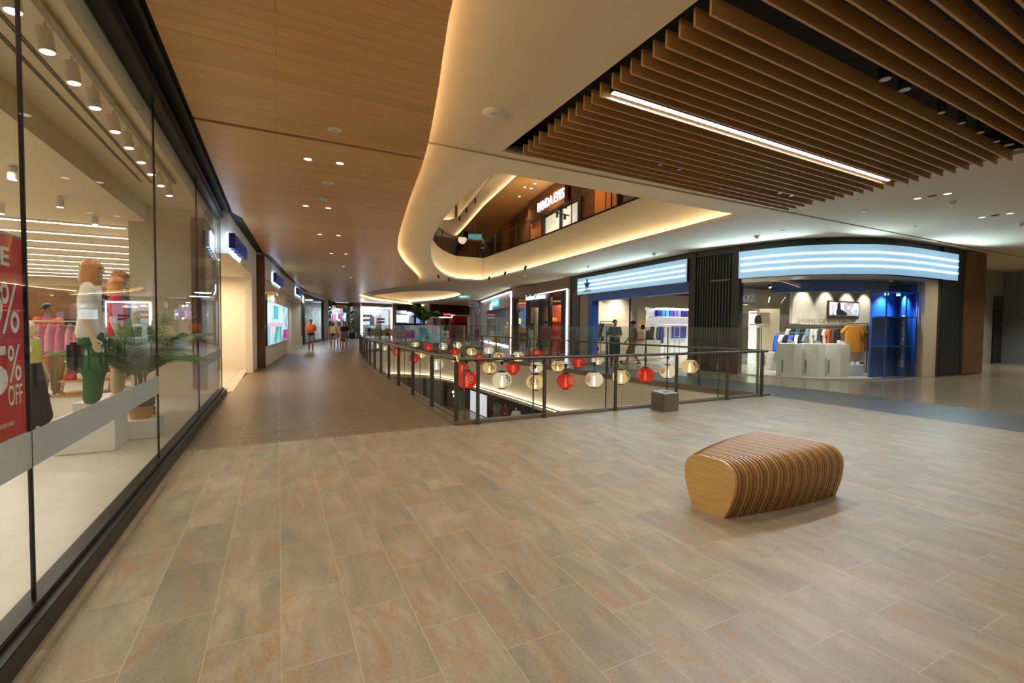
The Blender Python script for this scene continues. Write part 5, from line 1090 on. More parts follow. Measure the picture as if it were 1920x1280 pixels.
def palm(label, x, y, z, n, L_, stems, pot=True, seed=1, name='potted_palm', leafw=.017, wide=1.0, ht=.55):
    rnd = random.Random(seed); g = thing(name, label, 'plant', (x, y, z))
    if pot:
        mb = MB(); mb.lathe([(.105, 0), (.13, .10), (.145, .20)], (x, y, z), 24); obj('basket', mb, 'basket', g)
        mb = MB(); mb.lathe([(.148, .17), (.152, .27), (.14, .272), (.135, .25)], (x, y, z), 24); obj('pot_rim', mb, CL((62, 62, 62)), g)
        mb = MB(); mb.lathe([(.134, .235), (.01, .245)], (x, y, z), 16); obj('soil', mb, simple('soil', (52, 40, 30), .9), g); z += .24
    for k in range(stems):
        a = 2 * PI * k / stems; mb = MB(); mb.tube([(x + .04 * math.cos(a), y + .04 * math.sin(a), z - .02), (x + .055 * math.cos(a), y + .055 * math.sin(a), z + ht * .6)], [.018, .011], 8); obj('stem', mb, simple('green_stem', (84, 92, 52), .6), g)
    for k in range(n):
        a = 2 * PI * k / n * 1.618 * 1.0 + rnd.uniform(-.2, .2); rise = rnd.uniform(.55, 1.15); L0 = L_ * rnd.uniform(.75, 1.1); p = Vector((x + .05 * math.cos(a), y + .05 * math.sin(a), z + ht * rnd.uniform(.35, .6))); pts = [p.copy()]; el = .95 + .5 * rise
        for i in range(12):
            el -= (.075 + .11 * (1.2 - rise)); st = L0 / 12; p = p + Vector((math.cos(a) * math.cos(el) * wide, math.sin(a) * math.cos(el) * wide, math.sin(el))) * st; pts.append(p.copy())
        mb = MB(); mb.tube(pts, [.007 * (1 - .07 * i) for i in range(13)], 5)
        for i in range(2, 13):
            d = (pts[i] - pts[i - 1]).normalized(); sd = d.cross(Vector((0, 0, 1))).normalized(); up = sd.cross(d)
            for fr in (0, .5):
                b = pts[i - 1].lerp(pts[i], fr); ll = L_ * .36 * math.sin(PI * (.12 + .80 * (i + fr) / 13))
                for q in (1, -1):
                    tip = b + (sd * q * .80 + d * .62 - up * .12).normalized() * ll - Vector((0, 0, ll * .15)); m_ = b.lerp(tip, .45) + up * .015; wv = d * leafw
                    mb._add([b, m_ + wv * .9, tip, m_ - wv * .9, m_ + up * .006], [(0, 1, 4), (1, 2, 4), (2, 3, 4), (3, 0, 4)], 0, False)
        obj('frond', mb, 'leaf', g)
    return g
palm('potted palm in a two-tone basket on the low white plinth', -1.62, 7.56, .25, 26, .90, 4, seed=4, ht=.72, leafw=.015)
# red sale banner
bn = thing('sale_banner', 'red sale banner with white discount lettering hung behind the glass', 'banner', (-1.47, 3.4, .78))
mb = MB(); mb.box((-1.478, 3.05, .78), (-1.470, 4.11, 2.03)); obj('sheet', mb, simple('red_banner', (196, 34, 46), .6), bn)
mb = MB(); mb.tube([(-1.475, 3.03, 2.035), (-1.475, 4.13, 2.035)], .012, 8); mb.tube([(-1.475, 3.03, .78), (-1.475, 4.11, .78)], .009, 8); obj('rod', mb, 'steel_light', bn)
def btxt(s, y0, y1, z, h, nm='lettering', bold=.02): obj(nm, text_mb(s, (-1.4695, y0, z), (-1.4695, y1, z), h, .003, bold), simple('banner_white', (236, 230, 226), .6), bn)
btxt('SALE', 3.45, 3.92, 1.84, .115); btxt('50', 3.32, 3.83, 1.46, .28); btxt('%', 3.80, 4.02, 1.43, .315, bold=0); btxt('25', 3.25, 3.87, 1.06, .30); btxt('%', 3.87, 4.03, 1.13, .23, bold=0); btxt('OFF', 3.865, 4.035, .985, .125, bold=0); btxt('AT THIS STORE WAREHOUSE ONLY.', 3.4, 3.94, .865, .024, bold=0)
# linear ceiling lamps, small spots, track
for k in range(11):
    y = 12.35 + 1.43 * k + .03 * k * k * .5; g = thing('line_lamp', f"{_o[k]} of the long white line lamps across the deep store ceiling, counted from the window", 'lamp', (-7, y, 3.5), 0, 'line lamps in the clothing store')
    mb = MB(); mb.box((-12.8, y - .04, 3.485), (-2.8, y + .04, 3.525)); obj('housing', mb, 'wall_white', g); mb = MB(); mb.box((-12.75, y - .032, 3.472), (-2.85, y + .032, 3.486)); obj('diffuser', mb, MT['line_led'], g)
tk = thing('lamp_track', 'pale ceiling track carrying a row of white spotlights behind the window', 'track', (-1.52, 5, 3.8)); mb = MB(); mb.box((-1.56, -1, 3.80), (-1.50, 9.4, 3.835)); obj('rail', mb, 'wall_greige', tk)
tl = None
for k, y in enumerate((3.25, 3.7, 4.2, 4.7, 5.2, 5.7, 6.3, 6.8, 7.33, 7.85, 8.42, 9.0)):
    can_spot('track_spotlight', f"white track spotlight above the window display, {(_o)[k]} along the track", -1.53, y, 3.50, .05, .17, 'wall_white', 'lamp_face', (.12, 0), 'white spotlights behind the window', stem=.11)
for k, (x, y) in enumerate(((-3.05, 8.3), (-3.1, 9.9), (-3.05, 11.3), (-4.2, 11.0))):
    can_spot('ceiling_spotlight', f"white can light on the inner store ceiling, {_o[k]} counted inwards", x, y, 3.33, .05, .15, 'wall_white', 'lamp_face', (0, 0), 'can lights on the inner store ceiling', stem=.04)
# garments
def shirt_mesh(kind, parent, mat, w_=.22, L_=.66, th=.05):
    mb = CAPS(); n = max(7, int(L_ / .035))
    for i in range(n + 1):
        t = i / n; z = -.07 - (L_ - .1) * t; hw = w_ * (.78 + .22 * min(1, t * 3)) - th * .8
        mb.cap((-hw, 0, z), (hw, 0, z), th * (.8 + .25 * t))
    if kind in ('tee', 'jacket'):
        for q in (1, -1): mb.cap((q * (w_ - .05), 0, -.08), (q * (w_ + (.10 if kind == 'tee' else .08)), .01, -.26 if kind == 'tee' else -.56), th * .95, th * 1.0)
    if kind == 'trousers':
        mb = CAPS()
        for q in (1, -1): mb.cap((q * .07, 0, -.06), (q * .085, 0, -L_), .07, .075)
    if kind == 'top':
        for q in (1, -1): mb.cap((q * .10, 0, -.08), (q * .10, 0, -.01), .018)
    return skin_mesh('cloth', mb, .015, mat, parent, 3)
GPROTO = {}
def garment(kind, label, group, loc, rot, c, L_=.66, w_=.22):
    key = (kind, L_, w_)
    if key not in GPROTO:
        g = thing('hanging_garment', label, 'garment', (0, 0, 0), 0, group); shirt_mesh(kind, g, CL((200, 200, 200)), w_, L_)
        mb = MB(); mb.tube([(-w_ * .8, 0, -.09), (0, 0, -.045), (w_ * .8, 0, -.09)], .007, 6); mb.tube([(0, 0, -.045), (0, 0, -.01), (.018, 0, .018), (.0, 0, .034), (-.016, 0, .02)], .003, 6); obj('hanger', mb, 'soft_black', g); GPROTO[key] = g; r = g; g.location = loc; g.rotation_euler = (0, 0, rot)
    else: r = dup(GPROTO[key], loc, rot, label, group)
    for ch in r.children:
        if ch.name.startswith('cloth'): ch.material_slots[0].link = 'OBJECT'; ch.material_slots[0].material = CL(c)
    return r
def rack(label, a, b, z, legs=True, mat='steel_light', name='clothes_rack', base=.012):
    g = thing(name, label, 'clothes rack', ((a[0] + b[0]) / 2, (a[1] + b[1]) / 2, base)); mb = MB(); mb.tube([(*a, z), (*b, z)], .014, 8); obj('rail', mb, mat, g)
    if legs:
        for q in (a, b): mb = MB(); mb.tube([(*q, base), (*q, z + .01)], .014, 8); d_ = Vector((b[1] - a[1], a[0] - b[0])).normalized() * .22; mb.tube([(q[0] - d_.x, q[1] - d_.y, base + .015), (q[0] + d_.x, q[1] + d_.y, base + .015)], .014, 8); obj('leg', mb, mat, g)
    return g
SB = .016
rack('white clothes rack with pink vests deep in the store, seen beside the red banner', (-3.95, 10.6), (-3.10, 10.9), 1.52, mat='wall_white', base=SB)
for k, (t, c) in enumerate(((.15, (206, 214, 96)), (.42, (216, 140, 160)), (.56, (222, 150, 168)), (.70, (212, 132, 156)), (.84, (226, 160, 176)), (.95, (214, 136, 150)))):
    garment('top', ('lime vest hanging at the inner end of the white rack', 'pink vest on the white rack, next to the lime one', 'pink vest on the white rack, second after the lime one', 'pink vest on the white rack, third after the lime one', 'pale pink vest on the white rack, fourth after the lime one', 'dusty pink vest at the outer end of the white rack')[k], 'vests on the white rack', (-3.95 + .85 * t, 10.6 + .3 * t, 1.485), 1.0, c, .50, .17)
figure('mannequin', 'mannequin with black hair and an orange off-shoulder top, deep in the store', 'mannequin', (-4.1, 12.4, SB), facing(None, .8, -.6), 1.86, arms_m, simple('brown_mannequin', (150, 104, 76), .5), dict(c=(226, 104, 48), sleeve=.5, hem=1.05), dict(c=(150, 130, 96), len=1.9, loose=1.2, name='trousers'), ('short', 'hair_dark'), None, .9, vox=.012)
figure('mannequin', 'mannequin in a lime top and long navy skirt close behind the red banner', 'mannequin', (-3.10, 8.75, SB), facing(None, .9, -.2), 1.50, arms_m, 'mannequin', dict(c=(204, 206, 110), sleeve=0, hem=1.0), dict(c=(40, 44, 58), skirt=(1.0, .16, .17, .30), name='skirt'), None, None, .9, vox=.012)
af = thing('timber_stand', 'timber A-frame stand with folded clothes deep in the store', 'stand', (-3.3, 12.6, SB)); TW = woodgrain('pine', (186, 142, 84), (208, 166, 106))
for q in (0, 1):
    for k in (-1, 1): mb = MB(); mb.beam((-3.75 + .75 * q + k * .22, 12.5, SB), (-3.75 + .75 * q, 12.5, 1.35), .04, .03); obj('leg', mb, TW, af)
mb = MB(); mb.box((-3.9, 12.2, .30), (-2.8, 12.8, .34)); obj('shelf', mb, TW, af); mb = MB(); mb.box((-3.95, 12.2, SB), (-2.7, 13.0, .05)); obj('base', mb, TW, af)
for k, c in enumerate(((206, 72, 96), (232, 226, 216), (176, 66, 60), (210, 180, 140), (80, 90, 120))):
    mb = MB(); mb.box((-3.85 + .2 * k, 12.25, .345), (-3.68 + .2 * k, 12.6, .345 + .10 + .03 * (k % 3))); tag(obj('folded_clothes', mb, CL(c), None, bevel=.015), f"{('rose', 'off-white', 'brick red', 'tan', 'slate blue')[k]} folded clothes stacked on the timber stand", 'clothes', 'folded clothes on the timber stand')
sh = thing('wall_shelf', 'brown shelf unit with colourful goods on the far store wall', 'shelf', (-6, 15.9, SB)); mb = MB(); mb.box((-7.6, 15.9, SB), (-3.4, 16.1, 2.45)); obj('back_panel', mb, simple('brown_store_panel', (122, 84, 50), .7), sh)
for k, z in enumerate((.5, .95, 1.4)): mb = MB(); mb.box((-7.5, 15.5, z), (-3.5, 15.9, z + .03)); obj('shelf_board', mb, 'wall_white', sh)
cols = ((206, 56, 60), (240, 232, 220), (60, 96, 160), (232, 190, 80), (210, 110, 140), (70, 110, 80), (190, 140, 100), (40, 40, 50), (226, 120, 70), (150, 170, 200))
for k in range(24):
    row, c = k // 8, k % 8; x = -7.35 + c * .48; z = (.53, .98, 1.43)[row]; mb = MB(); hgt = .16 + .05 * ((k * 5) % 3); mb.box((x, 15.55, z), (x + .30, 15.85, z + hgt)); tag(obj('display_box', mb, CL(cols[(k * 7) % 10]), None, bevel=.01), f"goods box on the {('lowest', 'middle', 'top')[row]} board of the brown shelf, {_o[c]} from its far inner end", 'goods', 'goods on the brown shelf unit')
mb = MB(); mb.box((-4.05, 15.2, 1.0), (-3.9, 15.3, 1.75)); tag(obj('hanging_scarf', mb, CL((214, 206, 110)), None, bevel=.04), 'yellow scarf hanging at the end of the brown shelf unit', 'scarf')

# ================================================================== SPORTS SHOP ON THE RIGHT
FR = -YAW                       # turned to face the middle of the hall
def slab_between(name, p0, p1, z0, z1, th, mat, parent=None, bevel=0):
    mb = MB(); curve_wall(mb, [(p0[0], p0[1]), (p1[0], p1[1])], z0, z1, -th); return obj(name, mb, mat, parent, bevel)
def hex_plinth(label, px, dist, r, h, txt=True, rot=.35):
    p = at_d(px, 611, dist); g = thing('hexagonal_plinth', label, 'plinth', (p.x, p.y, AF)); a0 = math.atan2(-p.y, -p.x)
    pts = [(p.x + r * math.cos(a0 + rot + PI / 3 * k), p.y + r * math.sin(a0 + rot + PI / 3 * k)) for k in range(6)]
    mb = MB(); mb.prism(pts, AF, h); obj('body', mb, 'plinth', g, bevel=.008)
    if txt:
        q0, q1 = Vector((*pts[0], 0)), Vector((*pts[5], 0)); e = (q1 - q0).normalized(); L = (q1 - q0).length
        if e.dot(CR) < 0: q0, q1 = q1, q0; e = -e
        n = e.cross(Vector((0, 0, 1))); b = q0 + e * L * .22 + n * .003
        obj('lettering', text_mb('ADIDAS ORIGINALS', (b.x, b.y, .12), (b.x, b.y, .52), (.045, tuple(-e)), .004), 'soft_black', g)
    return g
def rw_off(a, b, off, st=.3): return sub_curve(shift(RW[7:], off), a, b, st)
hex_plinth('white hexagonal plinth behind the glass, nearest the railing', 1481, 14.45, .355, 1.02)
hex_plinth('white hexagonal plinth behind the glass, middle one of the tall three', 1525, 14.4, .355, 1.02)
hex_plinth('white hexagonal plinth behind the glass, next to the mustard shirt', 1569, 14.4, .355, 1.02)
hex_plinth('low white hexagonal plinth further back, partly behind a tall one', 1447, 17.0, .42, .62)
def shoe(label, p, rot, c=(228, 226, 222), group='display shoes in the sports shop'):
    g = thing('sports_shoe', label, 'shoe', p, rot, group); m = CAPS()
    m.cap((-.09, 0, .045), (.09, 0, .04), .045, .036); m.cap((-.09, 0, .08), (-.02, 0, .07), .04, .038); skin_mesh('upper', m, .009, CL(c), g, 2)
    m = CAPS(); m.cap((-.10, 0, .018), (.11, 0, .018), .045, .04); m.v = [Vector((v.x, v.y, max(.0, min(.03, v.z)))) for v in m.v]; skin_mesh('sole', m, .008, CL((236, 234, 230)), g, 1); return g
for k, (px, dist, z, c, lab) in enumerate(((1577, 14.4, 1.022, (226, 224, 220), 'white sports shoe on the hexagonal plinth next to the mustard shirt'), (1533, 14.4, 1.022, (120, 122, 128), 'grey sports shoe on the middle tall hexagonal plinth'), (1484, 14.5, 1.022, (150, 152, 158), 'pale grey sports shoe on the hexagonal plinth nearest the railing'), (1452, 17.0, .622, (206, 190, 214), 'lilac sports shoe on the low hexagonal plinth'))):
    p = at_d(px, 611, dist); shoe(lab, (p.x, p.y, z), FR + .2, c)
b0, b1 = at_d(1592, 611, 14.5), at_d(1624, 611, 14.7); mb = MB(); curve_wall(mb, [(b0.x, b0.y), (b1.x, b1.y)], AF, .33, -.45); tag(obj('shoe_bench', mb, 'plinth', None, bevel=.008), 'low white bench under the shoes beside the blue cabinet', 'bench')
for k in range(3):
    p = at_d(1600 + 9 * k, 611, 14.75); shoe(f"{_o[k]} white and black shoe in the row on the low white bench", (p.x, p.y, .332), FR + 1.2, (232, 230, 228) if k != 2 else (60, 60, 62))
b0, b1 = at_d(1590, 611, 15.6), at_d(1632, 611, 15.6); mb = MB(); curve_wall(mb, [(b0.x, b0.y), (b1.x, b1.y)], AF, .72, -.3); tag(obj('back_block', mb, 'wall_beige', None, bevel=.01), 'beige block standing behind the row of shoes', 'display block')
# wall letters, shelf, screen
p0, p1 = at_y(1497, 608, 11.24), at_y(1599, 611, 11.24); p1.z = p0.z = 1.715
g = thing('wall_lettering', 'thin grey letters reading HOME OF CLASSICS along the shelf of the pale wall', 'lettering', tuple(p0)); obj('letters', text_mb('HOME OF CLASSICS', p0, p1, .19, .012, -.012), simple('grey_letter', (158, 154, 146), .5), g)
mb = MB(); mb.box((18.4, 11.0, 1.66), (25, 11.3, 1.70)); tag(obj('wall_shelf_board', mb, 'wall_white'), 'long white shelf board below the letters on the pale wall', 'shelf')
a, b = at_y(1551, 563, 11.28), at_y(1607, 598, 11.28); tv = thing('wall_screen', 'flat screen showing sportswear models on the pale wall', 'screen', (a.x, 11.28, b.z))
mb = MB(); mb.box((a.x, 11.21, b.z), (b.x, 11.29, a.z)); obj('bezel', mb, 'steel', tv, bevel=.01)
mb = MB(); mb.box((a.x + .06, 11.205, b.z + .14), (b.x - .06, 11.212, a.z - .06)); obj('picture', mb, picture('screen_picture', [(.30, (40, 42, 50)), (.45, (180, 178, 190)), (.55, (236, 228, 232)), (.68, (90, 150, 220)), (.8, (240, 240, 244))], 1.6, .9), tv)
w_ = b.x - a.x; h_ = a.z - b.z
for nm, cx, c in (('dark_figure', .30, (34, 36, 44)), ('pale_figure', .52, (226, 206, 214))):
    m = CAPS(); X = a.x + w_ * cx; Z = b.z + h_ * .2
    m.ball((X + .04, 11.2, Z + h_ * .52), (.12, .012, .14)); m.cap((X, 11.2, Z + h_ * .10), (X + .05, 11.2, Z + h_ * .36), .17, .14); m.cap((X, 11.2, Z + h_ * .08), (X + w_ * .26, 11.2, Z + h_ * .06), .10, .07); m.cap((X + w_ * .1, 11.2, Z + h_ * .2), (X + w_ * .26, 11.2, Z + h_ * .06), .09, .06)
    m.v = [Vector((v.x, 11.203 + (.004 if nm[0] == 'p' else .006) * (1 if v.y > 11.2 else -1) * .5, min(max(v.z, b.z + .145), a.z - .065))) for v in m.v]; obj(nm, m, glow('screen_' + nm, lin(c), .8), tv)
# racks and clothes
ra, rb = at_d(1474, 611, 18.0), at_d(1628, 611, 18.6); rack('long black clothes rail under the letters', (ra.x, ra.y), (rb.x, rb.y), 1.55, True, 'soft_black')
ra2, rb2 = at_d(1456, 611, 16.2), at_d(1519, 611, 16.2); rack('short pale clothes rail behind the tall hexagonal plinths', (ra2.x, ra2.y), (rb2.x, rb2.y), 1.34, True)
for k, (px, c, kind, nm) in enumerate(((1479, (228, 226, 220), 'tee', 'white'), (1488, (34, 36, 40), 'tee', 'black'), (1497, (32, 104, 128), 'tee', 'teal'), (1506, (36, 38, 44), 'jacket', 'black'), (1515, (104, 156, 168), 'tee', 'pale teal'), (1523, (230, 226, 218), 'jacket', 'white'), (1531, (226, 222, 214), 'tee', 'off-white'), (1539, (70, 72, 74), 'jacket', 'charcoal'), (1547, (232, 226, 214), 'tee', 'cream'), (1555, (222, 106, 56), 'tee', 'orange striped'), (1563, (92, 92, 84), 'jacket', 'olive grey'), (1572, (52, 50, 48), 'jacket', 'near-black'), (1622, (128, 122, 112), 'jacket', 'taupe'))):
    p = at_d(px, 611, 18.0 + .6 * (px - 1474) / 154); garment(kind, f"{nm} {'jacket' if kind == 'jacket' else 'tee'} on the long black rail under the letters, {_o[k]} from the railing side", 'clothes on the long black rail', (p.x, p.y, 1.51), FR + .75, c, .70)
for k, (px, c, kind, nm) in enumerate(((1458, (40, 96, 216), 'jacket', 'bright blue'), (1467, (232, 230, 224), 'tee', 'white'), (1476, (38, 42, 60), 'tee', 'navy'), (1485, (70, 84, 190), 'tee', 'violet blue'), (1496, (232, 228, 218), 'jacket', 'ivory'), (1503, (32, 34, 38), 'jacket', 'black'), (1511, (110, 126, 142), 'tee', 'steel blue'))):
    p = at_d(px, 611, 16.2); garment(kind, f"{nm} {'jacket' if kind == 'jacket' else 'tee'} on the short pale rail behind the plinths, {_o[k]} from the railing side", 'clothes on the short pale rail', (p.x, p.y, 1.30), FR + .75, c, .62)
p = at_d(1601, 611, 15.2); rk = at_d(1590, 611, 15.5), at_d(1627, 611, 15.5); rack('short black clothes rail with the mustard shirt at its front', (rk[0].x, rk[0].y), (rk[1].x, rk[1].y), 1.68, True, 'soft_black')
for k, (px, dd, c, L_) in enumerate(((1599, 15.0, (212, 142, 36), .92), (1607, 15.35, (198, 130, 40), .90), (1615, 15.7, (150, 110, 60), .88), (1622, 16.0, (120, 118, 112), .9))):
    p = at_d(px, 611, dd); garment('tee', ('large mustard shirt facing the glass at the front of the short rail', 'mustard shirt directly behind the front one', 'brown shirt third on the short black rail', 'grey shirt last on the short black rail')[k], 'shirts on the short black rail', (p.x, p.y, 1.64), FR + .1, c, L_, .27)
# pale column, lit shelf with rucksack, ceiling spots
p = at_d(1447, 611, 19.2); mb = MB(); mb.box((p.x - .42, p.y, AF), (p.x + .42, p.y + .5, 2.3), 0, FR); struct('column_pale', mb, 'wall_beige')
p = at_d(1424, 611, 19.0); g = thing('lit_shelf', 'white lit shelf unit holding a black rucksack and a folded stack', 'shelf', (p.x, p.y, AF)); mb = MB(); mb.box((p.x - .2, p.y + .3, AF), (p.x + .5, p.y + .36, 2.2)); obj('back_panel', mb, glow('lit_panel', (.95, .97, 1), .8, (220, 220, 220)), g)
for z in (.5, 1.62, 2.1): mb = MB(); mb.box((p.x - .2, p.y - .1, z), (p.x + .5, p.y + .3, z + .04)); obj('shelf_board', mb, 'wall_white', g)
def rucksack(label, p, c, rot=FR, s=1.0):
    g = thing('rucksack', label, 'rucksack', p, rot); m = CAPS(); m.cap((-.08 * s, 0, .10 * s), (.08 * s, 0, .10 * s), .10 * s); m.cap((-.07 * s, 0, .22 * s), (.07 * s, 0, .22 * s), .10 * s); m.cap((-.05 * s, 0, .34 * s), (.05 * s, 0, .34 * s), .085 * s); skin_mesh('body', m, .015, CL(c), g, 3)
    m = CAPS(); m.cap((-.06 * s, -.09 * s, .11 * s), (.06 * s, -.09 * s, .11 * s), .06 * s); skin_mesh('pocket', m, .012, CL(tuple(int(v * .8) for v in c)), g, 3)
    mb = MB(); mb.tube([wm(g) @ Vector(v) for v in ((-.04 * s, 0, .42 * s), (-.03 * s, 0, .47 * s), (.03 * s, 0, .47 * s), (.04 * s, 0, .42 * s))], .012 * s, 6); obj('handle', mb, CL(c), g); return g
rucksack('black rucksack on the lit shelf near the pale column', (p.x + .05, p.y + .1, 1.665), (42, 44, 48), s=.85)
for k, (px, py) in enumerate(((1443, 541), (1462, 543), (1474, 544), (1438, 553), (1439, 560), (1453, 557), (1474, 564))):
    q = at_z(px, py, 3.22); can_spot('shop_spotlight', f"{_o[k]} white-lit spotlight on the dark shop ceiling above the rails", min(q.x, 25), min(q.y, 19), 3.24, .06, .16, 'black', 'lamp_face', (-.3, -.5), 'spotlights on the dark shop ceiling', stem=.05)
# blue cabinet behind the end glass, vertical word
cp = rw_off(1634, 1690, -.55); g = thing('blue_cabinet', 'tall royal blue display cabinet with two shelves behind the end glass', 'cabinet', (*cp[0], AF))
mb = MB(); curve_wall(mb, cp, AF, 2.66, -.06); obj('back_panel', mb, 'steel_blue', g)
for z in (.95, 1.84, 2.60): mb = MB(); curve_wall(mb, shift(cp, .42), z, z + .035, -.42); obj('shelf_board', mb, 'steel_blue', g)
for t in (0, len(cp) // 2, len(cp) - 1):
    i = min(t, len(cp) - 2); e = (Vector(cp[i + 1]) - Vector(cp[i])).normalized(); q = Vector(cp[t]); n2 = Vector((e.y, -e.x)); mb = MB(); mb.beam((*q, AF), (*q, 2.66), .03, .03); mb.beam((*(q + n2 * .4), AF), (*(q + n2 * .4), 2.66), .035, .03); obj('upright', mb, 'steel_blue', g)
for f in (.25, .7):
    q = cp[int(f * (len(cp) - 1))]; mb = MB(); mb.lathe([(.05, 0), (.05, .06)], (q[0] - .05, q[1] - .2, 2.52), 14); obj('lamp', mb, glow('blue_lamp', (.2, .55, 1), 4), g)
    lamp('SPOT', 'cabinet_beam', (q[0] - .05, q[1] - .22, 2.5), 9, (.35, .6, 1), .03, to=(q[0], q[1] - .1, 0), spot=1.4)
wp = rw_off(1689, 1716, -.40); g = thing('name_board', 'narrow blue board with vertical white shop name at the end of the glass', 'sign', (*wp[0], AF)); mb = MB(); curve_wall(mb, wp, AF, 2.66, -.05); obj('sheet', mb, 'steel_blue', g)
q0, q1 = at_curve(shift(wp, .012), 1693.5, 689), at_curve(shift(wp, .012), 1696, 591); q1.x, q1.y = q0.x, q0.y; obj('lettering', text_mb('ADIDAS ORIGINALS', q0, q1, (.16, tuple(-(Vector((wp[-1][0] - wp[0][0], wp[-1][1] - wp[0][1], 0))).normalized())), .01), simple('white_letter', (230, 234, 238), .5), g)
bp = rw_off(1718, 1731, -.30); mb = MB(); curve_wall(mb, bp, AF, 2.9, -.25); tag(obj('blue_post', mb, 'steel_blue'), 'royal blue square post between the pale walls at the end of the store', 'post')
# behind the portal: rack, tall display, counter
ra, rb = at_d(1126, 611, 20.2), at_d(1152, 611, 20.2); rack('black clothes rack against the tiled wall by the portal', (ra.x, ra.y), (rb.x, rb.y), 1.72, True, 'soft_black')
for k, (px, c, nm) in enumerate(((1131, (110, 108, 100), 'grey'), (1136, (52, 52, 50), 'charcoal'), (1141, (222, 220, 212), 'white'))):
    p = at_d(px, 611, 20.2); garment('jacket', f"{nm} jacket on the rack against the tiled wall", 'jackets by the tiled wall', (p.x, p.y, 1.68), FR + .5, c, .8, .24)
mb = MB(); a, b = at_d(1132, 611, 18.6), at_d(1148, 611, 18.6); mb.box((a.x, a.y - .3, AF), (b.x, a.y + .2, .52)); tag(obj('display_block', mb, 'plinth', None, bevel=.02), 'low white display block near the feet of the two shoppers', 'display block')
p = at_d(1140, 611, 18.55); shoe('white sports shoe on the low block near the shoppers', (p.x, p.y - .05, .522), FR, (236, 236, 234))
du = thing('display_wall', 'white backlit display wall with blue tins, rails and ladders inside the entrance', 'display unit', (16.4, 17.0, AF))
mb = MB(); mb.box((16.0, 17.0, AF), (19.4, 17.08, 2.46)); obj('back_panel', mb, glow('backlit_white', (.93, .95, 1), .32, (220, 220, 222)), du)
for z in (1.62, 1.98, 2.42): mb = MB(); mb.box((16.2, 16.6, z), (19.4, 17.0, z + .04)); obj('shelf_board', mb, 'wall_white', du)
mb = MB(); mb.box((16.3, 16.6, 2.385), (19.3, 16.66, 2.42)); obj('light_strip', mb, 'led_white', du)
for k in range(10):
    c = ((44, 60, 150), (60, 130, 200), (60, 150, 210), (56, 70, 160), (92, 88, 140), (120, 120, 170), (44, 44, 110), (60, 50, 110), (90, 60, 90), (120, 110, 150))[k]; x = 16.45 + k * .27; mb = MB(); mb.box((x, 16.68, 2.022), (x + .2, 16.9, 2.33)); tag(obj('tin_box', mb, CL(c), None, bevel=.01), f"{'blue' if k < 4 else 'violet'} box on the top shelf of the backlit display, {_o[k]} from the poster", 'box', 'boxes on the backlit shelf')
for k, (px, c, nm) in enumerate(((1217, (216, 216, 214), 'white'), (1224, (40, 40, 42), 'black'), (1230, (214, 198, 168), 'beige'), (1236, (70, 92, 160), 'blue'), (1241, (46, 62, 120), 'navy'))):
    p = at_y(px, 611, 16.6); garment('jacket', f"{nm} jacket hanging below the backlit boxes", 'jackets below the backlit boxes', (p.x, 16.6, 1.57), .5, c, .85, .22)
for k, px in enumerate((1252, 1270)):
    p = at_y(px, 611, 16.2); g = thing('white_ladder', ('tall white ladder rack beside the navy jacket', 'rounded white frame rack nearer the dark pillar')[k], 'display rack', (p.x, p.y, AF)); mb = MB()
    for q in (-.17, .17): mb.tube([(p.x + q, p.y, AF), (p.x + q, p.y, 1.55)], .018, 8)
    obj('side_rail', mb, 'wall_white', g)
    for z in (.45, .75, 1.05, 1.5): mb = MB(); mb.tube([(p.x - .17, p.y, z), (p.x + .17, p.y, z)], .014, 6); obj('rung', mb, 'wall_white', g)
mb = MB(); a, b = at_y(1262, 611, 16.85), at_y(1287, 611, 16.85); mb.box((a.x, 16.85, .95), (b.x, 16.95, 1.55)); tag(obj('blue_poster', mb, picture('blue_print', [(.3, (30, 40, 120)), (.6, (60, 80, 180)), (.8, (40, 120, 220))], 3, .15)), 'deep blue print panel behind the white frame rack', 'poster')
pb = thing('hanging_poster', 'white poster with a yellow figure beside the backlit display', 'poster', (15.9, 16.4, .9)); a, b = at_y(1195, 611, 16.5), at_y(1211, 611, 16.5); mb = MB(); mb.box((a.x, 16.5, 1.28), (b.x, 16.53, 2.32)); obj('sheet', mb, 'wall_white', pb)
m = CAPS(); cx = (a.x + b.x) / 2 + .06; m.cap((cx, 16.49, 1.5), (cx + .06, 16.49, 1.85), .13, .1); m.cap((cx - .08, 16.49, 1.38), (cx + .03, 16.49, 1.5), .1, .12); m.ball((cx + .1, 16.49, 2.1), (.08, .01, .1)); m.v = [Vector((v.x, 16.492 + (.006 if v.y > 16.49 else -.006) * .6, v.z)) for v in m.v]; obj('yellow_print', m, simple('yellow_ink', (236, 188, 50), .7), pb)
rucksack('dark grey rucksack standing on the counter before the jackets', (*at_d(1217, 611, 20.6)[:2], .93), (54, 54, 58), s=1.0)
a, b = at_d(1190, 611, 20.4), at_d(1240, 611, 20.4); mb = MB(); curve_wall(mb, [(a.x, a.y), (b.x, b.y)], AF, .92, -.6); tag(obj('counter', mb, 'plinth', None, bevel=.02), 'white counter before the backlit display wall', 'counter')
a, b = at_d(1188, 611, 20.2), at_d(1212, 611, 20.2); mb = MB(); curve_wall(mb, [(a.x, a.y), (b.x, b.y)], .925, .99, -.3); mb.v = mb.v; tag(obj('red_tray', mb, picture('red_yellow_print', [(.35, (196, 30, 36)), (.6, (226, 60, 40)), (.72, (240, 190, 60))], 5, 0), None, bevel=.02), 'red and yellow printed item lying on the white counter', 'merchandise')

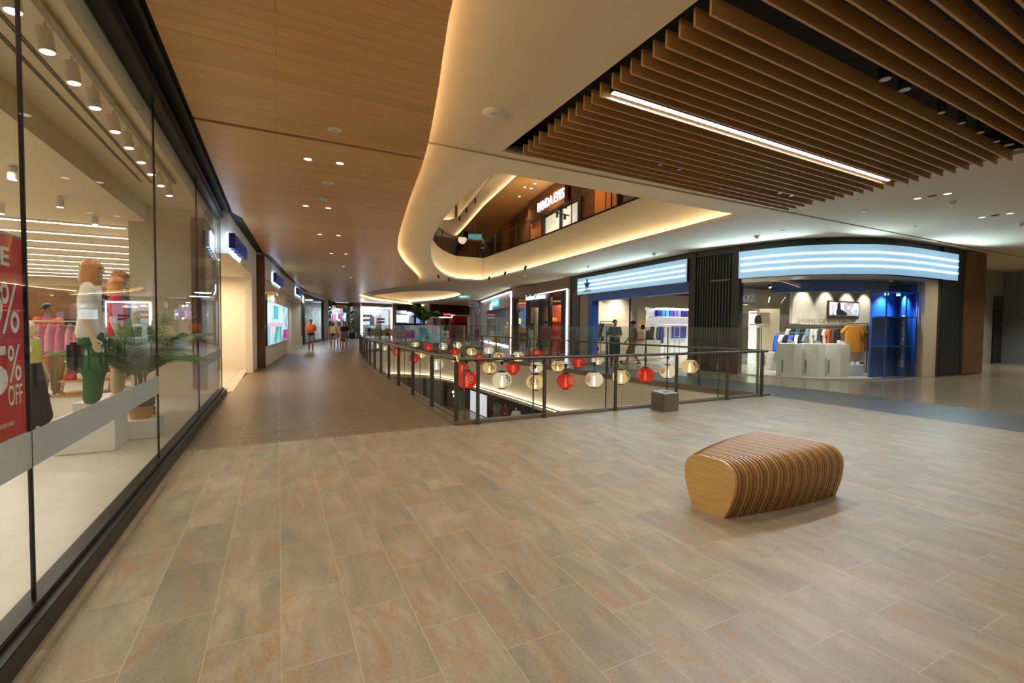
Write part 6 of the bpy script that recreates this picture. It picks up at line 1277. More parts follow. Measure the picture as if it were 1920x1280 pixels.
# ================================================================== BROWN FRAMED SHOP AND PALE CORNER SHOP
def on_rw(px, off, z): p = at_curve(shift(RW[:8], off), px, 611); return Vector((p.x, p.y, z))
a, b = on_rw(991.5, -.5, 0), on_rw(1008, -.5, 0); g = thing('tall_poster', 'tall beige poster with a sketched flower and red skirt between the black posts', 'poster', tuple(a)); mb = MB(); curve_wall(mb, [(a.x, a.y), (b.x, b.y)], .5, 2.66, -.03); obj('sheet', mb, simple('poster_paper', (206, 184, 146), .7), g)
e = (b - a).normalized(); n = e.cross(Vector((0, 0, 1)))
m = CAPS(); c0 = a + e * (b - a).length * .62 + n * .02
m.cap(c0 + Vector((0, 0, 1.55)), c0 + Vector((0, 0, 1.75)), .10, .04); m.v = [v - n * ((v - c0).dot(n) * .9) for v in m.v]; obj('red_print', m, simple('red_ink', (190, 60, 50), .7), g)
mb = MB(); rnd = random.Random(5)
for k in range(9):
    t0 = rnd.uniform(.15, .85); z0 = rnd.uniform(1.5, 2.3); pth = [a + e * ((b - a).length * (t0 + .18 * math.cos(q))) + n * .005 + Vector((0, 0, z0 + .2 * math.sin(q * 1.3))) for q in frange(0, 4.5, .4)]; mb.tube(pth, .006, 4)
obj('sketch_lines', mb, simple('brown_ink', (122, 98, 72), .8), g)
a, b = on_rw(1016, -.4, 0), on_rw(1025, -.4, 0); mb = MB(); curve_wall(mb, [(a.x, a.y), (b.x, b.y)], .02, 2.66, -.03); tag(obj('beige_panel', mb, simple('beige_panel', (196, 164, 128), .7)), 'plain beige panel next to the tall poster in the brown shopfront', 'wall panel')
a, b = on_rw(968.5, -.62, 0), on_rw(986, -.62, 0); g = thing('blue_lit_wall', 'blue lit display wall with a yellow flower shape in the brown shop', 'display unit', tuple(a)); mb = MB(); curve_wall(mb, [(a.x, a.y), (b.x, b.y)], .02, 2.75, -.05); obj('panel', mb, picture('blue_lit', [(.3, (26, 60, 110)), (.6, (60, 130, 190)), (.8, (110, 180, 220))], 1.2, .45), g)
e = (b - a).normalized(); n = e.cross(Vector((0, 0, 1))); c = a + e * (b - a).length * .40 + n * .06 + Vector((0, 0, 1.85)); mb = MB()
for k in range(6): q = 2 * PI * k / 6; mb.ball(c + e * .14 * math.cos(q) + Vector((0, 0, .14 * math.sin(q))), (.08, .08, .08), 8)
obj('flower_shape', mb, glow('yellow_flower', (1, .85, .35), .8, (230, 200, 90)), g); mb = MB(); mb.ball(c + n * .06, .07, 8); obj('flower_eye', mb, 'soft_black', g)
p = on_rw(981, -.24, 0); figure('mannequin', 'mannequin in a pink top and brown skirt in the blue window of the brown shop', 'mannequin', (p.x, p.y, .0), to_eye(p), 1.72, fold, 'mannequin', dict(c=(206, 150, 130), sleeve=.4), dict(c=(122, 88, 60), skirt=(1.0, .6, .18, .24), name='skirt'), ('bun', 'hair_dark'), None, .9, vox=.013)
p = on_rw(1059, -.7, 0); figure('mannequin', 'mannequin in an orange dress at the lit edge of the brown shop', 'mannequin', (p.x, p.y, .0), to_eye(p), 1.74, fold, 'mannequin', dict(c=(206, 116, 60), sleeve=.9), dict(c=(206, 116, 60), skirt=(1.0, .4, .18, .26), name='dress'), ('bun', 'hair_dark'), None, .9, vox=.013)
a, b = on_rw(1031, -2.2, 0), on_rw(1052, -2.2, 0); g = thing('orange_shelf', 'orange shelf unit behind the wide pane of the brown shop', 'shelf', tuple(a)); mb = MB(); curve_wall(mb, [(a.x, a.y), (b.x, b.y)], .0, 2.9, -.05); obj('back_panel', mb, simple('orange_back', (206, 92, 44), .6), g)
for z in (.7, 1.25, 1.8): mb = MB(); curve_wall(mb, shift([(a.x, a.y), (b.x, b.y)], .35), z, z + .03, -.35); obj('shelf_board', mb, simple('orange_board', (220, 120, 70), .6), g)
e = (b - a).normalized(); n = e.cross(Vector((0, 0, 1)))
for k in range(8):
    c = a + e * ((b - a).length * (.1 + .11 * k)) + n * .18; z = (1.835, 1.285)[k % 2]; mb = MB(); mb.lathe([(.07, 0), (.09, .1), (.06, .2), (.03, .24)], (c.x, c.y, z), 12); tag(obj('amber_jar', mb, simple('amber_goods%d' % (k % 2), ((236, 170, 40), (226, 110, 50))[k % 2], .3)), f"amber jar on the orange shelf, {_o[k]} from the black post", 'jar', 'jars on the orange shelf')
for k, px in enumerate((1046, 1058)):
    p = on_rw(px, -.45, 0); mb = MB(); mb.box((p.x - .15, p.y - .15, .0), (p.x + .15, p.y + .15, .72 + .25 * k)); tag(obj('pink_stand', mb, simple('pink_stand_paint%d' % k, (214, 132, 112), .5), None, bevel=.01), ('lower pink stand behind the brown shop glass', 'taller pink stand beside the white light strip')[k], 'stand')
a = on_rw(922, .02, 2.95); b = on_rw(934.5, .02, 2.95); g = thing('cyan_sign', 'glowing cyan square sign with white lettering on the pale corner shop', 'sign', tuple(a)); mb = MB(); curve_wall(mb, [(a.x, a.y), (b.x, b.y)], 3.12, 3.66, .06); obj('panel', mb, glow('cyan_sign_face', (.05, .62, .95), 1.6), g)
e = (b - a).normalized(); n = e.cross(Vector((0, 0, 1))) ; q0 = a + e * .15 + n * .07; q1 = b - e * .15 + n * .07; q0.z = q1.z = 3.28; obj('lettering', text_mb('DONA', q0, q1, .2, .02), 'sign_white', g)
p = on_rw(888, .5, 0); g = thing('hanging_sign', 'small grey hanging sign with dark letters at the rounded corner', 'sign', (p.x, p.y, 3.2)); d = Vector((CR.x, CR.y, 0)).normalized(); p0 = at_d(879, 575, 40); p1 = at_d(896.5, 575, 40)
mb = MB(); curve_wall(mb, [(p0.x, p0.y), (p1.x, p1.y)], p0.z, p0.z + .40, .08); obj('panel', mb, simple('pale_blue_sign', (166, 174, 206), .5), g)
q0 = p0.lerp(p1, .15) + Vector((CF.x, CF.y, 0)) * -.09; q1 = p0.lerp(p1, .85) + Vector((CF.x, CF.y, 0)) * -.09; q0.z = q1.z = p0.z + .09; obj('lettering', text_mb('AHO', q0, q1, .22, .02), 'soft_black', g); mb = MB(); c = p0.lerp(p1, .5); mb.tube([(c.x, c.y, p0.z + .4), (c.x, c.y, 4.1)], .02, 6); obj('hanger', mb, 'soft_black', g)
p = at_d(895.5, 611, 39.5); g = thing('heart_ornament', 'small pale heart-shaped ornament hung below the grey sign', 'ornament', (p.x, p.y, 2.6)); mb = MB(); pth = [Vector((p.x, p.y, 2.75)) + d * (.14 * math.sin(t) ** 3 * 1.3) + Vector((0, 0, .012 * (13 * math.cos(t) - 5 * math.cos(2 * t) - 2 * math.cos(3 * t) - math.cos(4 * t)))) for t in frange(0, 2 * PI, .25)]; mb.tube(pth, .03, 6); obj('outline', mb, simple('pale_lilac', (190, 186, 214), .5), g); mb = MB(); mb.tube([pth[0], (p.x, p.y, 4.1)], .008, 5); obj('cord', mb, 'soft_black', g)
for z in (.5, 1.2, 1.9, 2.5): pass
g = thing('narrow_lit_shelf', 'narrow tower of lit shelves at the edge of the pale corner shop', 'shelf', tuple(on_rw(908, -.25, 0)))
a, b = on_rw(906, -.3, 0), on_rw(910.5, -.3, 0); mb = MB(); curve_wall(mb, [(a.x, a.y), (b.x, b.y)], 0, 2.9, -.05); obj('back_panel', mb, 'wall_white', g)
for z in (.6, 1.1, 1.6, 2.1, 2.6): mb = MB(); curve_wall(mb, shift([(a.x, a.y), (b.x, b.y)], .18), z, z + .05, -.18); obj('lit_board', mb, glow('lit_board', (.95, .97, 1), 1.2, (220, 220, 220)), g)
p = on_rw(951, -.75, 0); figure('mannequin', 'mannequin in a beige coat inside the pale corner shop', 'mannequin', (p.x, p.y, 0), to_eye(p), 1.8, arms_m, 'mannequin', dict(c=(186, 152, 106), sleeve=1.7, loose=1.2, hem=.62), dict(c=(150, 126, 96), len=1.9, name='trousers'), None, None, vox=.014)
p = on_rw(931, -.6, 0); mb = MB(); mb.box((p.x - .5, p.y - .4, 0), (p.x + .4, p.y + .4, .42)); tag(obj('yellow_bench', mb, simple('yellow_seat', (206, 176, 40), .5), None, bevel=.05), 'yellow block seat in the window of the pale corner shop', 'seat')
for k, px in enumerate((918, 924)): p = on_rw(px, -1.2, 0); mb = MB(); mb.lathe([(.22, 0), (.22, 2.9)], (p.x, p.y, 0), 18); tag(obj('round_column', mb, simple('blue_grey_col%d' % k, (140, 146, 176), .5)), ('round blue-grey column in the corner shop, nearer the lit shelf tower', 'round blue-grey column in the corner shop, nearer the yellow seat')[k], 'column')
mb = MB(); a, b = on_rw(892.5, -.15, 0), on_rw(897.5, -.15, 0); curve_wall(mb, [(a.x, a.y), (b.x, b.y)], .25, 1.1, .12); tag(obj('fire_cabinet', mb, simple('dark_red_cabinet', (136, 34, 36), .5), None, bevel=.01), 'dark red fire cabinet at the foot of the rounded corner', 'fire cabinet')
# ceiling exit sign
p = at_d(870, 556.5, 36); g = thing('exit_sign', 'small green hanging exit sign on the white ceiling near the corner shop', 'exit sign', tuple(p)); mb = MB(); a = p - d * .45; b = p + d * .45; curve_wall(mb, [(a.x, a.y), (b.x, b.y)], p.z - .10, p.z + .12, .05); obj('panel', mb, glow('exit_green', (.10, .55, .42), .7), g); mb = MB(); mb.tube([p + Vector((0, 0, .1)), (p.x, p.y, CEILZ)], .015, 6); obj('hanger', mb, 'steel_light', g)
q0 = a.lerp(b, .2) - Vector((CF.x, CF.y, 0)) * .06; q1 = a.lerp(b, .8) - Vector((CF.x, CF.y, 0)) * .06; q0.z = q1.z = p.z - .05; obj('lettering', text_mb('EXIT', q0, q1, .12, .01), 'sign_white', g)

# ================================================================== SIGNS AND SCREEN ON THE LEFT-HAND SHOPS
MT['sign_halo'] = glow('blue_white_halo', (.55, .78, 1.0), 7); MT['sign_navy'] = simple('navy_sign_letter', (30, 48, 120), .35)
def halo_sign(label, a, b, z0, z1, txt):
    pl = [(q.x, q.y) for q in (at_curve(SHL, a, 500), at_curve(SHL, b, 500))]; e = Vector((pl[1][0] - pl[0][0], pl[1][1] - pl[0][1], 0)).normalized(); n = e.cross(Vector((0, 0, 1)))
    if n.x < 0: n = -n
    g = thing('illuminated_sign', label, 'sign', (*pl[0], z0)); P = lambda q, off, z: Vector((q[0], q[1], 0)) + n * off + Vector((0, 0, z))
    obj('halo', text_mb(txt, P(pl[0], .02, z0 - .015) - e * .015, P(pl[1], .02, z0 - .015) + e * .015, z1 - z0 + .03, .015, .012), 'sign_halo', g)
    obj('letters', text_mb(txt, P(pl[0], .05, z0), P(pl[1], .05, z0), z1 - z0, .12, .008), 'sign_navy', g)
    m = P(pl[0], .10, (z0 + z1) / 2).lerp(P(pl[1], .10, (z0 + z1) / 2), .5); L = lamp('AREA', 'sign_glow', m, 14 * (Vector(pl[1]) - Vector(pl[0])).length, (.50, .72, 1), (Vector(pl[1]) - Vector(pl[0])).length, to=m - n, size_y=.3); return g
SHL = [(-1.02, 10.4), SH2[0], SH2[1], SH2[2], (-.645, 18.1), (-.42, 18.3)] + [p for p in LW if p[1] > 18.4]
def shz(px, py): return at_curve(SHL, px, py).z
halo_sign('large blue letter sign with a bright halo on the shop nearest the long window', 424, 450, (shz(428, 473) + shz(457, 492)) / 2, (shz(428, 445) + shz(457, 470)) / 2, 'MANGO')
halo_sign('middle blue letter sign with a halo, above the big colourful screen', 509, 524, (shz(509, 530) + shz(524, 537)) / 2, (shz(509, 512) + shz(524, 522)) / 2, 'MANGO')
halo_sign('smallest blue letter sign with a halo, above the plain pale opening', 552.5, 562.5, (shz(553, 552) + shz(562, 556)) / 2, (shz(553, 540) + shz(562, 545)) / 2, 'MANGO')
sc = lw_px(498.5, 537.6, .4); q = shift(sc, .04); zt, zb = 2.36, .70
g = thing('video_screen', 'big bright video screen in cyan, white and pink beside the timber column', 'screen', (*q[0], zb)); mb = MB(); curve_wall(mb, q, zb, zt, -.10); obj('cabinet', mb, 'soft_black', g)
q2 = shift(q, .012); L_ = len(q2); k0 = int(L_ * .68)
mb = MB(); curve_wall(mb, q2, zb + .03, zt - .02, .006); obj('picture', mb, picture('screen_blobs', [(.32, (20, 110, 90)), (.44, (40, 190, 200)), (.55, (210, 245, 255)), (.66, (250, 220, 240)), (.75, (60, 150, 110))], .9, .6), g)
mb = MB(); curve_wall(mb, shift(q2[:k0 + 1], .012), zb + .85, zt - .05, .004); obj('pale_figure', mb, picture('screen_pale', [(.3, (150, 225, 240)), (.5, (225, 248, 255)), (.7, (120, 215, 235))], .8, .75), g)
mb = MB(); curve_wall(mb, shift(q2[k0 // 3:k0 // 3 * 2 + 1], .018), zb + 1.0, zt - .12, .004); obj('cyan_bar', mb, glow('screen_cyan', (.1, .75, .85), .6), g)
mb = MB(); curve_wall(mb, shift(q2[:k0 + 1], .018), zb + .70, zb + .86, .004); obj('pink_band', mb, glow('screen_pink', (1, .62, .85), .7), g)
mb = MB(); curve_wall(mb, shift(q2[k0:], .018), zb + .05, zb + .55, .004); obj('chequered_cloth', mb, picture('screen_checks', [(.4, (200, 60, 130)), (.5, (230, 200, 240)), (.6, (90, 60, 160))], 9, .6, 'voronoi'), g)
for k in range(5): x, y = -1.3 - .12 * k, 13.0 + .85 * k; disc('downlight', f"{_o[k]} downlight under the header of the bare lit recess", 'downlight', x, y, 3.03, .075, .01, 'lamp_face', 'downlights in the bare recess')
for k in range(4):
    p = shift(L3a, -.55)[min(len(L3a) - 1, 1 + k)]; disc('downlight', f"{_o[k]} downlight above the big video screen", 'downlight', p[0], p[1], 3.03, .07, .01, 'lamp_face', 'downlights above the video screen')
    p = shift(L3b, -.45)[min(len(L3b) - 1, 1 + k * 2)]; disc('downlight', f"{_o[k]} downlight in the plain pale opening", 'downlight', p[0], p[1], 3.03, .07, .01, 'lamp_face', 'downlights in the pale opening')
p = at_curve(shift(LW[4:], -.785), 561, 635); mb = MB(); mb.box((p.x - .0, p.y - .1, p.z - .1), (p.x + .03, p.y + .1, p.z + .1)); tag(obj('wall_socket', mb, 'wall_greige'), 'small socket box low on the plain pale opening wall', 'socket')
mb = MB(); mb.box((-.40, 18.0, 1.32), (-.385, 18.1, 1.50)); tag(obj('card_reader', mb, 'steel_light'), 'small pale card reader on the timber column', 'card reader')
# glimpses inside the black framed shop
for k in range(3):
    p = shift(L4, -2.6)[1 + 2 * k]; mb = MB(); mb.box((p[0] - .05, p[1] - .5, 2.3), (p[0] + .05, p[1] + .5, 3.0)); tag(obj('lit_picture', mb, glow('lit_picture_face', (.85, .93, 1), 1.1), None), f"{_o[k]} small lit picture inside the black framed shop", 'picture', 'lit pictures in the black framed shop')
for k in range(2): p = shift(L4, -1.2)[2 + 3 * k]; disc('downlight', ('nearer lit lamp inside the black framed shop', 'further lit lamp inside the black framed shop')[k], 'downlight', p[0], p[1], 3.66, .12, .02, 'lamp_face')

# ================================================================== SHOPS AT THE FAR END
def fat(px, py, off=0): return at_curve(shift(FW, off), px, py)
def far_box(name, label, cat, a, b, py0, py1, off, th, mat, group=None, parent=None):
    p, q = fat(a, py1, off), fat(b, py1, off); z0, z1 = max(.01, p.z), fat(a, py0, off).z; mb = MB(); curve_wall(mb, [(p.x, p.y), (q.x, q.y)], z0, z1, -th); o = obj(name, mb, mat, parent)
    return tag(o, label, cat, group) if parent is None else o
far_box('hanging_timber_sign', 'brown timber sign hung before the blue-lit shop at the corridor end', 'sign', 631, 651, 571, 577, .8, .15, 'basket')
g = thing('blue_lit_ceiling', 'blue-white lit ceiling panel of the shop at the corridor end', 'ceiling panel', tuple(fat(640, 565, -.2))); far_box('panel', '', '', 614, 664, 560, 566, -.2, 2.4, glow('blue_white_panel', (.45, .68, 1), 1.0), None, g)
def foliage(label, px, py0, py1, wpx, off, n, seed, kind='wall_plant'):
    rnd = random.Random(seed); p = fat(px, py1, off); zt = fat(px, py0, off).z; D_ = math.hypot(p.x, p.y); w_ = wpx / FPX * D_ * .9; g = thing(kind, label, 'plant', (p.x, p.y, max(.02, p.z))); mb = MB()
    z0 = max(.02, p.z)
    for k in range(n):
        c = Vector((p.x + rnd.uniform(-.5, .5) * w_, p.y + rnd.uniform(-.25, .25), rnd.uniform(z0 + .1, zt))); u = Vector((rnd.uniform(-1, 1), rnd.uniform(-1, 1), rnd.uniform(-.6, .8))).normalized() * .22; v = u.cross(Vector((rnd.uniform(-1, 1), rnd.uniform(-1, 1), rnd.uniform(-1, 1)))).normalized() * .07; mb._add([c - u, c + v, c + u, c - v, c + u.cross(v).normalized() * .03], [(0, 1, 4), (1, 2, 4), (2, 3, 4), (3, 0, 4)])
    obj('foliage', mb, 'leaf', g); mb = MB()
    for q in (-.25, 0, .25): mb.tube([(p.x + q * w_, p.y, z0), (p.x + q * w_ * 1.2, p.y, zt - .1)], .025, 6)
    obj('stem', mb, simple('brown_stem', (70, 52, 38), .8), g); return g
foliage('dark green climbing plant at the near side of the corridor-end shop', 617.5, 560, 636, 8, .25, 150, 1); foliage('green climbing plant at the far side of the corridor-end shop', 656.5, 582, 636, 12, .25, 170, 2)
for k, (a, b, y0, y1, c) in enumerate(((624, 629, 588, 604, (176, 96, 130)), (630, 634, 586, 600, (200, 190, 210)), (635, 640, 588, 602, (150, 60, 80)), (641, 645, 584, 600, (110, 120, 200)), (646, 649, 586, 602, (210, 225, 240)))):
    far_box('hanging_clothes', f"{('mauve', 'pale lilac', 'wine red', 'periwinkle', 'ice blue')[k]} clothes hanging deep in the corridor-end shop", 'clothes', a, b, y0, y1, -2.2, .3, CL(c), 'clothes in the corridor-end shop')
for k, (px, py) in enumerate(((619, 576.6), (630, 579), (635.5, 580), (645, 594), (636, 600))):
    p = fat(px, py, -2.0); mb = MB(); mb.ball(p, .09, 8); tag(obj('glowing_bulb', mb, 'lamp_face'), f"{_o[k]} small glowing bulb inside the corridor-end shop", 'bulb', 'bulbs in the corridor-end shop')
p = fat(661, 625, 1.0); mb = CAPS(); mb.cap((p.x, p.y, .35), (p.x + .5, p.y, .35), .25, .2); mb.cap((p.x + .4, p.y, .5), (p.x + .6, p.y, .62), .16, .1); g = thing('dark_planter', 'rounded dark planter beside the far climbing plant', 'planter', (p.x, p.y, 0)); mb = MB(); mb.lathe([(.28, .01), (.42, .3), (.38, .7), (.3, .75)], (p.x, p.y, 0), 18); obj('pot', mb, 'soft_black', g)
# bright white shop with a light frame
g = thing('light_framed_shop', 'white shop opening outlined by a white light frame beyond the railing', 'shopfront', tuple(fat(678, 640))); a, b = fat(678.8, 576, .1), fat(733.5, 579, .1); zt = (a.z + b.z) / 2; mb = MB()
P = [(a.x, a.y, .05), (a.x, a.y, zt), (b.x, b.y, zt), (b.x, b.y, .05)]; mb.tube(P[:2], .09, 6); mb.tube(P[1:3], .09, 6); mb.tube(P[2:], .05, 6); obj('light_frame', mb, 'led_white', g)
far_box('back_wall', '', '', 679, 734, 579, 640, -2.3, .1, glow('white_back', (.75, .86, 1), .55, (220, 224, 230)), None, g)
for k in range(3): far_box('shelf_board', '', '', 680, 700, 593 + k * 8, 594 + k * 8, -1.8, .3, 'wall_white', None, g)
cc = ((206, 60, 60), (60, 60, 70), (230, 230, 235), (40, 120, 130), (210, 70, 130), (90, 90, 100), (220, 120, 100), (50, 60, 110))
for k in range(14):
    r = k // 7; a = 680.5 + 2.9 * (k % 7); far_box('shop_goods', f"{_o[k % 7]} item on the {('upper', 'lower')[r]} shelf of the light-framed shop", 'goods', a, a + 2.1, 590.0 + 8 * r, 593 + 8 * r, -1.7, .25, CL(cc[(k * 3) % 8]), 'goods in the light-framed shop')
for k in range(10):
    r = k // 5; a = 709 + 2.6 * (k % 5); far_box('shop_goods', f"{_o[k % 5]} dark item on the {('upper', 'lower')[r]} wall peg row of the light-framed shop", 'goods', a, a + 1.9, 596.5 + 5.5 * r, 599.5 + 5.5 * r, -1.9, .25, CL((60, 60, 76)), 'wall goods in the light-framed shop')
for k, px in enumerate((697, 701)): far_box('display_figure', ('teal display figure in the light-framed shop', 'pink display figure in the light-framed shop')[k], 'figure', px - 1.5, px + 1.5, 593, 610, -1.2, .3, CL(((40, 140, 150), (226, 90, 140))[k]))
for k, (px, py) in enumerate(((688, 582), (700, 584), (710, 584))): p = fat(px, py, -.8); mb = MB(); mb.lathe([(.05, .12), (.30, 0), (.26, -.10), (.05, -.12)], p, 14); tag(obj('pendant_lamp', mb, glow('pendant_face', (.95, .97, 1), 2.5)), f"{_o[k]} round pendant lamp in the light-framed shop", 'lamp', 'pendant lamps in the light-framed shop')
# dark blue shop with a white screen
far_box('blue_shop_wall', 'deep blue wall of the shop behind the palm crown', 'wall panel', 742, 790, 588, 640, -1.9, .1, simple('deep_blue', (22, 54, 130), .5)); far_box('white_lit_panel', 'white glowing panel on the deep blue shop wall', 'light panel', 744, 766, 590, 604, -1.6, .1, glow('white_panel_glow', (.8, .92, 1), 2.0)); far_box('blue_counter', 'dark blue counter below the white glowing panel', 'counter', 744, 790, 606, 640, .3, .6, simple('navy_counter', (30, 44, 92), .5))
far_box('small_lit_sign', 'small white sign above the blue shop', 'sign', 759, 764, 584, 588, .2, .1, glow('small_white_sign', (.9, .95, 1), 1.6))
for k in range(2): far_box('bright_picture', ('nearer blue picture behind the palm trunk', 'further blue picture behind the palm trunk')[k], 'picture', 781 + 13 * k, 788 + 13 * k, 594, 606, .1, .1, glow('blue_picture%d' % k, (.25, .5, .85), .6))
# dark shop with red lettering, red wall, people-height displays
far_box('dark_fascia', 'black fascia carrying red lettering at the far end', 'fascia', 806, 846, 584, 593, .15, .1, 'soft_black'); p0, p1 = fat(832, 591.5, .4), fat(846.5, 591.5, .4); p1.z = p0.z; g = thing('red_sign', 'small glowing red lettering on the far black fascia', 'sign', tuple(p0)); obj('lettering', text_mb('Sweet Shop', p0, p1, .30, .05, .01), glow('red_letter', (1, .06, .08), 2.4), g)
far_box('red_wall', 'red backdrop wall at the far right end of the mall', 'wall panel', 850, 876, 592, 612, .1, .1, simple('signal_red', (190, 22, 26), .5)); far_box('red_stall', 'lower red stall front below the red backdrop', 'stall', 846, 876, 604, 640, 1.2, .4, simple('stall_red', (150, 24, 28), .5))
for k in range(5): far_box('display_case', f"{_o[k]} small lit display case under the red lettering", 'display case', 812 + 8 * k, 818 + 8 * k, 596, 620, -.3, .3, simple('case%d' % k, ((150, 120, 96), (196, 188, 180), (130, 110, 92), (26, 40, 44), (176, 150, 120))[k], .5), 'display cases at the far end')
for k in range(9): p = at_z(834 + 5.2 * k, 574.5 + .45 * k, 4.0); mb = MB(); mb.tube([(p.x, p.y, 3.86), (p.x, p.y, 4.1)], .07, 8); tag(obj('black_spotlight', mb, 'black'), f"{_o[k]} in the far row of tiny black ceiling spotlights", 'spotlight', 'far row of tiny spotlights')
ip = palm('tall indoor palm standing before the far shops, its crown above the railing', *at_d(795, 611, 42)[:2], 1.2, 20, 1.9, 1, False, 9, 'indoor_palm', .085, 1.0, 1.5)
p = at_d(795, 611, 42); g = ip; mb = MB(); mb.tube([(p.x, p.y, 0), (p.x, p.y, 1.9)], [.2, .12], 12); obj('trunk', mb, simple('palm_bark', (120, 92, 60), .9), g); mb = MB(); mb.lathe([(.55, 0), (.7, .5), (.62, .52)], (p.x, p.y, 0), 18); obj('pot', mb, 'wall_greige', g)
# stall goods seen over the railing
for k in range(16):
    rnd = random.Random(40 + k); px = 690 + 9.5 * k; c = ((60, 80, 120), (196, 120, 80), (206, 196, 176), (150, 90, 70), (186, 130, 110), (200, 90, 140), (40, 150, 180), (190, 150, 90), (150, 120, 80), (60, 80, 60), (180, 50, 46), (220, 180, 130), (200, 190, 170), (60, 70, 76), (190, 170, 140), (216, 206, 186))[k]
    p = at_d(px, 640, 44); g = thing('stall_rack', f"{_o[k] if k < 13 else ('fourteenth', 'fifteenth', 'sixteenth')[k - 13]} coloured rack of goods behind the railing, counted from the corridor", 'rack', (p.x, p.y, 0), 0, 'goods racks behind the railing'); mb = MB(); h = 1.25 + rnd.uniform(-.25, .15)
    for q in range(5): mb.box((p.x - .20 + .085 * q, p.y - .25, .4 + .1 * rnd.random()), (p.x - .13 + .085 * q, p.y + .25, h - .06 * rnd.random()))
    obj('goods', mb, CL(c), g); mb = MB(); mb.tube([(p.x - .24, p.y, h + .03), (p.x + .24, p.y, h + .03)], .02, 6); mb.tube([(p.x - .22, p.y, 0), (p.x - .22, p.y, h + .03)], .02, 6); mb.tube([(p.x + .22, p.y, 0), (p.x + .22, p.y, h + .03)], .02, 6); obj('frame', mb, 'steel', g)

# ================================================================== STOREY BELOW
mb = MB(); mb.box((13.86, 31.2, -5.4), (13.98, 34.6, -3.7)); g = thing('lower_screen', 'tall white striped screen on the storey below', 'screen', (13.9, 33, -5.4)); obj('cabinet', mb, 'soft_black', g)
k_ = NT('striped_screen'); v_ = k_.coord(rot=(.6, 0, 0)); w_ = k_.add('ShaderNodeTexWave', bands_direction='Z'); k_.link(v_, w_.inputs[0]); w_.inputs['Scale'].default_value = 3.2; c_ = k_.ramp(w_.outputs['Fac'], [(.35, (.20, .20, .26)), (.6, (.85, .85, .95))]); k_.link(c_, k_.b.inputs['Emission Color']); k_.b.inputs['Emission Strength'].default_value = .9
mb = MB(); mb.box((13.84, 31.25, -5.35), (13.861, 34.55, -3.72)); obj('picture', mb, k_.m, g)
for k, (px, py, c, c2) in enumerate(((948, 752, (150, 60, 56), (90, 50, 46)), (968, 752, (206, 190, 196), (150, 130, 140)), (932, 770, (216, 216, 220), (160, 160, 170)), (1000, 762, (120, 90, 50), (70, 56, 40)))):
    p = at_x(px, py, 13.3); figure('mannequin', ('mannequin in brick red on the storey below', 'mannequin in pale pink on the storey below', 'mannequin in white on the storey below', 'mannequin in olive brown on the storey below')[k], 'mannequin', (13.3, p.y, -5.4), to_eye(p), 1.85, fold, 'mannequin', dict(c=c, sleeve=1.6, loose=1.3), dict(c=c2, skirt=(1.0, .2, .2, .3), name='skirt'), ('bun', 'hair_dark'), None, vox=.018)
mb = MB(); mb.box((13.0, 35.0, -5.4), (13.3, 38.4, -3.75)); g = thing('green_kiosk', 'green display kiosk on the storey below', 'kiosk', (13.1, 36.5, -5.4)); obj('body', mb, simple('kiosk_green', (54, 96, 44), .6), g); mb = MB(); mb.box((12.98, 36.4, -5.0), (13.0, 37.0, -4.1)); obj('dark_panel', mb, 'soft_black', g)
mb = MB()
for q in (-.12, .16): mb.ball((12.95, 36.0 + q, -4.2 + q), .09, 8)
obj('lit_ornament', mb, 'lamp_face', g)

# ================================================================== STOREY ABOVE
ug = thing('upper_railing', 'glass railing round the opening on the storey above', 'railing', (up_loop[0][0], up_loop[0][1], 5.56)); ol = offset_loop(up_loop, .26); n_ = len(ol)
for i in range(0, n_):
    a, b = ol[i], ol[(i + 1) % n_]
    if (Vector(b) - Vector(a)).length < .3: continue
    mb = MB(); curve_wall(mb, [a, b], 5.57, 6.62, .014); obj('glass_pane', mb, 'glass_rail', ug)
    mb = MB(); mb.beam((*a, 5.56), (*a, 6.60), .04, .02); (obj('post', mb, 'steel', ug) if i % 2 == 0 else None)
mb = MB(); hl = offset_loop(up_loop, .34); mb.tube([(*p, 6.55) for p in hl] + [(*hl[0], 6.55)], .025, 8); obj('handrail', mb, 'steel', ug)
def l2(px, py, off=0): return at_curve(shift(L2W, off), px, py)
MT['caramel'] = simple('caramel_panel', (176, 104, 48), .35, var=.08); MT['caramel_dark'] = simple('brown_gloss_panel', (104, 64, 38), .25, .2)
def l2wall(name, label, cat, a, b, z0, z1, off, th, mat, parent=None):
    pl = sub_curve(shift(L2W, -abs(off)) if 0 else shift(L2W[::-1], off), a, b, .8); mb = MB(); curve_wall(mb, pl, z0, z1, th); o = obj(name, mb, mat, parent); return tag(o, label, cat) if parent is None else o
sf = thing('upper_shopfront', 'brown shopfront with white lit name on the storey above', 'shopfront', tuple(l2(1030, 420)))
l2wall('fascia', '', '', 994, 1062, 8.0, 9.34, .25, .2, 'caramel_dark', sf)
q = shift(L2W[::-1], .48); p0, p1 = at_curve(q, 1009, 396), at_curve(q, 1058.5, 372); zc = (p0.z + p1.z) / 2; p0.z = p1.z = zc; hh = (at_curve(q, 1009, 381).z + at_curve(q, 1058, 352).z) / 2 - zc
obj('shop_name', text_mb('PANDA EYES', p0, p1, hh, .06, .004), 'sign_white', sf)
l2wall('lit_opening', '', '', 1021, 1084, 5.5, 7.9, .06, .05, glow('upper_shop_glow', (.86, .84, .74), .55, (210, 206, 190)), sf)
for a, b in ((1018, 1021), (1050, 1052.5), (1084, 1090)): l2wall('post', '', '', a, b, 5.5, 8.0, .2, .12, 'frame_dark', sf)
l2wall('side_panel', '', '', 996, 1018, 5.5, 8.0, .14, .1, 'caramel', sf)
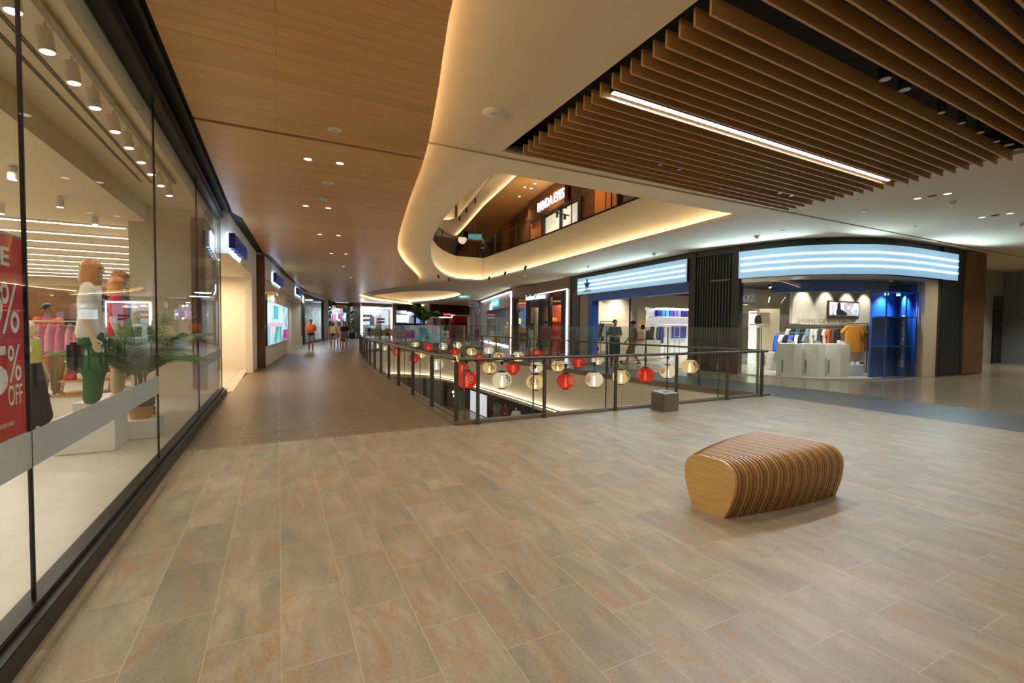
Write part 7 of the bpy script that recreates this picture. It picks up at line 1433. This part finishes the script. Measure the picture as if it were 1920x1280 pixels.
for k, (a, b, m) in enumerate(((1090, 1114, 'caramel_dark'), (1115, 1135, 'caramel'), (1137, 1156, 'caramel'))): l2wall('wall_panel', ('dark gloss panel right beside the lit upper shop', 'caramel panel next along on the storey above', 'last caramel panel of the storey above before the ceiling edge')[k], 'wall panel', a, b, 5.45, 9.3, .12, .1, m)
for k, (a, b, m) in enumerate(((942, 956, 'caramel'), (957, 972, 'caramel_dark'), (973, 993, 'caramel_dark'), (925, 941, 'caramel_dark'))): l2wall('wall_panel', ('caramel gloss panel far along the storey above', 'brown gloss panel third from the lit upper shop', 'brown gloss panel next to the lit upper shop', 'brown gloss panel furthest along the storey above')[k], 'wall panel', a, b, 5.45, 9.2, .12, .1, m)
for k, (pa, pb) in enumerate((((1048, 398), (1083, 380)), ((1048, 398), (1081, 406)))):
    a, b = l2(*pa, 0), l2(*pb, 0); off = Vector((-.5, 0, 0)); g = thing('upper_track', ('black lamp track rising along the lit upper shop', 'black lamp track falling along the lit upper shop')[k], 'track', tuple(a + off)); mb = MB(); mb.beam(a + off, b + off, .06, .06); obj('rail', mb, 'black', g)
    for t in (.35, .8): c = a.lerp(b, t) + off; mb = MB(); mb.tube([c, c - Vector((0, 0, .25))], .07, 8); obj('lamp', mb, 'black', g)
g = thing('escalator', 'dark escalator side rising on the storey above', 'escalator', (11.5, 33, 5.42)); mb = MB(); mb.beam((10.6, 31.5, 5.9), (14.2, 36.5, 9.2), .35, .6); obj('side', mb, 'black', g); mb = MB(); mb.tube([(10.4, 31.3, 6.5), (10.7, 31.6, 6.6), (14.2, 36.5, 9.9)], .06, 8); obj('handrail', mb, 'black', g); mb = MB(); mb.box((10.2, 31.0, 5.42), (10.8, 31.8, 5.75)); obj('foot', mb, 'frame_dark', g)
p = at_d(891, 444, 34); g = thing('exit_sign', 'small teal exit sign on the storey above', 'exit sign', tuple(p)); mb = MB(); mb.box((p.x - .5, p.y, p.z - .2), (p.x + .5, p.y + .05, p.z + .2), 0, FR); obj('panel', mb, glow('exit_teal', (.12, .45, .42), .5), g); mb = MB(); mb.tube([(p.x, p.y, p.z), (p.x, p.y, 9.4)], .015, 6); obj('hanger', mb, 'steel_light', g)
p = at_d(905, 478, 30); figure('person', 'person in a dark jacket standing by the railing of the storey above', 'person', (p.x, p.y, 5.42), to_eye(p), 1.72, fold, 'skin', dict(c=(40, 44, 60), sleeve=1.6), dict(c=(40, 42, 50), len=1.9, name='trousers'), vox=.016)
for k, (px, py) in enumerate(((891, 376), (875, 394), (862, 410))): p = at_z(px, py, 9.4); mb = MB(); mb.tube([(p.x, p.y, 9.25), (p.x, p.y, 9.56)], .06, 8); tag(obj('black_spotlight', mb, 'black'), f"{_o[k]} black spotlight on the white band of the upper ceiling", 'spotlight', 'spotlights of the upper ceiling')
for k, (px, py) in enumerate(((984, 351), (996, 353), (1003, 344), (974, 368))): p = at_z(px, py, 9.36); disc('downlight', f"{_o[k]} small downlight in the timber ceiling of the storey above", 'downlight', p.x, p.y, 9.36, .08, .02, 'lamp_small', 'downlights of the upper timber ceiling')
for k, (x, y) in enumerate(((-2.0, 8),)): pass
